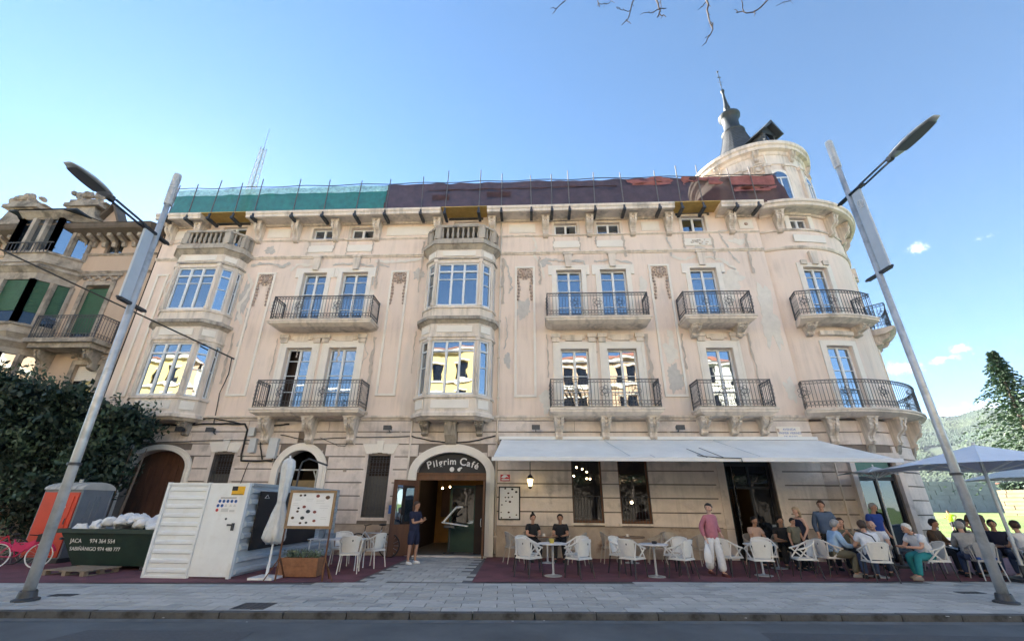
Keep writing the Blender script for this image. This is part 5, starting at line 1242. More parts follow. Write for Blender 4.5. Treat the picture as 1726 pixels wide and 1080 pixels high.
# the polygonal glazed bays in grey stone
def nbay(xc, z0, z1, hw, hd, glz, m='nb_stone', shut=False, name='glazed_bay', nlight=3, bw=None):
    bw = bw or hw + .85
    P = [(-bw, 0), (-hw, -hd), (hw, -hd), (bw, 0)]; P = [(x + xc, y) for x, y in P]
    def ringp(b, e0, e1, za, zb):
        def o(e): return [(P[0][0] - e, P[0][1]), (P[1][0] - e * .5, P[1][1] - e), (P[2][0] + e * .5, P[2][1] - e), (P[3][0] + e, P[3][1])]
        b.add([(x, y, za) for x, y in o(e0)] + [(x, y, zb) for x, y in o(e1)], [(0, 1, 5, 4), (1, 2, 6, 5), (2, 3, 7, 6), (3, 2, 1, 0), (4, 5, 6, 7)])
    b = MB(); ringp(b, 0, 0, z0, glz[0]); ringp(b, .08, .08, glz[0] - .1, glz[0]); ringp(b, 0, 0, glz[1], z1); ringp(b, .03, .22, z1 - .2, z1); ringp(b, .25, .25, z1, z1 + .12); ringp(b, -.1, .08, z0 - .25, z0); ringp(b, .12, .12, z0, z0 + .12)
    o = npart(b, name, m)
    b = MB()
    cn = []
    for (p, q, n) in ((P[0], P[1], 2), (P[1], P[2], nlight), (P[2], P[3], 2)):
        for k in range(n + 1): cn.append((p[0] + (q[0] - p[0]) * k / n, p[1] + (q[1] - p[1]) * k / n))
    for (x, y) in cn: b.obox((x, y, glz[0]), (x, y, glz[1]), .17, .17, (0, 1, 0))
    b.xf(Matrix.Translation((-NX, 0, 0))); b.split('column', M[m], o)
    for (p, q) in ((P[0], P[1]), (P[1], P[2]), (P[2], P[3])):
        b = MB(); k = .96
        b.add([(xc + (p[0] - xc) * k, p[1] * .9, glz[0]), (xc + (q[0] - xc) * k, q[1] * .9, glz[0]), (xc + (q[0] - xc) * k, q[1] * .9, glz[1]), (xc + (p[0] - xc) * k, p[1] * .9, glz[1])], [(0, 1, 2, 3)])
        b.xf(Matrix.Translation((-NX, 0, 0))); b.build('pane', M['glass'] if not shut else M['glass_dark'], o)
        if shut:
            L = math.hypot(q[0] - p[0], q[1] - p[1]); s = shutter(0, L, glz[0] + .55, glz[1], 0)
            d_ = ((q[0] - p[0]) / L, (q[1] - p[1]) / L); s.xf(Matrix(((d_[0], -d_[1], 0, xc + (p[0] - xc) * .98 - NX), (d_[1], d_[0], 0, p[1] * .95), (0, 0, 1, 0), (0, 0, 0, 1)))); s.build('roller_shutter', M['shutter'], o)
    return o, ringp
o1, rp = nbay(-22.6, 11.3, 13.9, .95, .9, (11.9, 13.65))
b = MB(); b.tube([(-23.6, -1.0, 12.3), (-21.4, -1.0, 12.3)], .03, 6); 
for k in range(12): b.obox((-23.5 + k * .18, -1.0, 11.8), (-23.5 + k * .18, -1.0, 12.3), .02, .02, (0, 1, 0))
b.xf(Matrix.Translation((-NX, 0, 0))); b.build('railing', M['iron'], o1)
b = MB(); b.add([(-24.9, 0, 14.0), (-23.9, -1.2, 14.0), (-21.3, -1.2, 14.0), (-20.5, 0, 14.0), (-22.6, 1.5, 14.5)], [(0, 1, 4), (1, 2, 4), (2, 3, 4)]); b.box(-24.2, -20.9, -1.15, .3, 13.95, 14.03); npart(b, 'bay_roof', 'lead')
nbay(-22.9, 8.0, 11.0, 1.35, .95, (8.45, 10.45), shut=True, nlight=2)
nbay(-22.9, 4.6, 7.6, 1.35, .95, (5.2, 7.15), nlight=2)
b = MB(); b.box(-24.2, -21.5, -.7, 0, 0, 4.4); npart(b, 'bay_base', 'nb_stone')
# stone crest on the roof behind the bay
for xc, k in ((-22.7, 1.0), (-26.0, .9)):
    b = MB(); b.prism([(-1.1, 13.9), (1.1, 13.9), (.8, 14.5), (.6, 15.1), (-.6, 15.1), (-.8, 14.5)], 1, -.2, .4); b.box(-.95, .95, -.35, .5, 15.05, 15.25); b.box(-.75, .75, -.3, .4, 15.25, 15.45)
    for q in range(22): b.ball((rnd.uniform(-.7, .7), -.1 + rnd.uniform(-.2, .2), 15.5 + rnd.random() * .35), (rnd.uniform(.08, .25), .15, rnd.uniform(.08, .2)), 6, 4)
    b.ball((0, -.1, 15.85), (.15, .1, .22)); b.prism([(-1.15, 15.3), (-.7, 15.2), (-.7, 15.45)], 1, -.2, .2); b.prism([(1.15, 15.3), (.7, 15.2), (.7, 15.45)], 1, -.2, .2)
    b.xf(Matrix.Translation((xc, .6, .3))); npart(b, 'stone_crest', 'nb_stone')
# low garden wall behind the shrubs
gw = thing('garden_wall', 'low dark stone garden wall hidden behind the big shrub', 'wall', (-20, 15.2, 0))
b = MB(); b.box(-8, 4.4, 0, .3, 0, 1.5); b.build('wall_face', M['nb_stone'], gw); b = MB(); b.box(-8.05, 4.45, -.05, .35, 1.5, 1.6); b.build('coping', M['nb_stone'], gw)

# lattice mast beyond the roof
ms = thing('lattice_mast', 'thin steel lattice radio mast rising behind the green netting', 'mast', (-20.9, 25, 15))
b = MB(); 
for z in range(0, 17):
    w = .34 - z * .012; w2 = .34 - (z + 1) * .012; z0 = z * .72; z1 = z0 + .72
    cs = [(-w, -w), (w, -w), (w, w), (-w, w)]; cs2 = [(-w2, -w2), (w2, -w2), (w2, w2), (-w2, w2)]
    for k in range(4):
        a, c = cs[k], cs2[k]; n2 = cs2[(k + 1) % 4]; n1 = cs[(k + 1) % 4]
        b.obox((*a, z0), (*c, z1), .045, .045, (0, 1, 0)); b.obox((*a, z0), (*n2, z1), .025, .025, (0, 1, 0)); b.obox((*a, z0), (*n1, z0), .025, .025)
b.build('lattice', M['steel'], ms)
b = MB(); b.tube([(0, 0, 12.2), (0, 0, 14.2)], .02, 5); b.obox((-.3, 0, 12.0), (.3, 0, 12.0), .03, .03); b.build('aerial', M['steel'], ms)
b = MB(); b.box(-1, 1, -1, 1, -15, 0); b.build('mast_base', M['lead'], ms)

# ================================================================ BUILDINGS ACROSS THE STREET (seen in the window reflections)
def opp(x0, x1, h, m, label, y=-15, fl=5):
    t = thing('opposite_building', label, 'building', ((x0 + x1) / 2, y, 0)); w = (x1 - x0) / 2
    nwin = int(w * 2 / 2.3); ops_ = []
    for f in range(fl):
        for k in range(nwin):
            u = -w + (k + .5) * 2 * w / nwin; z = 1.2 + f * 3.3
            if z + 2 < h: ops_.append((u - .55, u + .55, z, z + 1.9))
    b = MB(); wallpanel(b, w, 0, h, ops_, .3, lo=-w); b.xf(Matrix.Rotation(PI, 4, 'Z')); b.build('wall', M[m], t)
    b = MB(); b.box(-w, w, -10, -.35, 0, h - .1); b.build('core', M['opp_cream'], t)
    b = MB(); b.box(-w, w, .0, .25, 0, 3.7); b.build('bounce_cut_band', M['nb_dark'], t)  # dark street-level band, added out of view to cut bounce light
    b = MB(); b.box(-w, w, 0, .3, 10.6, 10.9); b.box(-w, w, 0, .2, 14.0, 14.2); b.build('band', M['opp_cream'], t)
    b = MB(); b.box(-w, w, 0, .5, h, h + .35); b.build('cornice', M['opp_cream'], t)
    b = MB(); b.prism([(.6, h + .35), (-10, h + .35), (-5, h + 2.5)], 0, -w, w); b.build('roof', M['terracotta'], t)
    for o in ops_:
        b = MB(); b.box(-o[1], -o[0], -.25, -.2, o[2], o[3]); b.build('window', M['glass_dark'], t)
        b = MB(); b.box(-o[1] - .15, -o[0] + .15, 0, .06, o[3] + .05, o[3] + .2); b.box(-o[1] - .1, -o[0] + .1, 0, .12, o[2] - .1, o[2]); b.build('window_trim', M['opp_cream'], t)
    return t
opp(-56, -33, 17.2, 'opp_yellow', 'long yellow building across the street opposite the left bay')
opp(-15.5, -.8, 17.6, 'opp_yellow', 'bright yellow building across the street mirrored in the middle bay')
opp(3.6, 14.5, 17.0, 'opp_orange', 'orange brick building across the street opposite the paired balcony')
opp(14.8, 32, 16.6, 'opp_cream', 'cream building across the street opposite the right balcony')
opp(-32, -16, 9.0, 'opp_cream', 'low cream building across the street between taller yellow ones', fl=2)

# ================================================================ TREES AND SHRUBS
def leafmass(b, c, rx, ry, rz, n, s0, s1, seed, hollow=.35):
    r_ = random.Random(seed)
    for i in range(n):
        v = Vector((r_.gauss(0, 1), r_.gauss(0, 1), r_.gauss(0, 1))).normalized(); rr = (hollow + (1 - hollow) * r_.random()) 
        lump = 1 + .28 * noise.noise(v * 2.3 + Vector((seed, 0, 0))); p = Vector((c[0] + v.x * rx * rr * lump, c[1] + v.y * ry * rr * lump, c[2] + v.z * rz * rr * lump))
        s_ = r_.uniform(s0, s1); d = (v + Vector((r_.uniform(-.8, .8), r_.uniform(-.8, .8), r_.uniform(-1, .4)))).normalized(); e = d.orthogonal().normalized(); e = (Matrix.Rotation(r_.uniform(0, 2 * PI), 3, d) @ e)
        f = d.cross(e)
        b.add([p, p + e * s_ * .55 + f * s_ * .32, p + e * s_ * 1.15, p + e * s_ * .55 - f * s_ * .32], [(0, 1, 2, 3)])
sh = thing('garden_shrub', 'large dark evergreen shrub spreading over the garden wall on the left', 'shrub', (-16, 14.9, 0))
b = MB(); b.cur = 0
for q, (x, y, z, rx, ry, rz, n) in enumerate([(-1.8, 0, 2.6, 1.9, 1.2, 2.5, 5200), (-4.2, .2, 3.0, 1.9, 1.3, 2.7, 5200), (.6, 0, 3.3, 1.5, 1.0, 1.5, 3000), (1.7, .2, 3.95, 1.0, .8, .6, 1400), (-3.0, .3, 5.0, 1.7, 1.0, 1.0, 1700), (-1.2, .3, 4.5, 1.3, .8, .9, 1300),
                                              (1.7, .0, 2.5, .8, .7, .9, 1200), (-5.6, .2, 2.0, 1.2, 1, 2.0, 2200), (-.2, -.1, 1.6, 1.2, .8, 1.4, 2000), (-5.6, .3, 4.6, 1.2, .8, 1.4, 900)]):
    leafmass(b, (x, y, z), rx, ry, rz, n, .09, .2, q + 1, .25)
for q in range(70):
    x = rnd.uniform(-6.2, 2.4); top = 5.6 if x < -2.2 else (4.9 if x < .5 else 4.5); z = top - rnd.random() ** 2 * 3.6 + rnd.uniform(-.2, .35); leafmass(b, (x, rnd.uniform(-1.25, -.3), z), rnd.uniform(.25, .6), .3, rnd.uniform(.2, .55), 100, .1, .24, 500 + q, .1)
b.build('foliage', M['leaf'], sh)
b = MB()
for q, (x, y, z, rx, ry, rz, n) in enumerate([(-3.0, -.1, 5.3, 1.9, .8, 1.1, 700), (-4.6, -.6, 3.6, 1.2, .9, 1.7, 500), (-1.3, -.6, 3.6, 1.5, .8, 1.5, 500), (1.0, -.5, 3.9, 1.6, .7, .9, 450), (-5.4, -.3, 1.4, .8, .8, .9, 200), (.6, .3, 4.85, .5, .4, .5, 60), (1.9, .3, 4.75, .5, .4, .5, 60)]):
    leafmass(b, (x, y, z), rx, ry, rz, n, .09, .17, q + 40, .5)
for q in range(60):  # extra paler clumps imitate lit leaves by colour
    x = rnd.uniform(-6.2, 2.2); top = 5.9 if x < -2.2 else (5.0 if x < .5 else 4.5); leafmass(b, (x, rnd.uniform(-1.4, -.5), top - rnd.random() * 4.3), rnd.uniform(.2, .55), .25, rnd.uniform(.12, .35), 26, .09, .2, 800 + q, .2)
b.build('young_lit_foliage', M['leaf2'], sh)
b = MB()
for k in range(14):
    x = rnd.uniform(-4.5, 2.4); t = rnd.uniform(-.6, .6); b.tube([(x, .1, 0), (x + t * .3, .0, 1.0), (x + t, .0, 2.2), (x + t * 1.6, 0, 3.3)], [.06, .05, .035, .015], 6)
b.build('stems', M['bark'], sh)
# a few trailing runners over the bay sill
# conifer on the lawn
def conifer(x, y, h, w, label, seed, base=0):
    t = thing('conifer_tree', label, 'tree', (x, y, base)); r_ = random.Random(seed)
    b = MB(); b.tube([(0, 0, 0), (.05, 0, h * .5), (0, 0, h)], [h * .022, h * .013, .03], 8); b.build('trunk', M['bark'], t)
    b = MB(); tips = MB()
    for i in range(int(h * 17)):
        f = i / (h * 17); z = h * (.27 + .73 * f); L = w * (1 - f) ** 1.05 * r_.uniform(.65, 1.15) * (1 + .15 * math.sin(f * 23)); a = i * 2.4 + r_.uniform(-.3, .3)
        L = max(L, .25); m_ = 6; P = []
        for k in range(m_ + 1): s_ = k / m_; P.append(Vector((math.cos(a) * L * s_, math.sin(a) * L * s_, z + .18 * L * math.sin(s_ * PI) - .22 * L * s_ * s_)))
        for k in range(m_):
            for q in range(7):
                s_ = r_.random(); p = P[k].lerp(P[k + 1], s_); g = r_.uniform(.16, .42) * (1.1 - .5 * (k / m_)); d = Vector((math.cos(a) + r_.uniform(-.9, .9), math.sin(a) + r_.uniform(-.9, .9), r_.uniform(-.55, .2))).normalized() * g
                e = Vector((r_.uniform(-.4, .4), r_.uniform(-.4, .4), r_.uniform(-.5, .5))).normalized() * g * .3
                (tips if r_.random() < .25 else b).add([p, p + d * .5 + e, p + d, p + d * .5 - e], [(0, 1, 2, 3)])
    b.build('crown', M['needle'], t); tips.build('branch_tips', M['leaf2'], t)
    return t
conifer(43.0, 40.5, 15.5, 6.4, 'tall ragged conifer standing on the lawn at the right edge', 3, -.25)
# tree over the camera whose twigs hang into the top of the frame
ot = thing('street_tree', 'bare hanging twigs of a street tree against the sky at the top', 'tree', (4.5, -2.2, 0))
b = MB(); b.tube([(0, 0, -.13), (.1, 0, 3), (-.2, .4, 6), (-.5, 1.2, 8.5)], [.28, .22, .16, .08], 10); b.build('trunk', M['bark'], ot)

# leafy street trees out of view, mirrored in panes and added to block bounce light
tb, lb = MB(), MB()
tb.tube([(0, 0, 0), (.1, 0, 2.2), (0, .1, 4.2), (.1, 0, 7)], [.22, .17, .12, .04], 8)
for k in range(7): a = k * .9; tb.tube([(0, 0, 3 + k * .45), (math.cos(a) * 1.1, math.sin(a) * 1.1, 4.3 + k * .5), (math.cos(a) * 1.9, math.sin(a) * 1.9, 4.9 + k * .6)], [.09, .05, .02], 6)
for q, c in enumerate([(0, 0, 6.2), (1.5, .5, 5.4), (-1.6, .2, 5.6), (.2, -1.4, 5.2), (.4, 1.4, 7.4), (-.7, -.5, 8.2)]): leafmass(lb, c, 2.0, 2.0, 1.7, 900, .16, .34, 300 + q, .2)
tme, lme = tb.mesh('trunk', M['bark'], True), lb.mesh('crown', M['leaf2'])
TL = ['at the far left end of the row', 'second from the left end of the row', 'before the low cream building', 'left of the bright yellow building', 'before the left end of the bright yellow building', 'before the middle of the bright yellow building', 'before the left end of the orange building', 'before the middle of the orange building', 'before the right end of the orange building', 'before the left end of the cream building', 'before the middle of the cream building', 'at the right end of the row']
for i, (x, s_) in enumerate([(-44, 1.1), (-35, 1.0), (-26.5, 1.15), (-19, 1.05), (-12.5, .97), (-6.8, .92), (3.6, .95), (9.5, 1.0), (15.5, 1.0), (20.6, 1.0), (25.5, 1.0), (34, 1.1)]):
    t = thing('plane_tree', 'leafy unseen street tree across the road ' + TL[i], 'tree', (x, -11.8 + rnd.uniform(-.3, .3), 0), rnd.uniform(0, 6), 'street trees across the road blocking bounce light')
    t.scale = (s_,) * 3
    for nm, me in (('trunk', tme), ('crown', lme)): o = bpy.data.objects.new(nm, me); COL.objects.link(o); o.parent = t
def twig(b, pts, r0, r1):
    n = len(pts); P = []
    for i in range(n - 1):
        for k in range(3): t = k / 3; P.append(Vector(pts[i]).lerp(Vector(pts[i + 1]), t) + Vector((rnd.uniform(-.012, .012), rnd.uniform(-.02, .02), rnd.uniform(-.012, .012))))
    P.append(Vector(pts[-1])); m_ = len(P); b.tube(P, [r0 + (r1 - r0) * i / (m_ - 1) for i in range(m_)], 5)
    for p in P[2::2]:
        d = Vector((rnd.uniform(-1, 1), rnd.uniform(-1, 1), rnd.uniform(-1, .2))).normalized() * rnd.uniform(.03, .09); b.tube([p, p + d], [r1 * 1.1, r1 * .5], 4)
Y0 = 4.2
def T_(x, z, dy=0): return (x - 4.5, Y0 + dy + 2.2, z)
b = MB()
twig(b, [T_(.85, 9.2), T_(.56, 8.73), T_(.38, 8.43)], .012, .005); twig(b, [T_(.42, 8.5), T_(.36, 8.55)], .007, .004)
twig(b, [T_(1.2, 9.0), T_(1.06, 8.69), T_(1.07, 8.52)], .01, .005); twig(b, [T_(1.06, 8.62), T_(1.18, 8.6), T_(1.25, 8.66)], .006, .004)
twig(b, [T_(1.7, 9.2), T_(1.59, 8.66), T_(1.5, 8.31), T_(1.36, 8.08)], .013, .005); twig(b, [T_(1.52, 8.4), T_(1.4, 8.44), T_(1.32, 8.5)], .006, .004); twig(b, [T_(1.45, 8.2), T_(1.5, 8.1)], .006, .004)
twig(b, [T_(1.95, 9.2), T_(1.92, 8.63), T_(1.95, 8.38), T_(1.89, 8.22)], .018, .007); twig(b, [T_(1.95, 8.4), T_(1.82, 8.36), T_(1.71, 8.34)], .008, .004); twig(b, [T_(1.93, 8.4), T_(2.05, 8.42)], .009, .005); twig(b, [T_(1.93, 8.33), T_(2.02, 8.22)], .009, .005); twig(b, [T_(2.05, 8.9), T_(2.0, 8.6), T_(1.96, 8.42)], .008, .005)
twig(b, [T_(2.75, 9.2), T_(2.68, 8.58), T_(2.62, 8.24), T_(2.63, 7.9), T_(2.5, 7.63)], .018, .006); twig(b, [T_(2.65, 8.5), T_(2.55, 8.42)], .007, .004); twig(b, [T_(2.63, 7.95), T_(2.67, 8.02), T_(2.62, 8.05)], .008, .005)
twig(b, [T_(4.2, 8.9), T_(3.54, 8.49), T_(3.28, 8.26), T_(3.03, 8.25)], .015, .006); twig(b, [T_(3.15, 8.25), T_(3.15, 8.54), T_(3.18, 8.7)], .007, .004); twig(b, [T_(3.3, 8.28), T_(3.27, 8.15)], .007, .004); twig(b, [T_(3.1, 8.27), T_(3.02, 8.33)], .006, .004)
twig(b, [T_(4.0, 8.6), T_(3.79, 8.46), T_(3.63, 8.37)], .007, .003)
b.build('twigs', M['twig'], ot)
b = MB()      # limbs that carry them, above the frame
fork = (-.5, 1.2, 8.5)
for ends in [(.85, 9.2), (1.2, 9.0), (1.7, 9.2), (1.95, 9.2), (2.05, 8.9), (2.75, 9.2), (4.2, 8.9), (4.0, 8.6)]:
    e = T_(*ends); b.tube([fork, ((fork[0] + e[0]) / 2, (fork[1] + e[1]) / 2, max(fork[2], e[2]) + .7), e], [.05, .03, .012], 6)
b.build('limb', M['bark'], ot)

# overhead cable
A2 = Vector((-12.22, 16.4, 7.03)); Q = Vector((-18.43, 12.0, 9.63)); Bp = A2 + (Q - A2) * 1.9
b = MB(); b.tube([A2.lerp(Bp, k / 24) + Vector((0, 0, -.25 * math.sin(PI * k / 24) * 0)) for k in range(25)], .028, 6)
oc = b.build('overhead_cable', M['cable']); tag(oc, 'black overhead cable crossing from upper left to the cafe facade', 'cable')

# ================================================================ LAMP POSTS
def lamp_post(x, y, htop, zc1, zc2, side, label, arm_dy, ROT=R(-86), AL=2.6, lean=0):
    t = thing('street_lamp', label, 'street lamp', (x, y, 0), ROT, 'lamp posts on the pavement')
    b = MB(); b.lathe((0, 0, 0), [(.19, 0), (.19, .03), (.14, .05), (.125, .14), (.115, .16)], 20); b.build('base', M['steel_dark'], t)
    b = MB(); b.tube([(0, 0, .1), (0, 0, 3.0), (0, 0, htop - .9)], [.088, .08, .062], 20); b.build('pole', M['steel'], t, smooth=True)
    b = MB(); b.tube([(0, 0, htop - .95), (0, 0, htop)], .085, 14)
    for k in range(12): b.lathe((0, 0, htop - .92 + k * .075), [(.085, 0), (.094, .015), (.094, .045), (.085, .06)], 14)
    b.build('radio_cylinder', M['steel'], t)
    b = MB(); b.tube([(0, 0, 2.25), (0, 0, 2.30)], .112, 20); b.build('collar', M['steel_dark'], t)
    # double banner panel between two brackets
    s = side
    for z in (zc1, zc2): b = MB(); b.box(-.36, .36, -.05, .05, z - .03, z + .03); b.box(-.42, .42, -.022, .022, z - .012, z + .03); b.build('bracket', M['steel_dark'], t)
    b = MB(); x0, x1 = sorted((s * .1, s * .36)); b.prism([(x0, zc1 + .04), (x1 if s > 0 else x1, zc1 + .04), (x1, zc2 - .04), (x0, zc2 - .04)], 1, -.025, .025)
    b.build('banner_panel', M['banner'], t)
    zz = zc2 - .42; b = MB(); b.tube([(s * .25 + .09 * math.cos(q * PI / 5), -.032, zz + .09 * math.sin(q * PI / 5)) for q in range(11)], .008, 4)
    b.tube([(s * .25 + .05 * math.cos(q * PI / 2), -.032, zz - .01 + .05 * math.sin(q * PI / 2)) for q in range(5)], .007, 4); b.obox((s * .25 - .07, -.033, zz - .14), (s * .25 + .07, -.033, zz - .14), .02, .01); b.obox((s * .25, -.033, zz - .1), (s * .25, -.033, zz + .09), .012, .01)
    b.build('emblem', M['white'], t)
    # arm with two parallel bars and luminaire
    a0 = Vector((-.32, 0, zc2)); a1 = Vector((1.3, 0, zc2 + .03)); a2 = Vector((1.42, 0, zc2 + .03)); a3 = Vector((AL, 0, zc2 + .06))
    b = MB(); b.obox(a0, Vector((.5, 0, zc2)), .1, .06)
    for dz in (-.065, .065): b.obox(Vector((.42, dz, zc2)), a1 + Vector((0, dz, 0)), .03, .04)
    b.obox(a1, a2, .1, .12); b.build('arm', M['steel_dark'], t)
    d = (a3 - a2); L = d.length; d.normalize(); e = Vector((0, 0, 1)).cross(d).normalized(); u = d.cross(e)
    b = MB(); n = 10; rows = []
    for i in range(n + 1):
        q = i / n; w = .18 * (math.sin(PI * min(1, .12 + q * .82)) ** .45); h = .10 * (math.sin(PI * min(1, .15 + q * .83)) ** .6)
        c = a2 + d * (L * q); rows.append([c + e * (w * math.cos(g)) + u * (h * math.sin(g) if math.sin(g) > 0 else .35 * h * math.sin(g)) for g in [2 * PI * k / 14 for k in range(14)]])
    vs = [p for r in rows for p in r]; fs = [(i * 14 + k, i * 14 + (k + 1) % 14, (i + 1) * 14 + (k + 1) % 14, (i + 1) * 14 + k) for i in range(n) for k in range(14)] + [tuple(range(14))[::-1], tuple(n * 14 + k for k in range(14))]
    b.add(vs, fs); lh = b.build('lamp_head', M['steel'], t, smooth=True)
    b = MB(); vs = []
    for i in range(2, n): q = i / n; w = .15 * (math.sin(PI * min(1, .12 + q * .82)) ** .45); c = a2 + d * (L * q) - u * .045; vs += [c + e * w, c - e * w]
    b.add(vs, [(2 * i, 2 * i + 1, 2 * i + 3, 2 * i + 2) for i in range(n - 3)]); b.build('lens', M['lens'], lh)
    t.rotation_euler = (Matrix.Rotation(lean, 3, 'Y') @ Matrix.Rotation(ROT, 3, 'Z')).to_euler()
    return t
lamp_post(-8.9, 8.47, 9.45, 5.72, 7.58, 1, 'leaning-looking steel lamp post with grey banner panel in front of the shrub, on the left', -.75, AL=2.38, lean=R(-1.7))
lamp_post(8.79, 9.91, 11.35, 7.0, 9.4, 1, 'taller steel lamp post with banner panel and arm to the right, on the right', -.75, lean=R(-.8))

# ================================================================ AWNING
aw = thing('awning', 'long pale grey fabric awning stretched over the cafe terrace tables', 'awning', (4.5, D - .06, 3.85))
AX = 4.5
b = MB(); nx = 44; ny = 8
for j in range(ny + 1):
    t = j / ny
    for i in range(nx + 1):
        s_ = i / nx; x0, x1 = -1.15 + t * -.08, 10.08 + t * .55; x = x0 + (x1 - x0) * s_
        # rafters under the cloth lift it a little; it sags between them
        sag = -.07 * abs(math.sin(s_ * PI * 4)) * math.sin(t * PI); b.v.append((x - AX, -.06 - t * 2.72, 0 - t * .93 + sag + .015 * noise.noise((x * .9, t * 3, 0))))
for j in range(ny):
    for i in range(nx): a = j * (nx + 1) + i; b.f.append([a, a + 1, a + nx + 2, a + nx + 1]); b.mi.append(0)
b.build('cloth', M['awning'], aw, smooth=True)
b = MB(); b.box(-1.25 - AX, 10.12 - AX, -.14, .0, -.02, .09); b.build('cassette', M['awning_bar'], aw)
b = MB(); b.box(-1.22 - AX, 10.1 - AX, -.15, -.02, -.06, -.022); b.build('roller', M['steel_dark'], aw)
b = MB(); b.box(-1.26 - AX, 6.1 - AX, -2.84, -2.74, -1.01, -.9); b.box(6.12 - AX, 10.7 - AX, -2.84, -2.74, -1.01, -.9); b.build('front_bar', M['awning_bar'], aw)
for x in (-.6, 2.6, 6.6, 9.4):
    b = MB(); b.obox((x - AX, -.1, -.1), (x + .9 - AX, -1.4, -.62), .05, .05); b.obox((x + .9 - AX, -1.4, -.62), (x - AX, -2.74, -.98), .045, .045); b.build('folding_arm', M['steel'], aw)
for (x, t0, t1) in [(2.55, .1, .9), (5.0, .55, .95), (5.45, .5, .97), (6.4, .05, .9), (3.6, .85, .95)]:      # seams and a torn edge
    b = MB(); b.obox((x - AX, -.06 - t0 * 2.72, -t0 * .93 + .012), (x + (t1 - t0) * .5 - AX, -.06 - t1 * 2.72, -t1 * .93 + .012), .03, .01); b.build('seam', M['grey_box'] if x != 5.0 and x != 5.45 else M['steel_dark'], aw)
b = MB(); b.tube([(5.0 - AX, -2.4, -.8), (5.4 - AX, -2.86, -.9), (6.1 - AX, -2.87, -.92), (6.12 - AX, -2.86, -1.03)], .012, 5); b.build('cord', M['cable'], aw)

# ================================================================ BIG PARASOLS on the right
def parasol(x, y, half, ze, za, label, m='umb', rot=0, valance=True):
    t = thing('parasol', label, 'parasol', (x, y, 0), rot, 'open parasols at the right of the terrace')
    b = MB(); n = 8; g = 6
    for sx, sy in ((1, 0), (0, 1), (-1, 0), (0, -1)):
        s0 = len(b.v); k_ = 8
        for i in range(g + 1):
            for j in range(k_ + 1):
                f = i / g; u = (j / k_ * 2 - 1) * f; px, py = (sx * f + (-sy) * u, sy * f + sx * u); z = za + (ze - za) * f ** 1.08 - .05 * math.sin(PI * f) + .05 * (abs(u) - f) * -1 * f * .4
                b.v.append((px * half, py * half, z - .05 * (1 - abs(j / k_ * 2 - 1)) * f * -1))
        for i in range(g):
            for j in range(k_): a = s0 + i * (k_ + 1) + j; b.f.append([a, a + 1, a + k_ + 2, a + k_ + 1]); b.mi.append(0)
    b.build('canopy', M[m], t, smooth=False)
    b = MB()
    for a in range(8):
        an = a * PI / 4; r_ = half * (1.0 if a % 2 == 0 else 1.414) * .97; b.obox((0, 0, za - .06), (r_ * math.cos(an), r_ * math.sin(an), ze - .0), .022, .03)
        b.obox((.05 * math.cos(an), .05 * math.sin(an), ze - .12), (r_ * .55 * math.cos(an), r_ * .55 * math.sin(an), za + (ze - za) * .55 - .06), .02, .025)
    b.split('rib', M['white_metal'], t)
    b = MB(); b.tube([(0, 0, .05), (0, 0, za + .06)], .04 if half > 1 else .02, 12); b.build('pole', M['white_metal'] if m != 'umb' else M['steel'], t)
    b = MB(); b.box(-.4, .4, -.4, .4, 0, .07); b.tube([(0, 0, .07), (0, 0, .35)], .06, 12); b.build('base', M['steel_dark'], t)
    return t
parasol(12.0, 12.75, 1.75, 2.62, 3.22, 'large blue-grey square parasol over the crowded tables at the right edge', rot=R(2))
parasol(11.0, 15.3, .75, 2.62, 2.86, 'small pale parasol half hidden behind the awning end by the glazed door', 'umb_white')
parasol(19.6, 18.2, 2.0, 2.65, 3.4, 'far white parasol at the right edge behind the big blue-grey one', 'umb_white')
# closed parasol on the left
cp_ = thing('closed_parasol', 'folded white parasol tied round its pole beside the menu stand', 'parasol', (-6.2, 11.25, 0))
b = MB(); n = 14; rows = []
prof = [(.03, .72), (.22, .78), (.21, 1.0), (.15, 1.35), (.085, 1.62), (.11, 1.9), (.13, 2.2), (.15, 2.45), (.12, 2.6), (.05, 2.66)]
for i, (r_, z) in enumerate(prof):
    for k in range(28):
        a = 2 * PI * k / 28; rr = r_ * (1 + (.28 if i < 4 else .16) * math.cos(a * 7 + i * .35)); b.v.append((rr * math.cos(a), rr * math.sin(a), z + (.07 * math.cos(a * 7) if i in (1,) else 0)))
for i in range(len(prof) - 1):
    for k in range(28): a = i * 28 + k; c = i * 28 + (k + 1) % 28; b.f.append([a, c, c + 28, a + 28]); b.mi.append(0)
b.build('folded_cloth', M['umb_white'], cp_, smooth=True)
b = MB(); b.tube([(.0, 0, 0), (0, 0, 2.72)], .022, 8); b.build('pole', M['white_metal'], cp_)
b = MB(); b.box(-.28, .28, -.28, .28, .005, .05); b.tube([(0, 0, .05), (0, 0, .3)], .035, 8); b.build('base', M['white_metal'], cp_)
b = MB(); b.lathe((0, 0, 1.62), [(.098, -.03), (.1, 0), (.098, .03)], 14); b.build('strap', M['grey_box'], cp_)

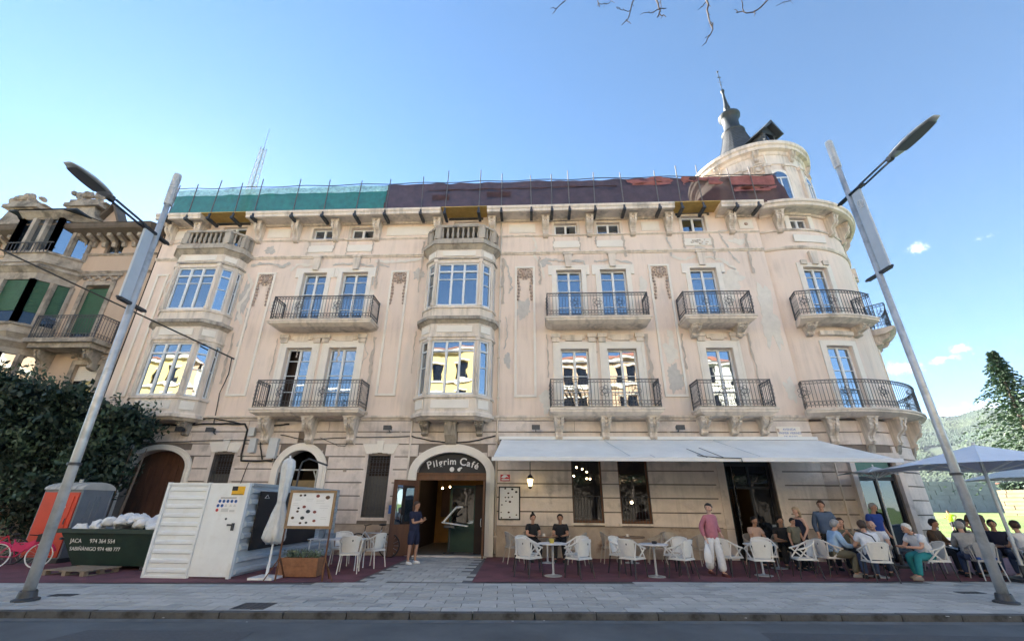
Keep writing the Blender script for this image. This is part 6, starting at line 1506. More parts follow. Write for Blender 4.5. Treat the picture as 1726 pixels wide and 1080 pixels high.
# ================================================================ SITE FENCE
sf = thing('site_fence', 'white sheet-metal site fence with door and safety signs beside the skip', 'fence', (-8.0, 11.1, 0))
X0 = -8.0
b = MB(); b.box(-1.02, .0, 0, .03, .04, 2.02); b.build('panel_sheet', M['white_metal'], sf)
for k in range(10):
    z = .1 + k * .195; b = MB(); b.prism([(0, z), (-.035, z + .02), (-.035, z + .075), (0, z + .1)], 0, -.97, -.03); b.build('rib', M['white_metal'], sf)
b = MB(); b.box(-1.06, -1.0, -.05, .05, 0, 2.06); b.box(-.03, .02, -.045, .05, 0, 2.06); b.box(-1.0, -.03, -.04, .04, 2.0, 2.05); b.box(-1.0, -.03, -.04, .04, .0, .05); b.build('frame', M['white_metal'], sf)
b = MB(); b.box(.04, .95, -.02, .02, .04, 2.02); dr = b.build('door', M['white_metal'], sf)
b = MB(); b.box(.03, .04, -.022, .0, 0, 2.04); b.box(.02, .97, -.03, .03, 2.02, 2.05); b.box(.95, 1.02, -.04, .05, 0, 2.06); b.build('door_frame', M['white_metal'], sf)
b = MB(); b.box(.8, .86, -.05, -.02, 1.0, 1.16); b.box(.7, .86, -.07, -.05, 1.1, 1.14); b.ball((.62, -.03, 1.25), (.03, .01, .025)); b.build('handle', M['steel_dark'], dr)
b = MB(); b.box(.6, .92, -.026, -.0205, 1.78, 1.98); yw = b.build('warning_poster', M['yellow'], dr)
b = MB(); b.box(.6, .74, -.03, -.026, 1.88, 1.98); b.box(.62, .9, -.03, -.026, 1.785, 1.8); b.build('poster_print', M['black'], dr)
b = MB(); b.box(.28, .82, -.025, -.0205, 1.36, 1.76); b.build('safety_sign', M['white'], dr)
b = MB()
for (x, z) in [(.36 + k * .1, 1.64) for k in range(5)] + [(.34, 1.54), (.44, 1.54)]: b.ball((x, -.026, z), (.038, .004, .038), 12, 6)
b.build('blue_symbols', M['blue'], dr)
b = MB()
for (x, z) in [(.36 + k * .1, 1.64) for k in range(5)] + [(.34, 1.54), (.44, 1.54)]: b.ball((x, -.0305, z + .004), (.013, .002, .018), 8, 4)
for z in (1.72, 1.7): b.box(.36, .76, -.027, -.025, z, z + .008)
b.build('sign_marks', M['black'], dr)
b = MB(); b.ball((.34, -.026, 1.44), (.036, .004, .036), 12, 6); b.build('red_symbol', M['red'], dr)
b = MB()
for x in (.5, .62, .72): b.prism([(x, 1.52), (x + .07, 1.52), (x + .035, 1.58)], 1, -.028, -.025)
b.box(.44, .62, -.027, -.025, 1.4, 1.48); b.box(.65, .78, -.027, -.025, 1.4, 1.45); b.build('sign_boxes', M['grey_box'], dr)
# long side running back to the wall, ribbed blue-grey sheets with the black board
b = MB(); b.box(1.0, 1.03, .05, 5.2, .04, 2.0); b.build('side_sheet', M['blue_metal'], sf)
for k in range(8):
    z = .06 + k * .25; b = MB(); s0 = len(b.v); b.prism([(1.03, z), (1.09, z + .03), (1.09, z + .1), (1.03, z + .14)], 1, .08, 5.2); b.build('side_rib', M['blue_metal'], sf)
b = MB(); b.box(.99, 1.08, .04, 5.2, 2.0, 2.06); b.box(1.0, 1.08, 5.15, 5.2, 0, 2.0); b.build('side_rail', M['blue_metal'], sf)
b = MB(); b.box(1.095, 1.12, .35, 3.7, .55, 1.88); bbk = b.build('black_board', M['black'], sf)
text('lettering', 'CASA', .26, M['white'], sf, (1.125, 1.05, 1.08), (PI / 2, 0, PI / 2), 'LEFT')
b = MB(); b.tube([(1.13, .55, 1.72), (1.13, .65, 1.8), (1.13, .75, 1.72), (1.13, .55, 1.72)], .006, 4); b.build('board_mark', M['white'], sf)
ls = thing('hooked_pipe', 'thin black hooked pipe rising behind the fence beside the folded parasol', 'pipe', (-7.6, 14.5, 0))
b = MB(); b.tube([(0, 0, 0), (0, 0, 2.6), (.05, 0, 2.85), (.25, 0, 2.95), (.9, 0, 2.75)], .03, 8); b.build('tube', M['steel_dark'], ls)

# ================================================================ SKIP, PALLET, PORTABLE TOILET
sk = thing('rubble_skip', 'dark green builder skip heaped with white sacks beside the fence', 'skip', (-10.9, 12.75, 0), R(-2))
b = MB(); L1, L0, W1, W0 = 1.5, 1.0, .75, .6; zb, zt = .1, .9
o = [(-L1, -W1, zt), (L1, -W1, zt), (L1, W1, zt), (-L1, W1, zt), (-L0, -W0, zb), (L0, -W0, zb), (L0, W0, zb), (-L0, W0, zb)]
i_ = [(x * .96, y * .93, z + (.0 if z > .5 else .05)) for x, y, z in o]
b.add(o + i_, [(0, 4, 5, 1), (1, 5, 6, 2), (2, 6, 7, 3), (3, 7, 4, 0), (4, 7, 6, 5), (8, 9, 13, 12), (9, 10, 14, 13), (10, 11, 15, 14), (11, 8, 12, 15), (12, 13, 14, 15)])
b.build('container', M['skip'], sk)
b = MB(); b.obox((-L1 - .04, -W1 - .03, zt), (L1 + .04, -W1 - .03, zt), .07, .1); b.obox((-L1 - .04, W1 + .03, zt), (L1 + .04, W1 + .03, zt), .07, .1); b.obox((-L1 - .03, -W1, zt), (-L1 - .03, W1, zt), .07, .1); b.obox((L1 + .03, -W1, zt), (L1 + .03, W1, zt), .07, .1); b.build('rim', M['skip'], sk)
b = MB()
for s_ in (-1, 1): b.obox((s_ * .95, -W0, .05), (s_ * .95, W0, .05), .12, .1); b.tube([(s_ * 1.3, -W1 - .05, .72), (s_ * 1.3, -W1 - .12, .72)], .03, 8)
b.build('skid', M['steel_dark'], sk)
b = MB(); r_ = random.Random(5)
for k in range(60): x = r_.uniform(-1.3, 1.35); b.ball((x, r_.uniform(-.5, .5), .93 + .24 * math.exp(-((x - .0) / .7) ** 2) + r_.uniform(-.06, .05)), (r_.uniform(.1, .22), r_.uniform(.1, .2), r_.uniform(.08, .16)), 12, 9)
for k in range(len(b.v)): v = Vector(b.v[k]); b.v[k] = tuple(v + .09 * Vector((noise.noise(v * 8), noise.noise(v * 8 + Vector((5, 0, 0))), noise.noise(v * 9 + Vector((9, 0, 0))))))
bg = b.build('sack_heap', M['rubble'], smooth=True); bg.location = sk.location; bg.rotation_euler = sk.rotation_euler; tag(bg, 'white plastic sacks of rubble heaped in the green skip', 'sacks')
ta = R(0)
tilt = math.atan2(W1 - W0, zt - zb)
for ln, z, tx, sz in [('JACA', .62, -1.15, .14), ('974 364 554', .62, -.6, .14), ('SABIÑÁNIGO 974 480 777', .44, -1.13, .125)]:
    yy = -W0 - (W1 - W0) * (z - zb) / (zt - zb) - .022
    text('lettering', ln, sz, M['white'], sk, (tx, yy, z), (PI / 2 + tilt, 0, 0), 'LEFT', .002)
pl = thing('pallet', 'flat worn wooden pallet lying on the red paving under the skip corner', 'pallet', (-10.95, 11.5, 0), R(-6))
for k in range(6): b = MB(); b.box(-.6, .6, -.4 + k * .15, -.4 + k * .15 + .1, .1, .122); b.build('plank', M['pallet'], pl)
for x in (-.55, 0, .5): 
    b = MB(); b.box(x - .05, x + .05, -.4, .45, .0, .02); b.box(x - .05, x + .05, -.4, -.28, .02, .1); b.box(x - .05, x + .05, -.02, .1, .02, .1); b.box(x - .05, x + .05, .35, .45, .02, .1); b.build('bearer', M['pallet'], pl)
rb = thing('broken_stones', 'small heap of broken pale stones on the ground right of the skip', 'rubble', (-9.6, 12.2, 0))
for k in range(7): b = MB(); b.ball((rnd.uniform(-.3, .35), rnd.uniform(-.15, .15), .06), (rnd.uniform(.07, .15), rnd.uniform(.06, .1), rnd.uniform(.04, .08)), 6, 4); b.build('stone', M['paver2'], rb)
tl = thing('portable_toilet', 'orange and grey portable toilet cabin standing before the dark shrub', 'portable toilet', (-13.95, 13.7, 0), R(2))
# local: orange door face at -x side... front face towards -y is orange, right face (+x) grey
w = .55
b = MB(); b.box(-w, w, -w, w, .0, .12); b.build('skid_base', M['steel_dark'], tl)
b = MB(); b.box(-w, w, -w + .03, w, .12, 1.95); b.build('side_walls', M['grey_plastic'], tl)
for sgn in (-1, 1):
    b = MB(); b.tube([(w * sgn, -w + .04, .15), (w * sgn, -w + .04, 1.95), (w * sgn, 0, 2.08), (w * sgn, w - .04, 1.95), (w * sgn, w - .04, .15)], .03, 6)
    for q in (-.25, 0, .25): b.obox((w * sgn, q, .2), (w * sgn, q * .6, 1.75), .05, .05, (1, 0, 0))
    b.build('corner_moulding', M['grey_plastic'], tl)
b = MB(); b.box(-w + .03, w - .03, -w - .01, -w + .03, .15, 1.85); b.box(-w + .14, w - .14, -w - .03, -w - .01, .9, 1.75); b.prism([(-.38, .2), (.38, .2), (0, .8)], 1, -w - .035, -w - .01); td = b.build('door', M['orange'], tl)
b = MB()
for q in range(12): a = q * PI / 6; b.ball((.1 + .14 * math.cos(a), -w - .035, 1.45 + .14 * math.sin(a)), (.035, .005, .035), 6, 4)
b.ball((.1, -w - .034, 1.45), (.12, .005, .12), 14, 6); b.build('door_emblem', M['white'], td)
b = MB(); b.ball((.1, -w - .04, 1.45), (.06, .004, .08), 10, 6); b.build('emblem_centre', M['orange'], td)
b = MB(); b.tube([(w * .7, -w - .03, 1.0), (w * .7, -w - .05, 1.03), (w * .7, -w - .05, 1.12), (w * .7, -w - .03, 1.15)], .014, 6); b.build('handle', M['steel_dark'], td)
b = MB(); P = []
for q in range(11): a = PI * q / 10; P.append((-(w + .03) * math.cos(a), 1.93 + .2 * math.sin(a)))
b2 = MB(); b2.prism([(x * 1, z) for x, z in P], 0, -w - .03, w + .03); b2.build('roof', M['roof_plastic'], tl)
b = MB()
for k in range(6): xx = -w + .1 + k * .2; b.tube([(xx, -(w + .04) * math.cos(PI * q / 10), 1.935 + .205 * math.sin(PI * q / 10)) for q in range(11)], .014, 5)
b.tube([(-.1, 0, 2.1), (-.1, 0, 2.24)], .05, 8); b.build('roof_rib', M['roof_plastic'], tl)

# ================================================================ MENU STAND, PLANTER, WALL MENU, SIGNS, LANTERN
ms_ = thing('menu_stand', 'wooden framed menu board standing on dark legs behind the planter', 'menu board', (-5.3, 11.0, 0), R(2))
b = MB(); b.box(-.56, .56, -.03, .0, 1.06, 1.12); b.box(-.56, .56, -.03, .0, 1.84, 1.9); b.box(-.56, -.5, -.03, 0, 1.12, 1.84); b.box(.5, .56, -.03, 0, 1.12, 1.84); b.build('frame', M['wood_board'], ms_)
b = MB(); b.box(-.5, .5, -.012, -.0, 1.12, 1.84); b.build('menu_sheet', M['white'], ms_)
def dishes(parent, pts, y, cols, s=.03):
    for ci in range(len(cols)):
        b = MB()
        for k, (x, z, r_) in enumerate(pts):
            if k % len(cols) == ci: b.ball((x, y, z), (r_ * s, .002, r_ * s * .75), 8, 4)
        b.build('dish_picture', cols[ci], parent)
dcols = [flat('dish_brown', (.09, .05, .03)), flat('dish_dark', (.04, .045, .05)), flat('dish_red', (.22, .06, .05))]
dishes(ms_, [(-.3, 1.78, 1), (-.2, 1.785, 1), (.12, 1.77, 1.4), (.36, 1.74, 1.7), (-.3, 1.5, .9), (-.17, 1.53, 1.3), (-.31, 1.43, 1), (-.06, 1.43, 1.6), (.1, 1.42, 1.3), (-.4, 1.29, 1.2), (-.17, 1.29, 1.5), (.12, 1.23, 1.2), (-.2, 1.18, 1), (-.06, 1.19, 1)], -.016, dcols, .034)
b = MB()
for (x0, x1, z) in [(-.42, -.25, 1.7), (-.42, -.28, 1.67), (-.15, .02, 1.7), (-.15, .0, 1.66), (.1, .3, 1.68), (.1, .28, 1.65), (.1, .3, 1.61), (.2, .42, 1.55), (.2, .4, 1.5), (-.4, -.25, 1.2), (.3, .32, 1.45), (.26, .4, 1.3), (.26, .4, 1.26), (-.45, -.33, 1.6), (-.45, -.3, 1.56)]: b.box(x0, x1, -.0145, -.0125, z, z + .009)
b.build('menu_print', M['grey_box'], ms_, kind='stuff')
b = MB()
for s_ in (-1, 1): b.obox((s_ * .53, -.015, 0), (s_ * .53, -.015, 1.06), .03, .03, (0, 1, 0)); b.obox((s_ * .53, -.015, .5), (s_ * .53 - .0, .4, .0), .025, .025); b.obox((s_ * .53, -.015, .45), (s_ * .78, -.05, 0), .02, .02)
b.split('leg', M['wood'], ms_)
pt = thing('planter', 'brown wooden planter box with low grey-green plants under the menu board', 'planter', (-5.6, 11.65, 0), R(2))
b = MB(); b.box(-.45, .45, -.2, .2, .02, .4); b.build('box', M['teak'], pt)
b = MB(); 
for z in (.06, .15, .24, .33): b.box(-.455, .455, -.208, -.2, z, z + .082)
b.build('board', M['teak'], pt)
b = MB()
for q in range(5): leafmass(b, (-.34 + q * .17, 0, .46), .14, .16, .13, 160, .03, .07, 200 + q, .1)
b.build('plants', flat('grey_green_leaf', (.13, .18, .13), .7, .4), pt)
wm = thing('wall_menu', 'black framed white menu board hanging on the wall right of the entrance', 'menu board', (-.86, D - .06, 1.68))
b = MB(); b.box(-.38, .38, -.04, .0, -.54, -.5); b.box(-.38, .38, -.04, 0, .5, .54); b.box(-.38, -.34, -.04, 0, -.5, .5); b.box(.34, .38, -.04, 0, -.5, .5); b.build('frame', M['black'], wm)
b = MB(); b.box(-.34, .34, -.02, .0, -.5, .5); b.build('menu_sheet', M['white'], wm)
dishes(wm, [(-.15, .47, 1.2), (.1, .45, 1.6), (-.04, .32, 1.3), (.24, .36, 1.6), (-.14, .18, 1), (-.03, .18, 1.1), (.1, .2, 1), (-.12, .06, 1), (.02, .04, 1.5), (-.26, -.06, 1), (-.02, -.3, 1.3), (-.28, -.3, .8), (.02, -.45, 1), (-.27, -.47, 1), (.25, -.38, 1)], -.024, dcols[:2], .03)
rs = thing('ice_cream_sign', 'small red and white sign on the wall above the framed menu', 'sign', (-1.02, D - .05, 2.5))
b = MB(); b.box(-.17, .17, -.02, 0, -.1, .12); b.build('sign_plate', M['red'], rs)
b = MB(); b.prism([(-.15, .02), (-.05, .11), (.05, .1), (.14, .02), (.05, .04), (-.04, -.01)], 1, -.024, -.02); b.box(-.13, .15, -.024, -.02, -.07, -.03); b.build('sign_mark', M['white'], rs)
bs = thing('blue_door_sign', 'small square blue sign on the wall left of the entrance door', 'sign', (-5.0, D - .05, 1.44))
b = MB(); b.box(-.13, .13, -.02, 0, -.14, .14); b.build('sign_plate', M['blue'], bs)
b = MB(); b.ball((0, -.022, .05), (.04, .003, .04), 8, 4); b.box(-.035, .035, -.024, -.02, -.07, .0); b.box(-.03, .03, -.024, -.02, -.11, -.085); b.build('sign_symbol', M['white'], bs)
pq = thing('street_name_plaque', 'pale tiled street name plaque on the wall above the awning', 'sign', (9.25, D - .05, 4.1))
b = MB(); b.box(-.42, .42, -.02, 0, -.22, .22); b.build('plaque', M['white_panel'], pq)
for k, ln in enumerate(('AVENIDA', 'PRIMER VIERNES', 'DE MAYO')): text('lettering', ln, .11, M['blue'], pq, (.03, -.022, .08 - k * .13), (PI / 2, 0, 0), ext=.001)
b = MB(); b.box(-.4, -.33, -.024, -.02, .02, .14); b.build('crest', M['ornament'], pq)
ln_ = thing('wall_lantern', 'black iron lantern glowing yellow on the wall right of the menu', 'lantern', (-.12, D - .55, 2.25))
b = MB(); b.tube([(0, .5, .7), (0, .3, .78), (0, .05, .7), (0, 0, .62), (0, 0, .32)], .014, 6); b.lathe((0, 0, 0), [(.02, .36), (.06, .31), (.13, .22), (.13, .2), (.02, .2)], 8); b.lathe((0, 0, 0), [(.02, -.12), (.05, -.1), (.07, -.06), (.07, -.04), (.02, -.04)], 8)
for k in range(6): a = k * PI / 3; b.obox((.065 * math.cos(a), .065 * math.sin(a), -.04), (.115 * math.cos(a), .115 * math.sin(a), .2), .012, .012)
b.build('lantern_frame', M['iron'], ln_)
b = MB(); b.lathe((0, 0, 0), [(.055, -.04), (.1, .2)], 6); b.build('lantern_glass', M['lantern_glass'], ln_)

# ================================================================ BICYCLES
def bike(name, label, loc, rz, fm, scale=1.0, wheelm='rubber', kid=False):
    t = thing(name, label, 'bicycle', loc, rz, None); r_ = .33
    for sx in (-.52, .52):
        b = MB(); b.tube([(sx + r_ * math.cos(2 * PI * k / 24), 0, r_ + r_ * math.sin(2 * PI * k / 24)) for k in range(25)], .02, 6, False); wo = b.build('wheel', M[wheelm], t, smooth=True)
        b = MB()
        for k in range(14): a = 2 * PI * k / 14; b.tube([(sx, .02 * (-1) ** k, r_), (sx + (r_ - .015) * math.cos(a), 0, r_ + (r_ - .015) * math.sin(a))], .003, 3)
        b.tube([(sx, -.04, r_), (sx, .04, r_)], .025, 8); b.build('spokes', M['steel'], wo)
    b = MB(); bb = (-.08, 0, .3); seat = (-.22, 0, .78); head = (.33, 0, .72)
    for p, q, w in [(bb, seat, .018), (bb, head, .022), ((-.2, 0, .68), (.32, 0, .68), .018), (bb, (-.52, .05, .33), .012), (bb, (-.52, -.05, .33), .012), ((-.2, 0, .68), (-.52, .05, .33), .01), ((-.2, 0, .68), (-.52, -.05, .33), .01), (head, (.52, .05, .33), .014), (head, (.52, -.05, .33), .014)]: b.tube([p, q], w, 8)
    b.build('frame', M[fm], t, smooth=True)
    b = MB(); b.tube([seat, (-.24, 0, .88)], .013, 6); b.ball((-.24, 0, .92), (.13, .06, .03)); b.build('saddle', M['black'], t, smooth=True)
    b = MB(); b.tube([head, (.31, 0, .88)], .014, 6); b.tube([(.24, -.28, .92), (.3, -.12, .9), (.31, 0, .89), (.3, .12, .9), (.24, .28, .92)], .013, 6); b.build('handlebar', M['black'], t)
    b = MB(); b.tube([(-.08, -.07, .3), (-.05, -.09, .16)], .01, 5); b.tube([(-.08, .07, .3), (-.11, .09, .44)], .01, 5); b.lathe((-.08, 0, .3), [(.08, -.005), (.08, .005)], 12); b.build('crank', M['steel_dark'], t)
    if kid:
        b = MB(); b.prism([(-.2, .5), (.05, .42), (.33, .66), (.33, .78), (.0, .62), (-.2, .72)], 1, -.035, .035); b.build('frame_panel', M[fm], t)
        for sx in (-.52, .52): b = MB(); b.tube([(sx + .37 * math.cos(PI * (.1 + .8 * k / 10)), 0, .33 + .37 * math.sin(PI * (.1 + .8 * k / 10))) for k in range(11)], .035, 6); b.build('mudguard', M[fm], t)
        b = MB(); b.box(-.15, .15, -.13, .13, 0, .2); b.xf(Matrix.Translation((.52, 0, .72))); b.build('basket', M['black'], t)
    t.scale = (scale,) * 3
    return t
bike('bicycle', 'grey bicycle leaning against the wall under the grated window by the entrance', (-5.35, 15.9, 0), R(178), 'steel', 1.05)
bike('bicycle', 'bright pink child bicycle with white wheels parked at the far left', (-13.5, 12.2, 0), R(20), 'pink', .86, 'white_metal', True)
bike('bicycle', 'dark bicycle half hidden behind the pink one at the left edge', (-14.8, 12.5, 0), R(30), 'red', 1.0)

st = thing('reading_stand', 'white slanted menu stand on a dark stool inside the entrance doorway', 'stand', (-2.95, 17.25, .02))
b = MB(); b.obox((-.35, 0, 1.0), (.1, 0, 1.5), .05, .22, (0, 1, 0)); b.obox((-.4, 0, 1.0), (.55, 0, .88), .22, .04); b.obox((.1, 0, 1.5), (.35, 0, 1.52), .2, .06); b.build('stand_top', M['white'], st)
b = MB(); b.tube([(-.1, 0, 0), (-.1, 0, .85)], .03, 8); b.lathe((-.1, 0, 0), [(.2, 0), (.2, .03), (.03, .05)], 14); b.box(-.3, .1, -.18, .18, .82, .9); b.build('stool', M['steel_dark'], st)
# ================================================================ CHAIRS AND TABLES
def chair_proto(mw, ml, arms='v'):
    t = thing('terrace_chair', 'x', 'chair', (0, 0, -50))
    b = MB(); n = 8                                    # moulded seat
    vs = []; 
    for i in range(n + 1):
        x = -.22 + .44 * i / n
        for j in range(n + 1):
            y = -.22 + .44 * j / n; vs.append((x, y, .45 - .02 * math.sin(PI * i / n) * math.sin(PI * j / n)))
    N = n + 1; b.add(vs + [(x, y, z - .025) for x, y, z in vs], [(i * N + j, (i + 1) * N + j, (i + 1) * N + j + 1, i * N + j + 1) for i in range(n) for j in range(n)] + [(N * N + i * N + j, N * N + i * N + j + 1, N * N + (i + 1) * N + j + 1, N * N + (i + 1) * N + j) for i in range(n) for j in range(n)]
       + [(j, j + 1, N * N + j + 1, N * N + j) for j in range(n)] + [(n * N + j, N * N + n * N + j, N * N + n * N + j + 1, n * N + j + 1) for j in range(n)] + [(i * N, N * N + i * N, N * N + (i + 1) * N, (i + 1) * N) for i in range(n)] + [(i * N + n, (i + 1) * N + n, N * N + (i + 1) * N + n, N * N + i * N + n) for i in range(n)])
    b.build('seat', mw, t, smooth=False)
    b = MB(); vs = []; m_ = 6                          # curved back panel
    for j in range(m_ + 1):
        q = j / m_; z = .47 + .37 * q
        for i in range(n + 1): u = i / n * 2 - 1; vs.append((u * (.19 + .035 * q), .2 + .07 * q - .055 * u * u, z + .0))
    k = len(vs); N = n + 1
    b.add(vs + [(x, y + .022, z) for x, y, z in vs], [(j * N + i, j * N + i + 1, (j + 1) * N + i + 1, (j + 1) * N + i) for j in range(m_) for i in range(n)] + [(k + j * N + i, k + (j + 1) * N + i, k + (j + 1) * N + i + 1, k + j * N + i + 1) for j in range(m_) for i in range(n)] + [(m_ * N + i, m_ * N + i + 1, k + m_ * N + i + 1, k + m_ * N + i) for i in range(n)] + [(j * N, (j + 1) * N, k + (j + 1) * N, k + j * N) for j in range(m_)] + [(j * N + n, k + j * N + n, k + (j + 1) * N + n, (j + 1) * N + n) for j in range(m_)])
    bp_ = b.build('backrest', mw, t, smooth=False)
    b = MB(); b.ball((-.05, .285, .74), (.018, .006, .025), 6, 4); b.build('emblem', M['steel_dark'], bp_)
    b = MB(); P = [(-.27, -.2, .64), (-.285, -.08, .67), (-.285, .08, .72), (-.24, .2, .79), (-.12, .262, .835), (0, .275, .845), (.12, .262, .835), (.24, .2, .79), (.285, .08, .72), (.285, -.08, .67), (.27, -.2, .64)]
    b.tube(P, .021, 8)
    for s_ in (-1, 1):
        if arms == 'v': b.obox((s_ * .275, -.17, .655), (s_ * .225, .05, .44), .03, .02, (1, 0, 0)); b.obox((s_ * .285, .06, .71), (s_ * .225, -.2, .44), .03, .02, (1, 0, 0)); b.obox((s_ * .25, .17, .77), (s_ * .21, .2, .44), .03, .02, (1, 0, 0))
        else:
            for y in (-.17, -.09, 0, .09, .17): b.obox((s_ * .28, y, .66 + max(0, y) * .5), (s_ * .23, y, .44), .022, .02, (0, 1, 0))
    b.box(-.235, .235, -.235, .235, .405, .43)
    b.build('arm_frame', mw, t)
    for sx, sy in ((-1, -1), (1, -1), (-1, 1), (1, 1)): 
        b = MB(); b.tube([(sx * .21, sy * .2, .43), (sx * .24, sy * (.25 if sy < 0 else .28), .0)], [.019, .013], 7); b.build('leg', ml, t)
    return t
PROTO = dict(w=chair_proto(M['chair_white'], M['chair_leg']), be=chair_proto(M['chair_beige'], M['chair_beige']), g=chair_proto(M['chair_grey'], M['chair_grey'], 's'), lw=chair_proto(M['chair_white'], M['chair_white'], 's'))
used = set()
def chair(k, x, y, deg, label, group='armchairs on the cafe terrace'):
    if k not in used:
        used.add(k); o = PROTO[k]; o.location = (x, y, .005); o.rotation_euler = (0, 0, R(deg)); o['label'] = label; o['group'] = group; return o
    return dup(PROTO[k], (x, y, .005), R(deg), label, group)
def table(x, y, r, label, top='table_top', h=.73, square=None):
    t = thing('cafe_table', label, 'table', (x, y, .005), 0, 'cafe tables on the terrace')
    b = MB()
    if square: b.box(-square[0], square[0], -square[1], square[1], h - .025, h)
    else: b.lathe((0, 0, 0), [(0.01, h), (r, h), (r + .005, h - .012), (r, h - .028), (.01, h - .028)], 28)
    b.build('table_top', M[top], t)
    b = MB()
    if square:
        for sx in (-1, 1):
            for sy in (-1, 1): b.tube([(sx * (square[0] - .06), sy * (square[1] - .06), h - .03), (sx * (square[0] - .04), sy * (square[1] - .04), 0)], .016, 6)
        b.build('leg', M['white_metal'], t)
    else:
        b.tube([(0, 0, .03), (0, 0, h - .03)], .028, 10); b.lathe((0, 0, 0), [(.22, 0), (.22, .015), (.05, .04), (.03, .06)], 18); b.build('pedestal', M['steel'], t)
    return t
table(.46, 12.35, .36, 'round white table nearest the entrance with a yellow holder on it')
b = MB(); b.lathe((0, 0, 0), [(.001, 0), (.055, 0), (.06, .1), (.05, .1), (.045, .01)], 12); o = b.build('napkin_holder', flat('yellow_ceramic', (.55, .42, .08)), loc=(.44, 12.3, .735)); tag(o, 'small yellow pot on the white table nearest the entrance', 'pot')
chair('w', -.14, 12.12, 140, 'cream armchair with its back to the street, left side of the table with yellow pot')
chair('w', 1.08, 12.12, 222, 'cream armchair with its back to the street, right side of the table with yellow pot')
chair('w', -.2, 12.95, 50, 'cream armchair behind the front left one at the table with yellow pot')
chair('w', 1.12, 12.98, -48, 'cream armchair behind the front right one at the table with yellow pot')
table(3.02, 12.5, .36, 'round white table in the middle of the front row, left of the woman in pink')
b = MB(); b.lathe((0, 0, 0), [(.001, 0), (.06, 0), (.07, .05), (.05, .06), (.045, .01)], 12); o = b.build('ashtray', M['black'], loc=(3.05, 12.5, .735)); tag(o, 'small black bowl on the middle front table', 'bowl')
chair('w', 2.42, 12.3, 135, 'cream armchair seen from behind, left front of the middle table')
chair('w', 3.62, 12.3, 225, 'cream armchair turned to the middle table, nearest the woman in pink')
chair('w', 2.3, 13.1, 48, 'cream armchair at the far left of the middle table')
chair('w', 3.75, 13.15, -50, 'cream armchair at the far right of the middle table, beige chairs behind it')
table(5.85, 13.0, .36, 'round white table right of the woman in pink, ringed by empty cream chairs')
chair('w', 5.02, 12.9, 118, 'cream armchair just right of the woman in pink, turned to the right')
chair('w', 5.55, 12.35, 176, 'cream armchair with back to the street right of the woman in pink')
chair('w', 6.15, 13.35, -8, 'cream armchair facing the street behind the table right of the woman in pink')
chair('w', 6.78, 12.7, 262, 'cream armchair seen side on, pulled out left of the crowded table')
# back row against the wall
table(.4, 15.0, .34, 'dark topped table by the wall between two seated people in black', 'table_brown')
chair('be', -.62, 14.9, 110, 'beige armchair at the left of the wall table with two people in black')
chair('be', 1.3, 14.75, 250, 'beige armchair at the right of the wall table with two people in black')
chair('be', -.06, 15.72, 8, 'beige armchair under the woman in black with topknot by the wall')
chair('be', .86, 15.72, -8, 'beige armchair under the man in black by the wall')
table(3.0, 15.3, .45, 'brown topped table by the wall under the display windows', 'table_brown')
chair('be', 2.35, 15.2, 95, 'empty beige armchair left of the brown table under the display windows')
chair('be', 3.75, 15.25, 262, 'empty beige armchair right of the brown table under the display windows')
chair('be', 4.35, 15.65, 10, 'beige chair against the wall between the window and the doorway')
chair('be', 5.05, 15.1, 200, 'beige armchair behind the woman in pink, back to the street')
# crowded tables
table(8.75, 13.1, .4, 'table with three older guests in pale shirts leaning over it', 'table_brown')
chair('w', 7.72, 13.2, 95, 'armchair under the man in the light blue shirt', )
chair('w', 8.3, 12.35, 172, 'cream armchair under the woman in a white top seen from behind')
chair('w', 9.45, 13.85, -25, 'cream armchair under the bald man in a white shirt')
chair('w', 9.95, 12.75, 262, 'cream armchair under the white haired woman in turquoise trousers')
table(7.0, 14.5, .34, 'dark table near the doorway with the woman in peach behind it', 'table_brown')
chair('be', 6.72, 15.1, 5, 'beige chair under the woman in a peach top in front of the doorway')
chair('be', 7.5, 15.0, -20, 'beige chair under the shadowed guest in black beside the doorway')
table(12.0, 13.65, .45, 'table of the dark clothed group under the big parasol', 'table_brown')
chair('g', 11.25, 12.9, 168, 'grey metal armchair with blue cushion under the big parasol, back to the street')
chair('g', 12.35, 12.75, 185, 'grey metal armchair behind the right lamp post at the right edge')
chair('g', 11.35, 14.35, 20, 'grey armchair under the dark haired guest in brown behind the group table')
chair('g', 12.85, 14.1, -30, 'grey armchair under the guest in dark jacket at the right')
b = MB(); b.box(-.2, .2, -.2, .2, 0, .05); cu = b.build('seat_cushion', flat('blue_cushion', (.03, .08, .3)), loc=(11.25, 12.9, .462)); cu.rotation_euler = (0, 0, R(168)); tag(cu, 'blue cushion on the grey armchair under the parasol', 'cushion')
# left terrace
table(-5.35, 13.0, 0, 'long white table behind the planter on the left terrace', square=(.7, .35))
chair('lw', -4.72, 12.35, 195, 'white slatted armchair nearest the street on the left terrace, right of the planter', 'white slatted chairs on the left terrace')
chair('lw', -4.5, 13.45, 250, 'white slatted armchair behind the first one on the left terrace', 'white slatted chairs on the left terrace')
chair('lw', -5.55, 13.75, 15, 'white slatted armchair facing the street behind the long white table', 'white slatted chairs on the left terrace')
b = MB(); b.box(-.12, .12, -.08, .08, 0, .12); b.box(-.3, -.16, -.06, .06, 0, .2); o = b.build('storage_boxes', M['grey_plastic'], loc=(-5.6, 13.0, .74)); tag(o, 'grey boxes on the long white table behind the planter', 'boxes')

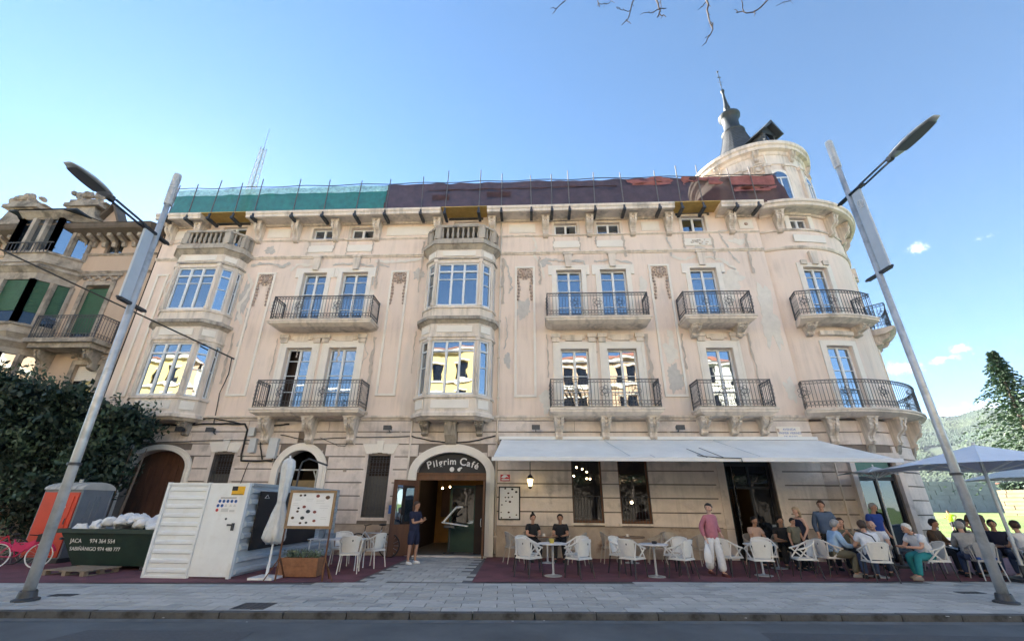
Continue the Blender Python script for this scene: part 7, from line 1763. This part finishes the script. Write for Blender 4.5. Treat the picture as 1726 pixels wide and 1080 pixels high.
# ================================================================ PEOPLE
SK = {k: flat('skin_' + k, c, .6, .05) for k, c in dict(a=(.52, .29, .2), b=(.42, .23, .15), c=(.58, .35, .26), d=(.3, .16, .1)).items()}
def cloth(name, c): return flat(name, c, .85, .12, 14)
FAT = 1.22
def skin(name, verts, edges, rad, m, parent, sub=1, root=0, smooth=True):
    FAT = 1.1 if name == 'body' else 1.3
    me = bpy.data.meshes.new(name); me.from_pydata(verts, edges, []); me.materials.append(m)
    o = bpy.data.objects.new(name, me); COL.objects.link(o); o.parent = parent
    md = o.modifiers.new('skin', 'SKIN'); md.use_smooth_shade = smooth
    sv = me.skin_vertices[0].data
    for i, r_ in enumerate(rad):
        rr = r_ if isinstance(r_, tuple) else (r_, r_); sv[i].radius = (rr[0] * FAT, rr[1] * FAT); sv[i].use_root = (i == root)
    if sub: s2 = o.modifiers.new('sub', 'SUBSURF'); s2.levels = sub; s2.render_levels = sub
    return o
def person(label, loc, deg, sit=False, lean=0, top=None, bot=None, hair=None, sk='a', arms=((.25, .1, 0), (.25, .1, 0)), short=True, shorts=False, hairlen=0, scale=1.0, headturn=0, headdown=0, shoes=(.03, .03, .03), wide=1.0, stride=0, bald=False, flare=False, legs_apart=.0, sleeveless=False, bun=False, cat='person', seat_h=.47, female=False, crossed=None, hat=None):
    """figure facing local -y; arms: per side (hand forward, hand up relative to shoulder -.55, hand out)"""
    p = thing('person', label, cat, loc, R(deg)); S = SK[sk]
    pz = seat_h + .07 if sit else .94
    ls, lc = math.sin(R(lean)), math.cos(R(lean))
    def tor(h, fwd=0): return (0, -(h * ls) - fwd * lc, pz + h * lc - fwd * ls)      # along the trunk
    pel = tor(0); sp = tor(.22); ch = tor(.42); nk = tor(.5, .01); nb_ = tor(.56, .02)
    hx = math.sin(R(headturn)) * .02; hd0 = Vector(tor(.61, .03 + headdown * .04)); hd1 = Vector(tor(.68, .035 + headdown * .07)); hd2 = Vector(tor(.75, .02 + headdown * .08))
    V = [pel, sp, ch, nk, nb_, tuple(hd0)]; E_e = [(0, 1), (1, 2), (2, 3), (3, 4), (4, 5)]; w = wide
    Rd = [(.10 * w, .08 * w), (.10 * w, .075 * w), (.13 * w, .095 * w), .06, .05, .052]
    V += [tuple(hd1), tuple(hd2)]; E_e += [(5, 6), (6, 7)]; Rd += [(.06, .07), (.05, .06)]
    low = -.12 if not sit else -.03
    TV, TE, TR_ = [tor(low), tor(.08), tor(.24), tor(.4), tor(.5)], [(0, 1), (1, 2), (2, 3), (3, 4)], [(.155 * w, .125 * w), (.15 * w, .12 * w), (.135 * w, .108 * w), (.15 * w, .115 * w), (.075, .07)]
    LV, LE, LR = [tor(.13), pel], [(0, 1)], [(.125 * w, .1 * w), (.14 * w, .11 * w)]
    shx = .175 * (w if w > 1 else 1) * (.92 if female else 1)
    hand_pos = []
    for si, s in enumerate((-1, 1)):
        a = arms[si]; sh_ = Vector(tor(.46)) + Vector((s * shx, 0, 0))
        hand = sh_ + Vector((s * a[2], -a[0], -.53 + a[1])); d = hand - sh_; L = d.length; L1, L2 = .285, .255
        if L > .53: hand = sh_ + d * (.53 / L); d = hand - sh_; L = d.length
        hgt = math.sqrt(max(.0004, L1 ** 2 - (L / 2 * (L1 / .27)) ** 2 if L < .53 else .0004)); mid = sh_ + d * .52
        pole = Vector((s * .6, .8, -.5)); pole = (pole - d.normalized() * pole.dot(d.normalized())).normalized(); el = mid + pole * min(hgt, .25)
        n0 = len(V); V += [tuple(sh_), tuple(el), tuple(hand)]; E_e += [(3 if 0 else 2, n0), (n0, n0 + 1), (n0 + 1, n0 + 2)]; Rd += [.055, .042, .027]
        hd = (hand - el).normalized(); palm = hand + hd * .07; V.append(tuple(palm)); E_e.append((n0 + 2, n0 + 3)); Rd.append((.036, .018))
        side = hd.cross(Vector((0, 0, 1))); side = side.normalized() if side.length > .1 else Vector((1, 0, 0)); curl = side.cross(hd).normalized() * -1
        for q in range(4):                              # four fingers, slightly curled
            off = side * (-.027 + .018 * q); fl = (.068, .08, .076, .058)[q]; k0 = len(V)
            V += [tuple(palm + off + hd * .012), tuple(palm + off + hd * fl * .6 - curl * .006), tuple(palm + off * 1.02 + hd * fl - curl * .024)]; E_e += [(n0 + 3, k0), (k0, k0 + 1), (k0 + 1, k0 + 2)]; Rd += [.0095, .009, .0075]
        k0 = len(V); th = side * -.04 + hd * -.02; V += [tuple(palm + th), tuple(palm + th * 1.5 + hd * .045)]; E_e += [(n0 + 3, k0), (k0, k0 + 1)]; Rd += [.011, .009]
        hand_pos.append(palm)
        t0 = len(TV); TV += [tuple(sh_)]; TE += [(3, t0)]; TR_ += [.068]
        if not sleeveless:
            if short: TV += [tuple(sh_.lerp(el, .62))]; TE += [(t0, t0 + 1)]; TR_ += [.06]
            else: TV += [tuple(el), tuple(el.lerp(hand, .9))]; TE += [(t0, t0 + 1), (t0 + 1, t0 + 2)]; TR_ += [.055, .042]
        hip = Vector(pel) + Vector((s * .09, 0, -.02))
        if sit:
            kn = hip + Vector((s * (.04 + legs_apart), -.42, .0)); kn.z = seat_h + .04; an = Vector((kn.x + s * .01, kn.y + (.04 if si else -.04) + .02, .09)); toe = an + Vector((0, -.13, -.05))
            if crossed: an = an + Vector((0, -.16 if si else .12, 0)); toe = an + Vector((0, -.13, -.05))
        else:
            st = stride * (1 if s > 0 else -1); kn = Vector((hip.x + s * (.015 + legs_apart), -.02 - st * .55, .5)); an = Vector((hip.x + s * (.02 + legs_apart), .02 - st, .085 + (.05 if st < 0 else 0) * 1)); toe = an + Vector((s * .02, -.14, -.055))
        n1 = len(V); V += [tuple(hip), tuple(kn), tuple(kn.lerp(an, .35)), tuple(an), tuple(toe)]; E_e += [(0, n1), (n1, n1 + 1), (n1 + 1, n1 + 2), (n1 + 2, n1 + 3), (n1 + 3, n1 + 4)]; Rd += [.085, .055, .052, .036, .03]
        l0 = len(LV); LV += [tuple(hip), tuple(hip.lerp(kn, .5)), tuple(kn)]; LE += [(1, l0), (l0, l0 + 1), (l0 + 1, l0 + 2)]; LR += [.1, .088, .07 if not flare else .085]
        if not shorts: LV += [tuple(kn.lerp(an, .5)), tuple(an + Vector((0, 0, .0)))]; LE += [(l0 + 2, l0 + 3), (l0 + 3, l0 + 4)]; LR += [.062 if not flare else .082, .055 if not flare else .1]
        b = MB(); dd = (toe - an); f_ = Vector((dd.x, dd.y, 0)).normalized(); c0 = Vector((an.x, an.y, 0)) + f_ * .06; zf = max(0, an.z - .085)
        sh = MB(); n = 14
        rows = [(0, 1.0), (.025, 1.04), (.05, .95), (.085, .6)]
        vs = []
        for z, k in rows:
            for q in range(n):
                a_ = 2 * PI * q / n; u = math.cos(a_) * .135 * k; v_ = math.sin(a_) * .048 * k * (1 + .15 * math.cos(a_)); 
                if z > .06: u = u * .7 - .045
                pt_ = c0 + f_ * u + Vector((-f_.y, f_.x, 0)) * v_; vs.append((pt_.x, pt_.y, zf + z))
        sh.add(vs, [(i * n + q, i * n + (q + 1) % n, (i + 1) * n + (q + 1) % n, (i + 1) * n + q) for i in range(3) for q in range(n)] + [tuple(range(n))[::-1], tuple(3 * n + q for q in range(n))])
        sh.build('shoe', flat('shoe_leather%d%d' % (int(shoes[0] * 100), int(shoes[2] * 100)), shoes) if ('shoe_leather%d%d' % (int(shoes[0] * 100), int(shoes[2] * 100))) not in bpy.data.materials else bpy.data.materials['shoe_leather%d%d' % (int(shoes[0] * 100), int(shoes[2] * 100))], p, smooth=True)
    skin('body', V, E_e, Rd, S, p, 1)
    c = Vector(tor(.685, .035 + headdown * .06)); turn = Matrix.Rotation(R(headturn), 3, 'Z')
    def hp(x, y, z): q = turn @ Vector((x, y, z)); return tuple(c + q)
    b = MB()       # face: nose, ears, brow; set into the head surface
    b.ball(hp(0, -.1, -.005), (.013, .018, .022), 6, 5); b.ball(hp(-.078, .005, -.0), (.012, .022, .032), 6, 5); b.ball(hp(.078, .005, 0), (.012, .022, .032), 6, 5); b.ball(hp(0, -.07, -.07), (.035, .024, .022), 8, 5)
    b.ball(hp(0, -.004, .02), (.078, .098, .105), 12, 9)
    b.build('face', S, p, smooth=True)
    b = MB(); b.ball(hp(-.03, -.094, .022), (.012, .006, .007), 6, 4); b.ball(hp(.03, -.094, .022), (.012, .006, .007), 6, 4); b.build('eyes', M['black'], p)
    b = MB(); b.ball(hp(0, -.1, -.045), (.022, .006, .005), 6, 4); b.build('mouth', flat('lips', (.3, .1, .08)) if 'lips' not in bpy.data.materials else bpy.data.materials['lips'], p)
    if hair and not bald:
        b = MB(); n, m_ = 14, 9; s0 = 0                  # cap of hair over the skull, open at the face
        for i in range(m_ + 1):
            t = PI * i / m_ * .74
            for q in range(n):
                a_ = 2 * PI * q / n; yy = -math.cos(a_); xx = math.sin(a_); drop = t
                if yy < -.1: drop = min(t, PI * (.36 + .2 * (1 + yy)))
                r_ = .1; b.v.append(hp(r_ * math.sin(drop) * xx, .012 + r_ * 1.2 * math.sin(drop) * yy, .03 + .115 * math.cos(drop)))
        for i in range(m_):
            for q in range(n): a_ = i * n + q; c_ = i * n + (q + 1) % n; b.f.append([a_, c_, c_ + n, a_ + n]); b.mi.append(0)
        if hairlen:
            for k in range(7):
                u = (k - 3) / 3; b.tube([hp(u * .07, .05 + .035 * (1 - u * u), .03), hp(u * .085, .075 + .03 * (1 - u * u), -.08), hp(u * .075, .07 + .04 * (1 - u * u), -.1 - hairlen)], [.035, .033, .016], 6)
        if bun: b.ball(hp(0, .03, .15), (.04, .04, .055), 8, 6)
        for k_ in range(len(b.v)): v_ = Vector(b.v[k_]); b.v[k_] = tuple(v_ + .014 * Vector((noise.noise(v_ * 22), noise.noise(v_ * 22 + Vector((7, 0, 0))), noise.noise(v_ * 22 + Vector((0, 7, 0))))))
        b.build('hair', hair, p, smooth=True)
    if bald: b = MB(); b.tube([hp(.085 * math.sin(q * PI / 8 - PI / 2), .02 + .09 * math.cos(q * PI / 8 - PI / 2), -.005) for q in range(9)], .018, 5); b.build('hair', hair, p, smooth=True)
    if hat:
        b = MB(); cc = hp(0, .0, .06); b.ball(cc, (.1, .115, .075), 12, 8); b.ball(hp(0, -.12, .05), (.075, .08, .012), 10, 4); b.build('cap', hat, p, smooth=True)
    if top: skin('shirt', TV, TE, TR_, top, p, 1)
    if bot: skin('trousers', LV, LE, LR, bot, p, 1, 1)
    if scale != 1: p.scale = (scale,) * 3
    return p, hand_pos
HB, HD, HG, HW, HBL = (flat(n, c, .6, .25, 30) for n, c in (('black_hair', (.012, .01, .01)), ('brown_hair', (.05, .028, .018)), ('grey_hair', (.3, .29, .28)), ('white_hair', (.6, .58, .54)), ('blond_hair', (.38, .28, .17))))
navy = cloth('navy_cloth', (.012, .016, .045)); blk = cloth('black_cloth', (.014, .014, .017)); pinkc = cloth('pink_blouse', (.42, .15, .19)); wht = cloth('white_cloth', (.66, .67, .70)); ltb = cloth('light_blue_shirt', (.30, .44, .62)); teal = cloth('turquoise_cloth', (.02, .22, .24)); blu = cloth('royal_blue_shirt', (.02, .06, .32)); gb = cloth('grey_blue_jacket', (.08, .12, .2)); khaki = cloth('khaki_cloth', (.14, .13, .09)); denim = cloth('denim', (.04, .06, .12)); peach = cloth('peach_top', (.5, .34, .27)); brn = cloth('brown_cloth', (.10, .06, .035)); hiv = cloth('bright_yellow_shirt', (.65, .85, .03)); gry = cloth('grey_cloth', (.32, .31, .30)); lbl = cloth('pale_trousers', (.58, .63, .72))
person('man in dark navy polo and shorts with white trainers standing at the cafe door', (-3.62, 14.35, 0), 62, top=navy, bot=navy, hair=HD, sk='b', arms=((.28, .32, -.18), (.3, .36, -.12)), shorts=True, shoes=(.7, .7, .7), scale=.965, headdown=0, legs_apart=.045)
_, hp_ = person('woman in pink blouse and white trousers walking past with a white bag', (4.62, 12.8, 0), 20, top=pinkc, bot=wht, hair=HB, sk='c', arms=((.0, .03, .06), (.02, .12, .12)), short=False, stride=.12, flare=True, scale=.965, headturn=-50, female=True, shoes=(.08, .02, .02))
sb_ = thing('shopping_bag', 'white plastic bag hanging from the hand of the woman in pink', 'bag', (4.38, 12.62, .32))
b = MB(); pr = [(.02, .42), (.035, .36), (.07, .25), (.085, .12), (.07, .0)]
for r_, z in pr:
    for q in range(12): a_ = 2 * PI * q / 12; b.v.append((r_ * math.cos(a_) * 1.15, r_ * math.sin(a_) * .7, z + .01 * math.cos(3 * a_)))
for i in range(4):
    for q in range(12): a_ = i * 12 + q; c_ = i * 12 + (q + 1) % 12; b.f.append([a_, c_, c_ + 12, a_ + 12][::-1]); b.mi.append(0)
b.build('bag_body', M['white'], sb_, smooth=True); b = MB(); b.tube([(-.03, 0, .42), (-.01, 0, .5), (.02, 0, .5), (.03, 0, .42)], .008, 5); b.build('bag_handle', M['white'], sb_)
FW = ((.36, .26, -.05), (.36, .26, -.05))
person('woman in black with a topknot seated by the wall at the left of the awning', (-.06, 15.66, 0), 15, True, 5, blk, blk, HB, 'a', FW, bun=True, female=True)
person('bearded man in black seated by the wall beside the woman with topknot', (.86, 15.66, 0), -10, True, 4, blk, blk, HB, 'b', FW)
person('woman in a peach top seated in front of the dark doorway', (6.72, 15.05, 0), 8, True, 8, peach, blk, HB, 'b', FW, female=True)
person('shadowed guest in black seated beside the doorway', (7.5, 14.95, 0), -15, True, 5, blk, blk, HB, 'b', FW)
person('blond woman in sleeveless navy top standing between the tables', (7.75, 14.35, 0), -75, top=navy, bot=blk, hair=HBL, sk='c', arms=((.05, .02, .05), (.1, .05, .05)), sleeveless=True, hairlen=.12, female=True, scale=.93)
person('small child with dark hair standing beside the blond woman', (7.42, 14.1, 0), 10, top=khaki, bot=blk, hair=HB, sk='b', arms=((.05, .0, .05), (.2, .1, .0)), scale=.76)
person('man in grey-blue jacket over light blue shirt standing by the tables', (8.48, 14.35, 0), -20, top=gb, bot=blk, hair=HD, sk='a', arms=((.05, .02, .05), (.22, .2, .05)), short=False, wide=1.05, scale=1.03, headturn=-25)
person('grey haired man in light blue shirt seated at the left of the crowded table', (7.8, 13.12, 0), 82, True, 14, ltb, khaki, HG, 'a', ((.34, .24, -.05), (.36, .24, -.03)), short=False, wide=1.08, shoes=(.3, .28, .25), crossed=True)
person('dark haired woman holding something up behind the man in light blue', (8.75, 14.15, 0), -12, True, 6, khaki, blk, HD, 'a', ((.3, .48, -.1), (.3, .48, -.1)), female=True, hairlen=.05)
person('woman in white top with dark shoulder strap seated with her back to the street', (8.3, 12.4, 0), 168, True, 14, wht, denim, HD, 'a', ((.34, .26, .0), (.34, .26, .0)), wide=1.1, female=True)
person('bald man in white shirt seated facing left at the crowded table', (9.42, 13.75, 0), -42, True, 18, wht, denim, HG, 'c', ((.36, .26, -.04), (.36, .26, -.04)), wide=1.15, bald=True, headdown=.5)
person('white haired woman in white top and turquoise trousers leaning over the table', (9.88, 12.8, 0), -82, True, 26, wht, teal, HW, 'a', ((.36, .3, -.04), (.38, .3, -.04)), sleeveless=False, wide=1.12, female=True, headdown=.6, shoes=(.25, .2, .16), crossed=True)
person('man in royal blue shirt standing behind the bald man', (10.2, 14.75, 0), 15, top=blu, bot=denim, hair=HG, sk='a', arms=((.1, .05, .05), (.1, .05, .05)), wide=1.08, scale=1.0, headdown=.4)
person('dark haired guest in brown jacket seated under the parasol', (11.35, 14.3, 0), 25, True, 8, brn, blk, HB, 'b', FW, short=False)
person('woman with long dark hair seated with back half turned under the parasol', (11.5, 13.55, 0), 110, True, 10, blk, blk, HB, 'b', FW, short=False, hairlen=.22, female=True)
person('guest in pale grey top and cap seated nearest the street under the parasol', (11.1, 12.98, 0), 150, True, 16, gry, denim, HG, 'a', FW, short=False, hat=wht)
person('guest with red face standing behind the lamp post under the parasol', (13.2, 14.9, 0), 0, top=brn, bot=blk, hair=HD, sk='a', arms=((.2, .2, 0), (.1, .05, .05)))
person('guest in dark navy jacket seated at the right under the parasol', (12.85, 14.05, 0), -40, True, 8, navy, denim, HB, 'b', FW, short=False, wide=1.12, shoes=(.6, .6, .62))
person('guest with dark hair seated behind the right lamp post', (12.25, 14.4, 0), 0, True, 6, gry, blk, HB, 'b', FW)
person('guest in white top seated at the far right edge by the lamp post', (12.45, 12.9, 0), 172, True, 8, wht, denim, HD, 'a', FW, shoes=(.6, .6, .62))
person('person in bright yellow shirt and black shorts running across the lawn', (33.4, 39.8, -.22), -75, top=hiv, bot=blk, hair=HD, sk='a', arms=((.3, .3, .02), (-.2, .25, .05)), shorts=True, stride=.28, scale=1.0)
cg = MB(); cg.tube([(8.05, 12.48, 1.12), (8.3, 12.28, .98), (8.5, 12.3, .6)], .016, 5)
ds = cg.build('shoulder_strap', M['black']); tag(ds, 'dark strap across the back of the woman in white', 'strap')
for (x, y, m_, lab) in [(8.6, 13.1, 'white_panel', 'white cup on the crowded table before the bald man'), (8.95, 13.25, 'white_panel', 'second cup on the crowded table near the white haired woman'), (.3, 15.0, 'white_panel', 'white cup between the two guests in black'), (12.0, 13.6, 'white_panel', 'white plate stack on the table under the big parasol'), (2.9, 15.2, 'white_panel', 'white cup on the brown table under the display windows')]:
    b = MB(); b.lathe((0, 0, 0), [(.001, .012), (.07, .014), (.07, .006), (.03, 0), (.03, .012), (.042, .07), (.036, .07), (.026, .02)], 12); o = b.build('cup', M[m_], loc=(x, y, .735)); tag(o, lab, 'cup')
for p_ in PROTO.values():
    if p_.name and p_['label'] == 'x': print('unused proto', p_.name)

# ================================================================ AIR
b = MB(); b.box(-3100, 3100, -3100, 3100, -1.3, 460)
hz = b.build('haze', M['white'], kind='stuff'); tag(hz, 'pale summer haze in the air over the far hills', 'haze')
hm = bpy.data.materials.new('haze_air'); hm.use_nodes = True; hn, hl = hm.node_tree.nodes, hm.node_tree.links; hn.clear()
ho = hn.new('ShaderNodeOutputMaterial'); hv = hn.new('ShaderNodeVolumePrincipled'); hv.inputs['Color'].default_value = (.80, .88, 1, 1); hv.inputs['Density'].default_value = .00007; hv.inputs['Anisotropy'].default_value = 0
hl.new(hv.outputs[0], ho.inputs['Volume']); hz.data.materials.clear(); hz.data.materials.append(hm); hm.cycles.homogeneous_volume = True if hasattr(hm.cycles, 'homogeneous_volume') else None
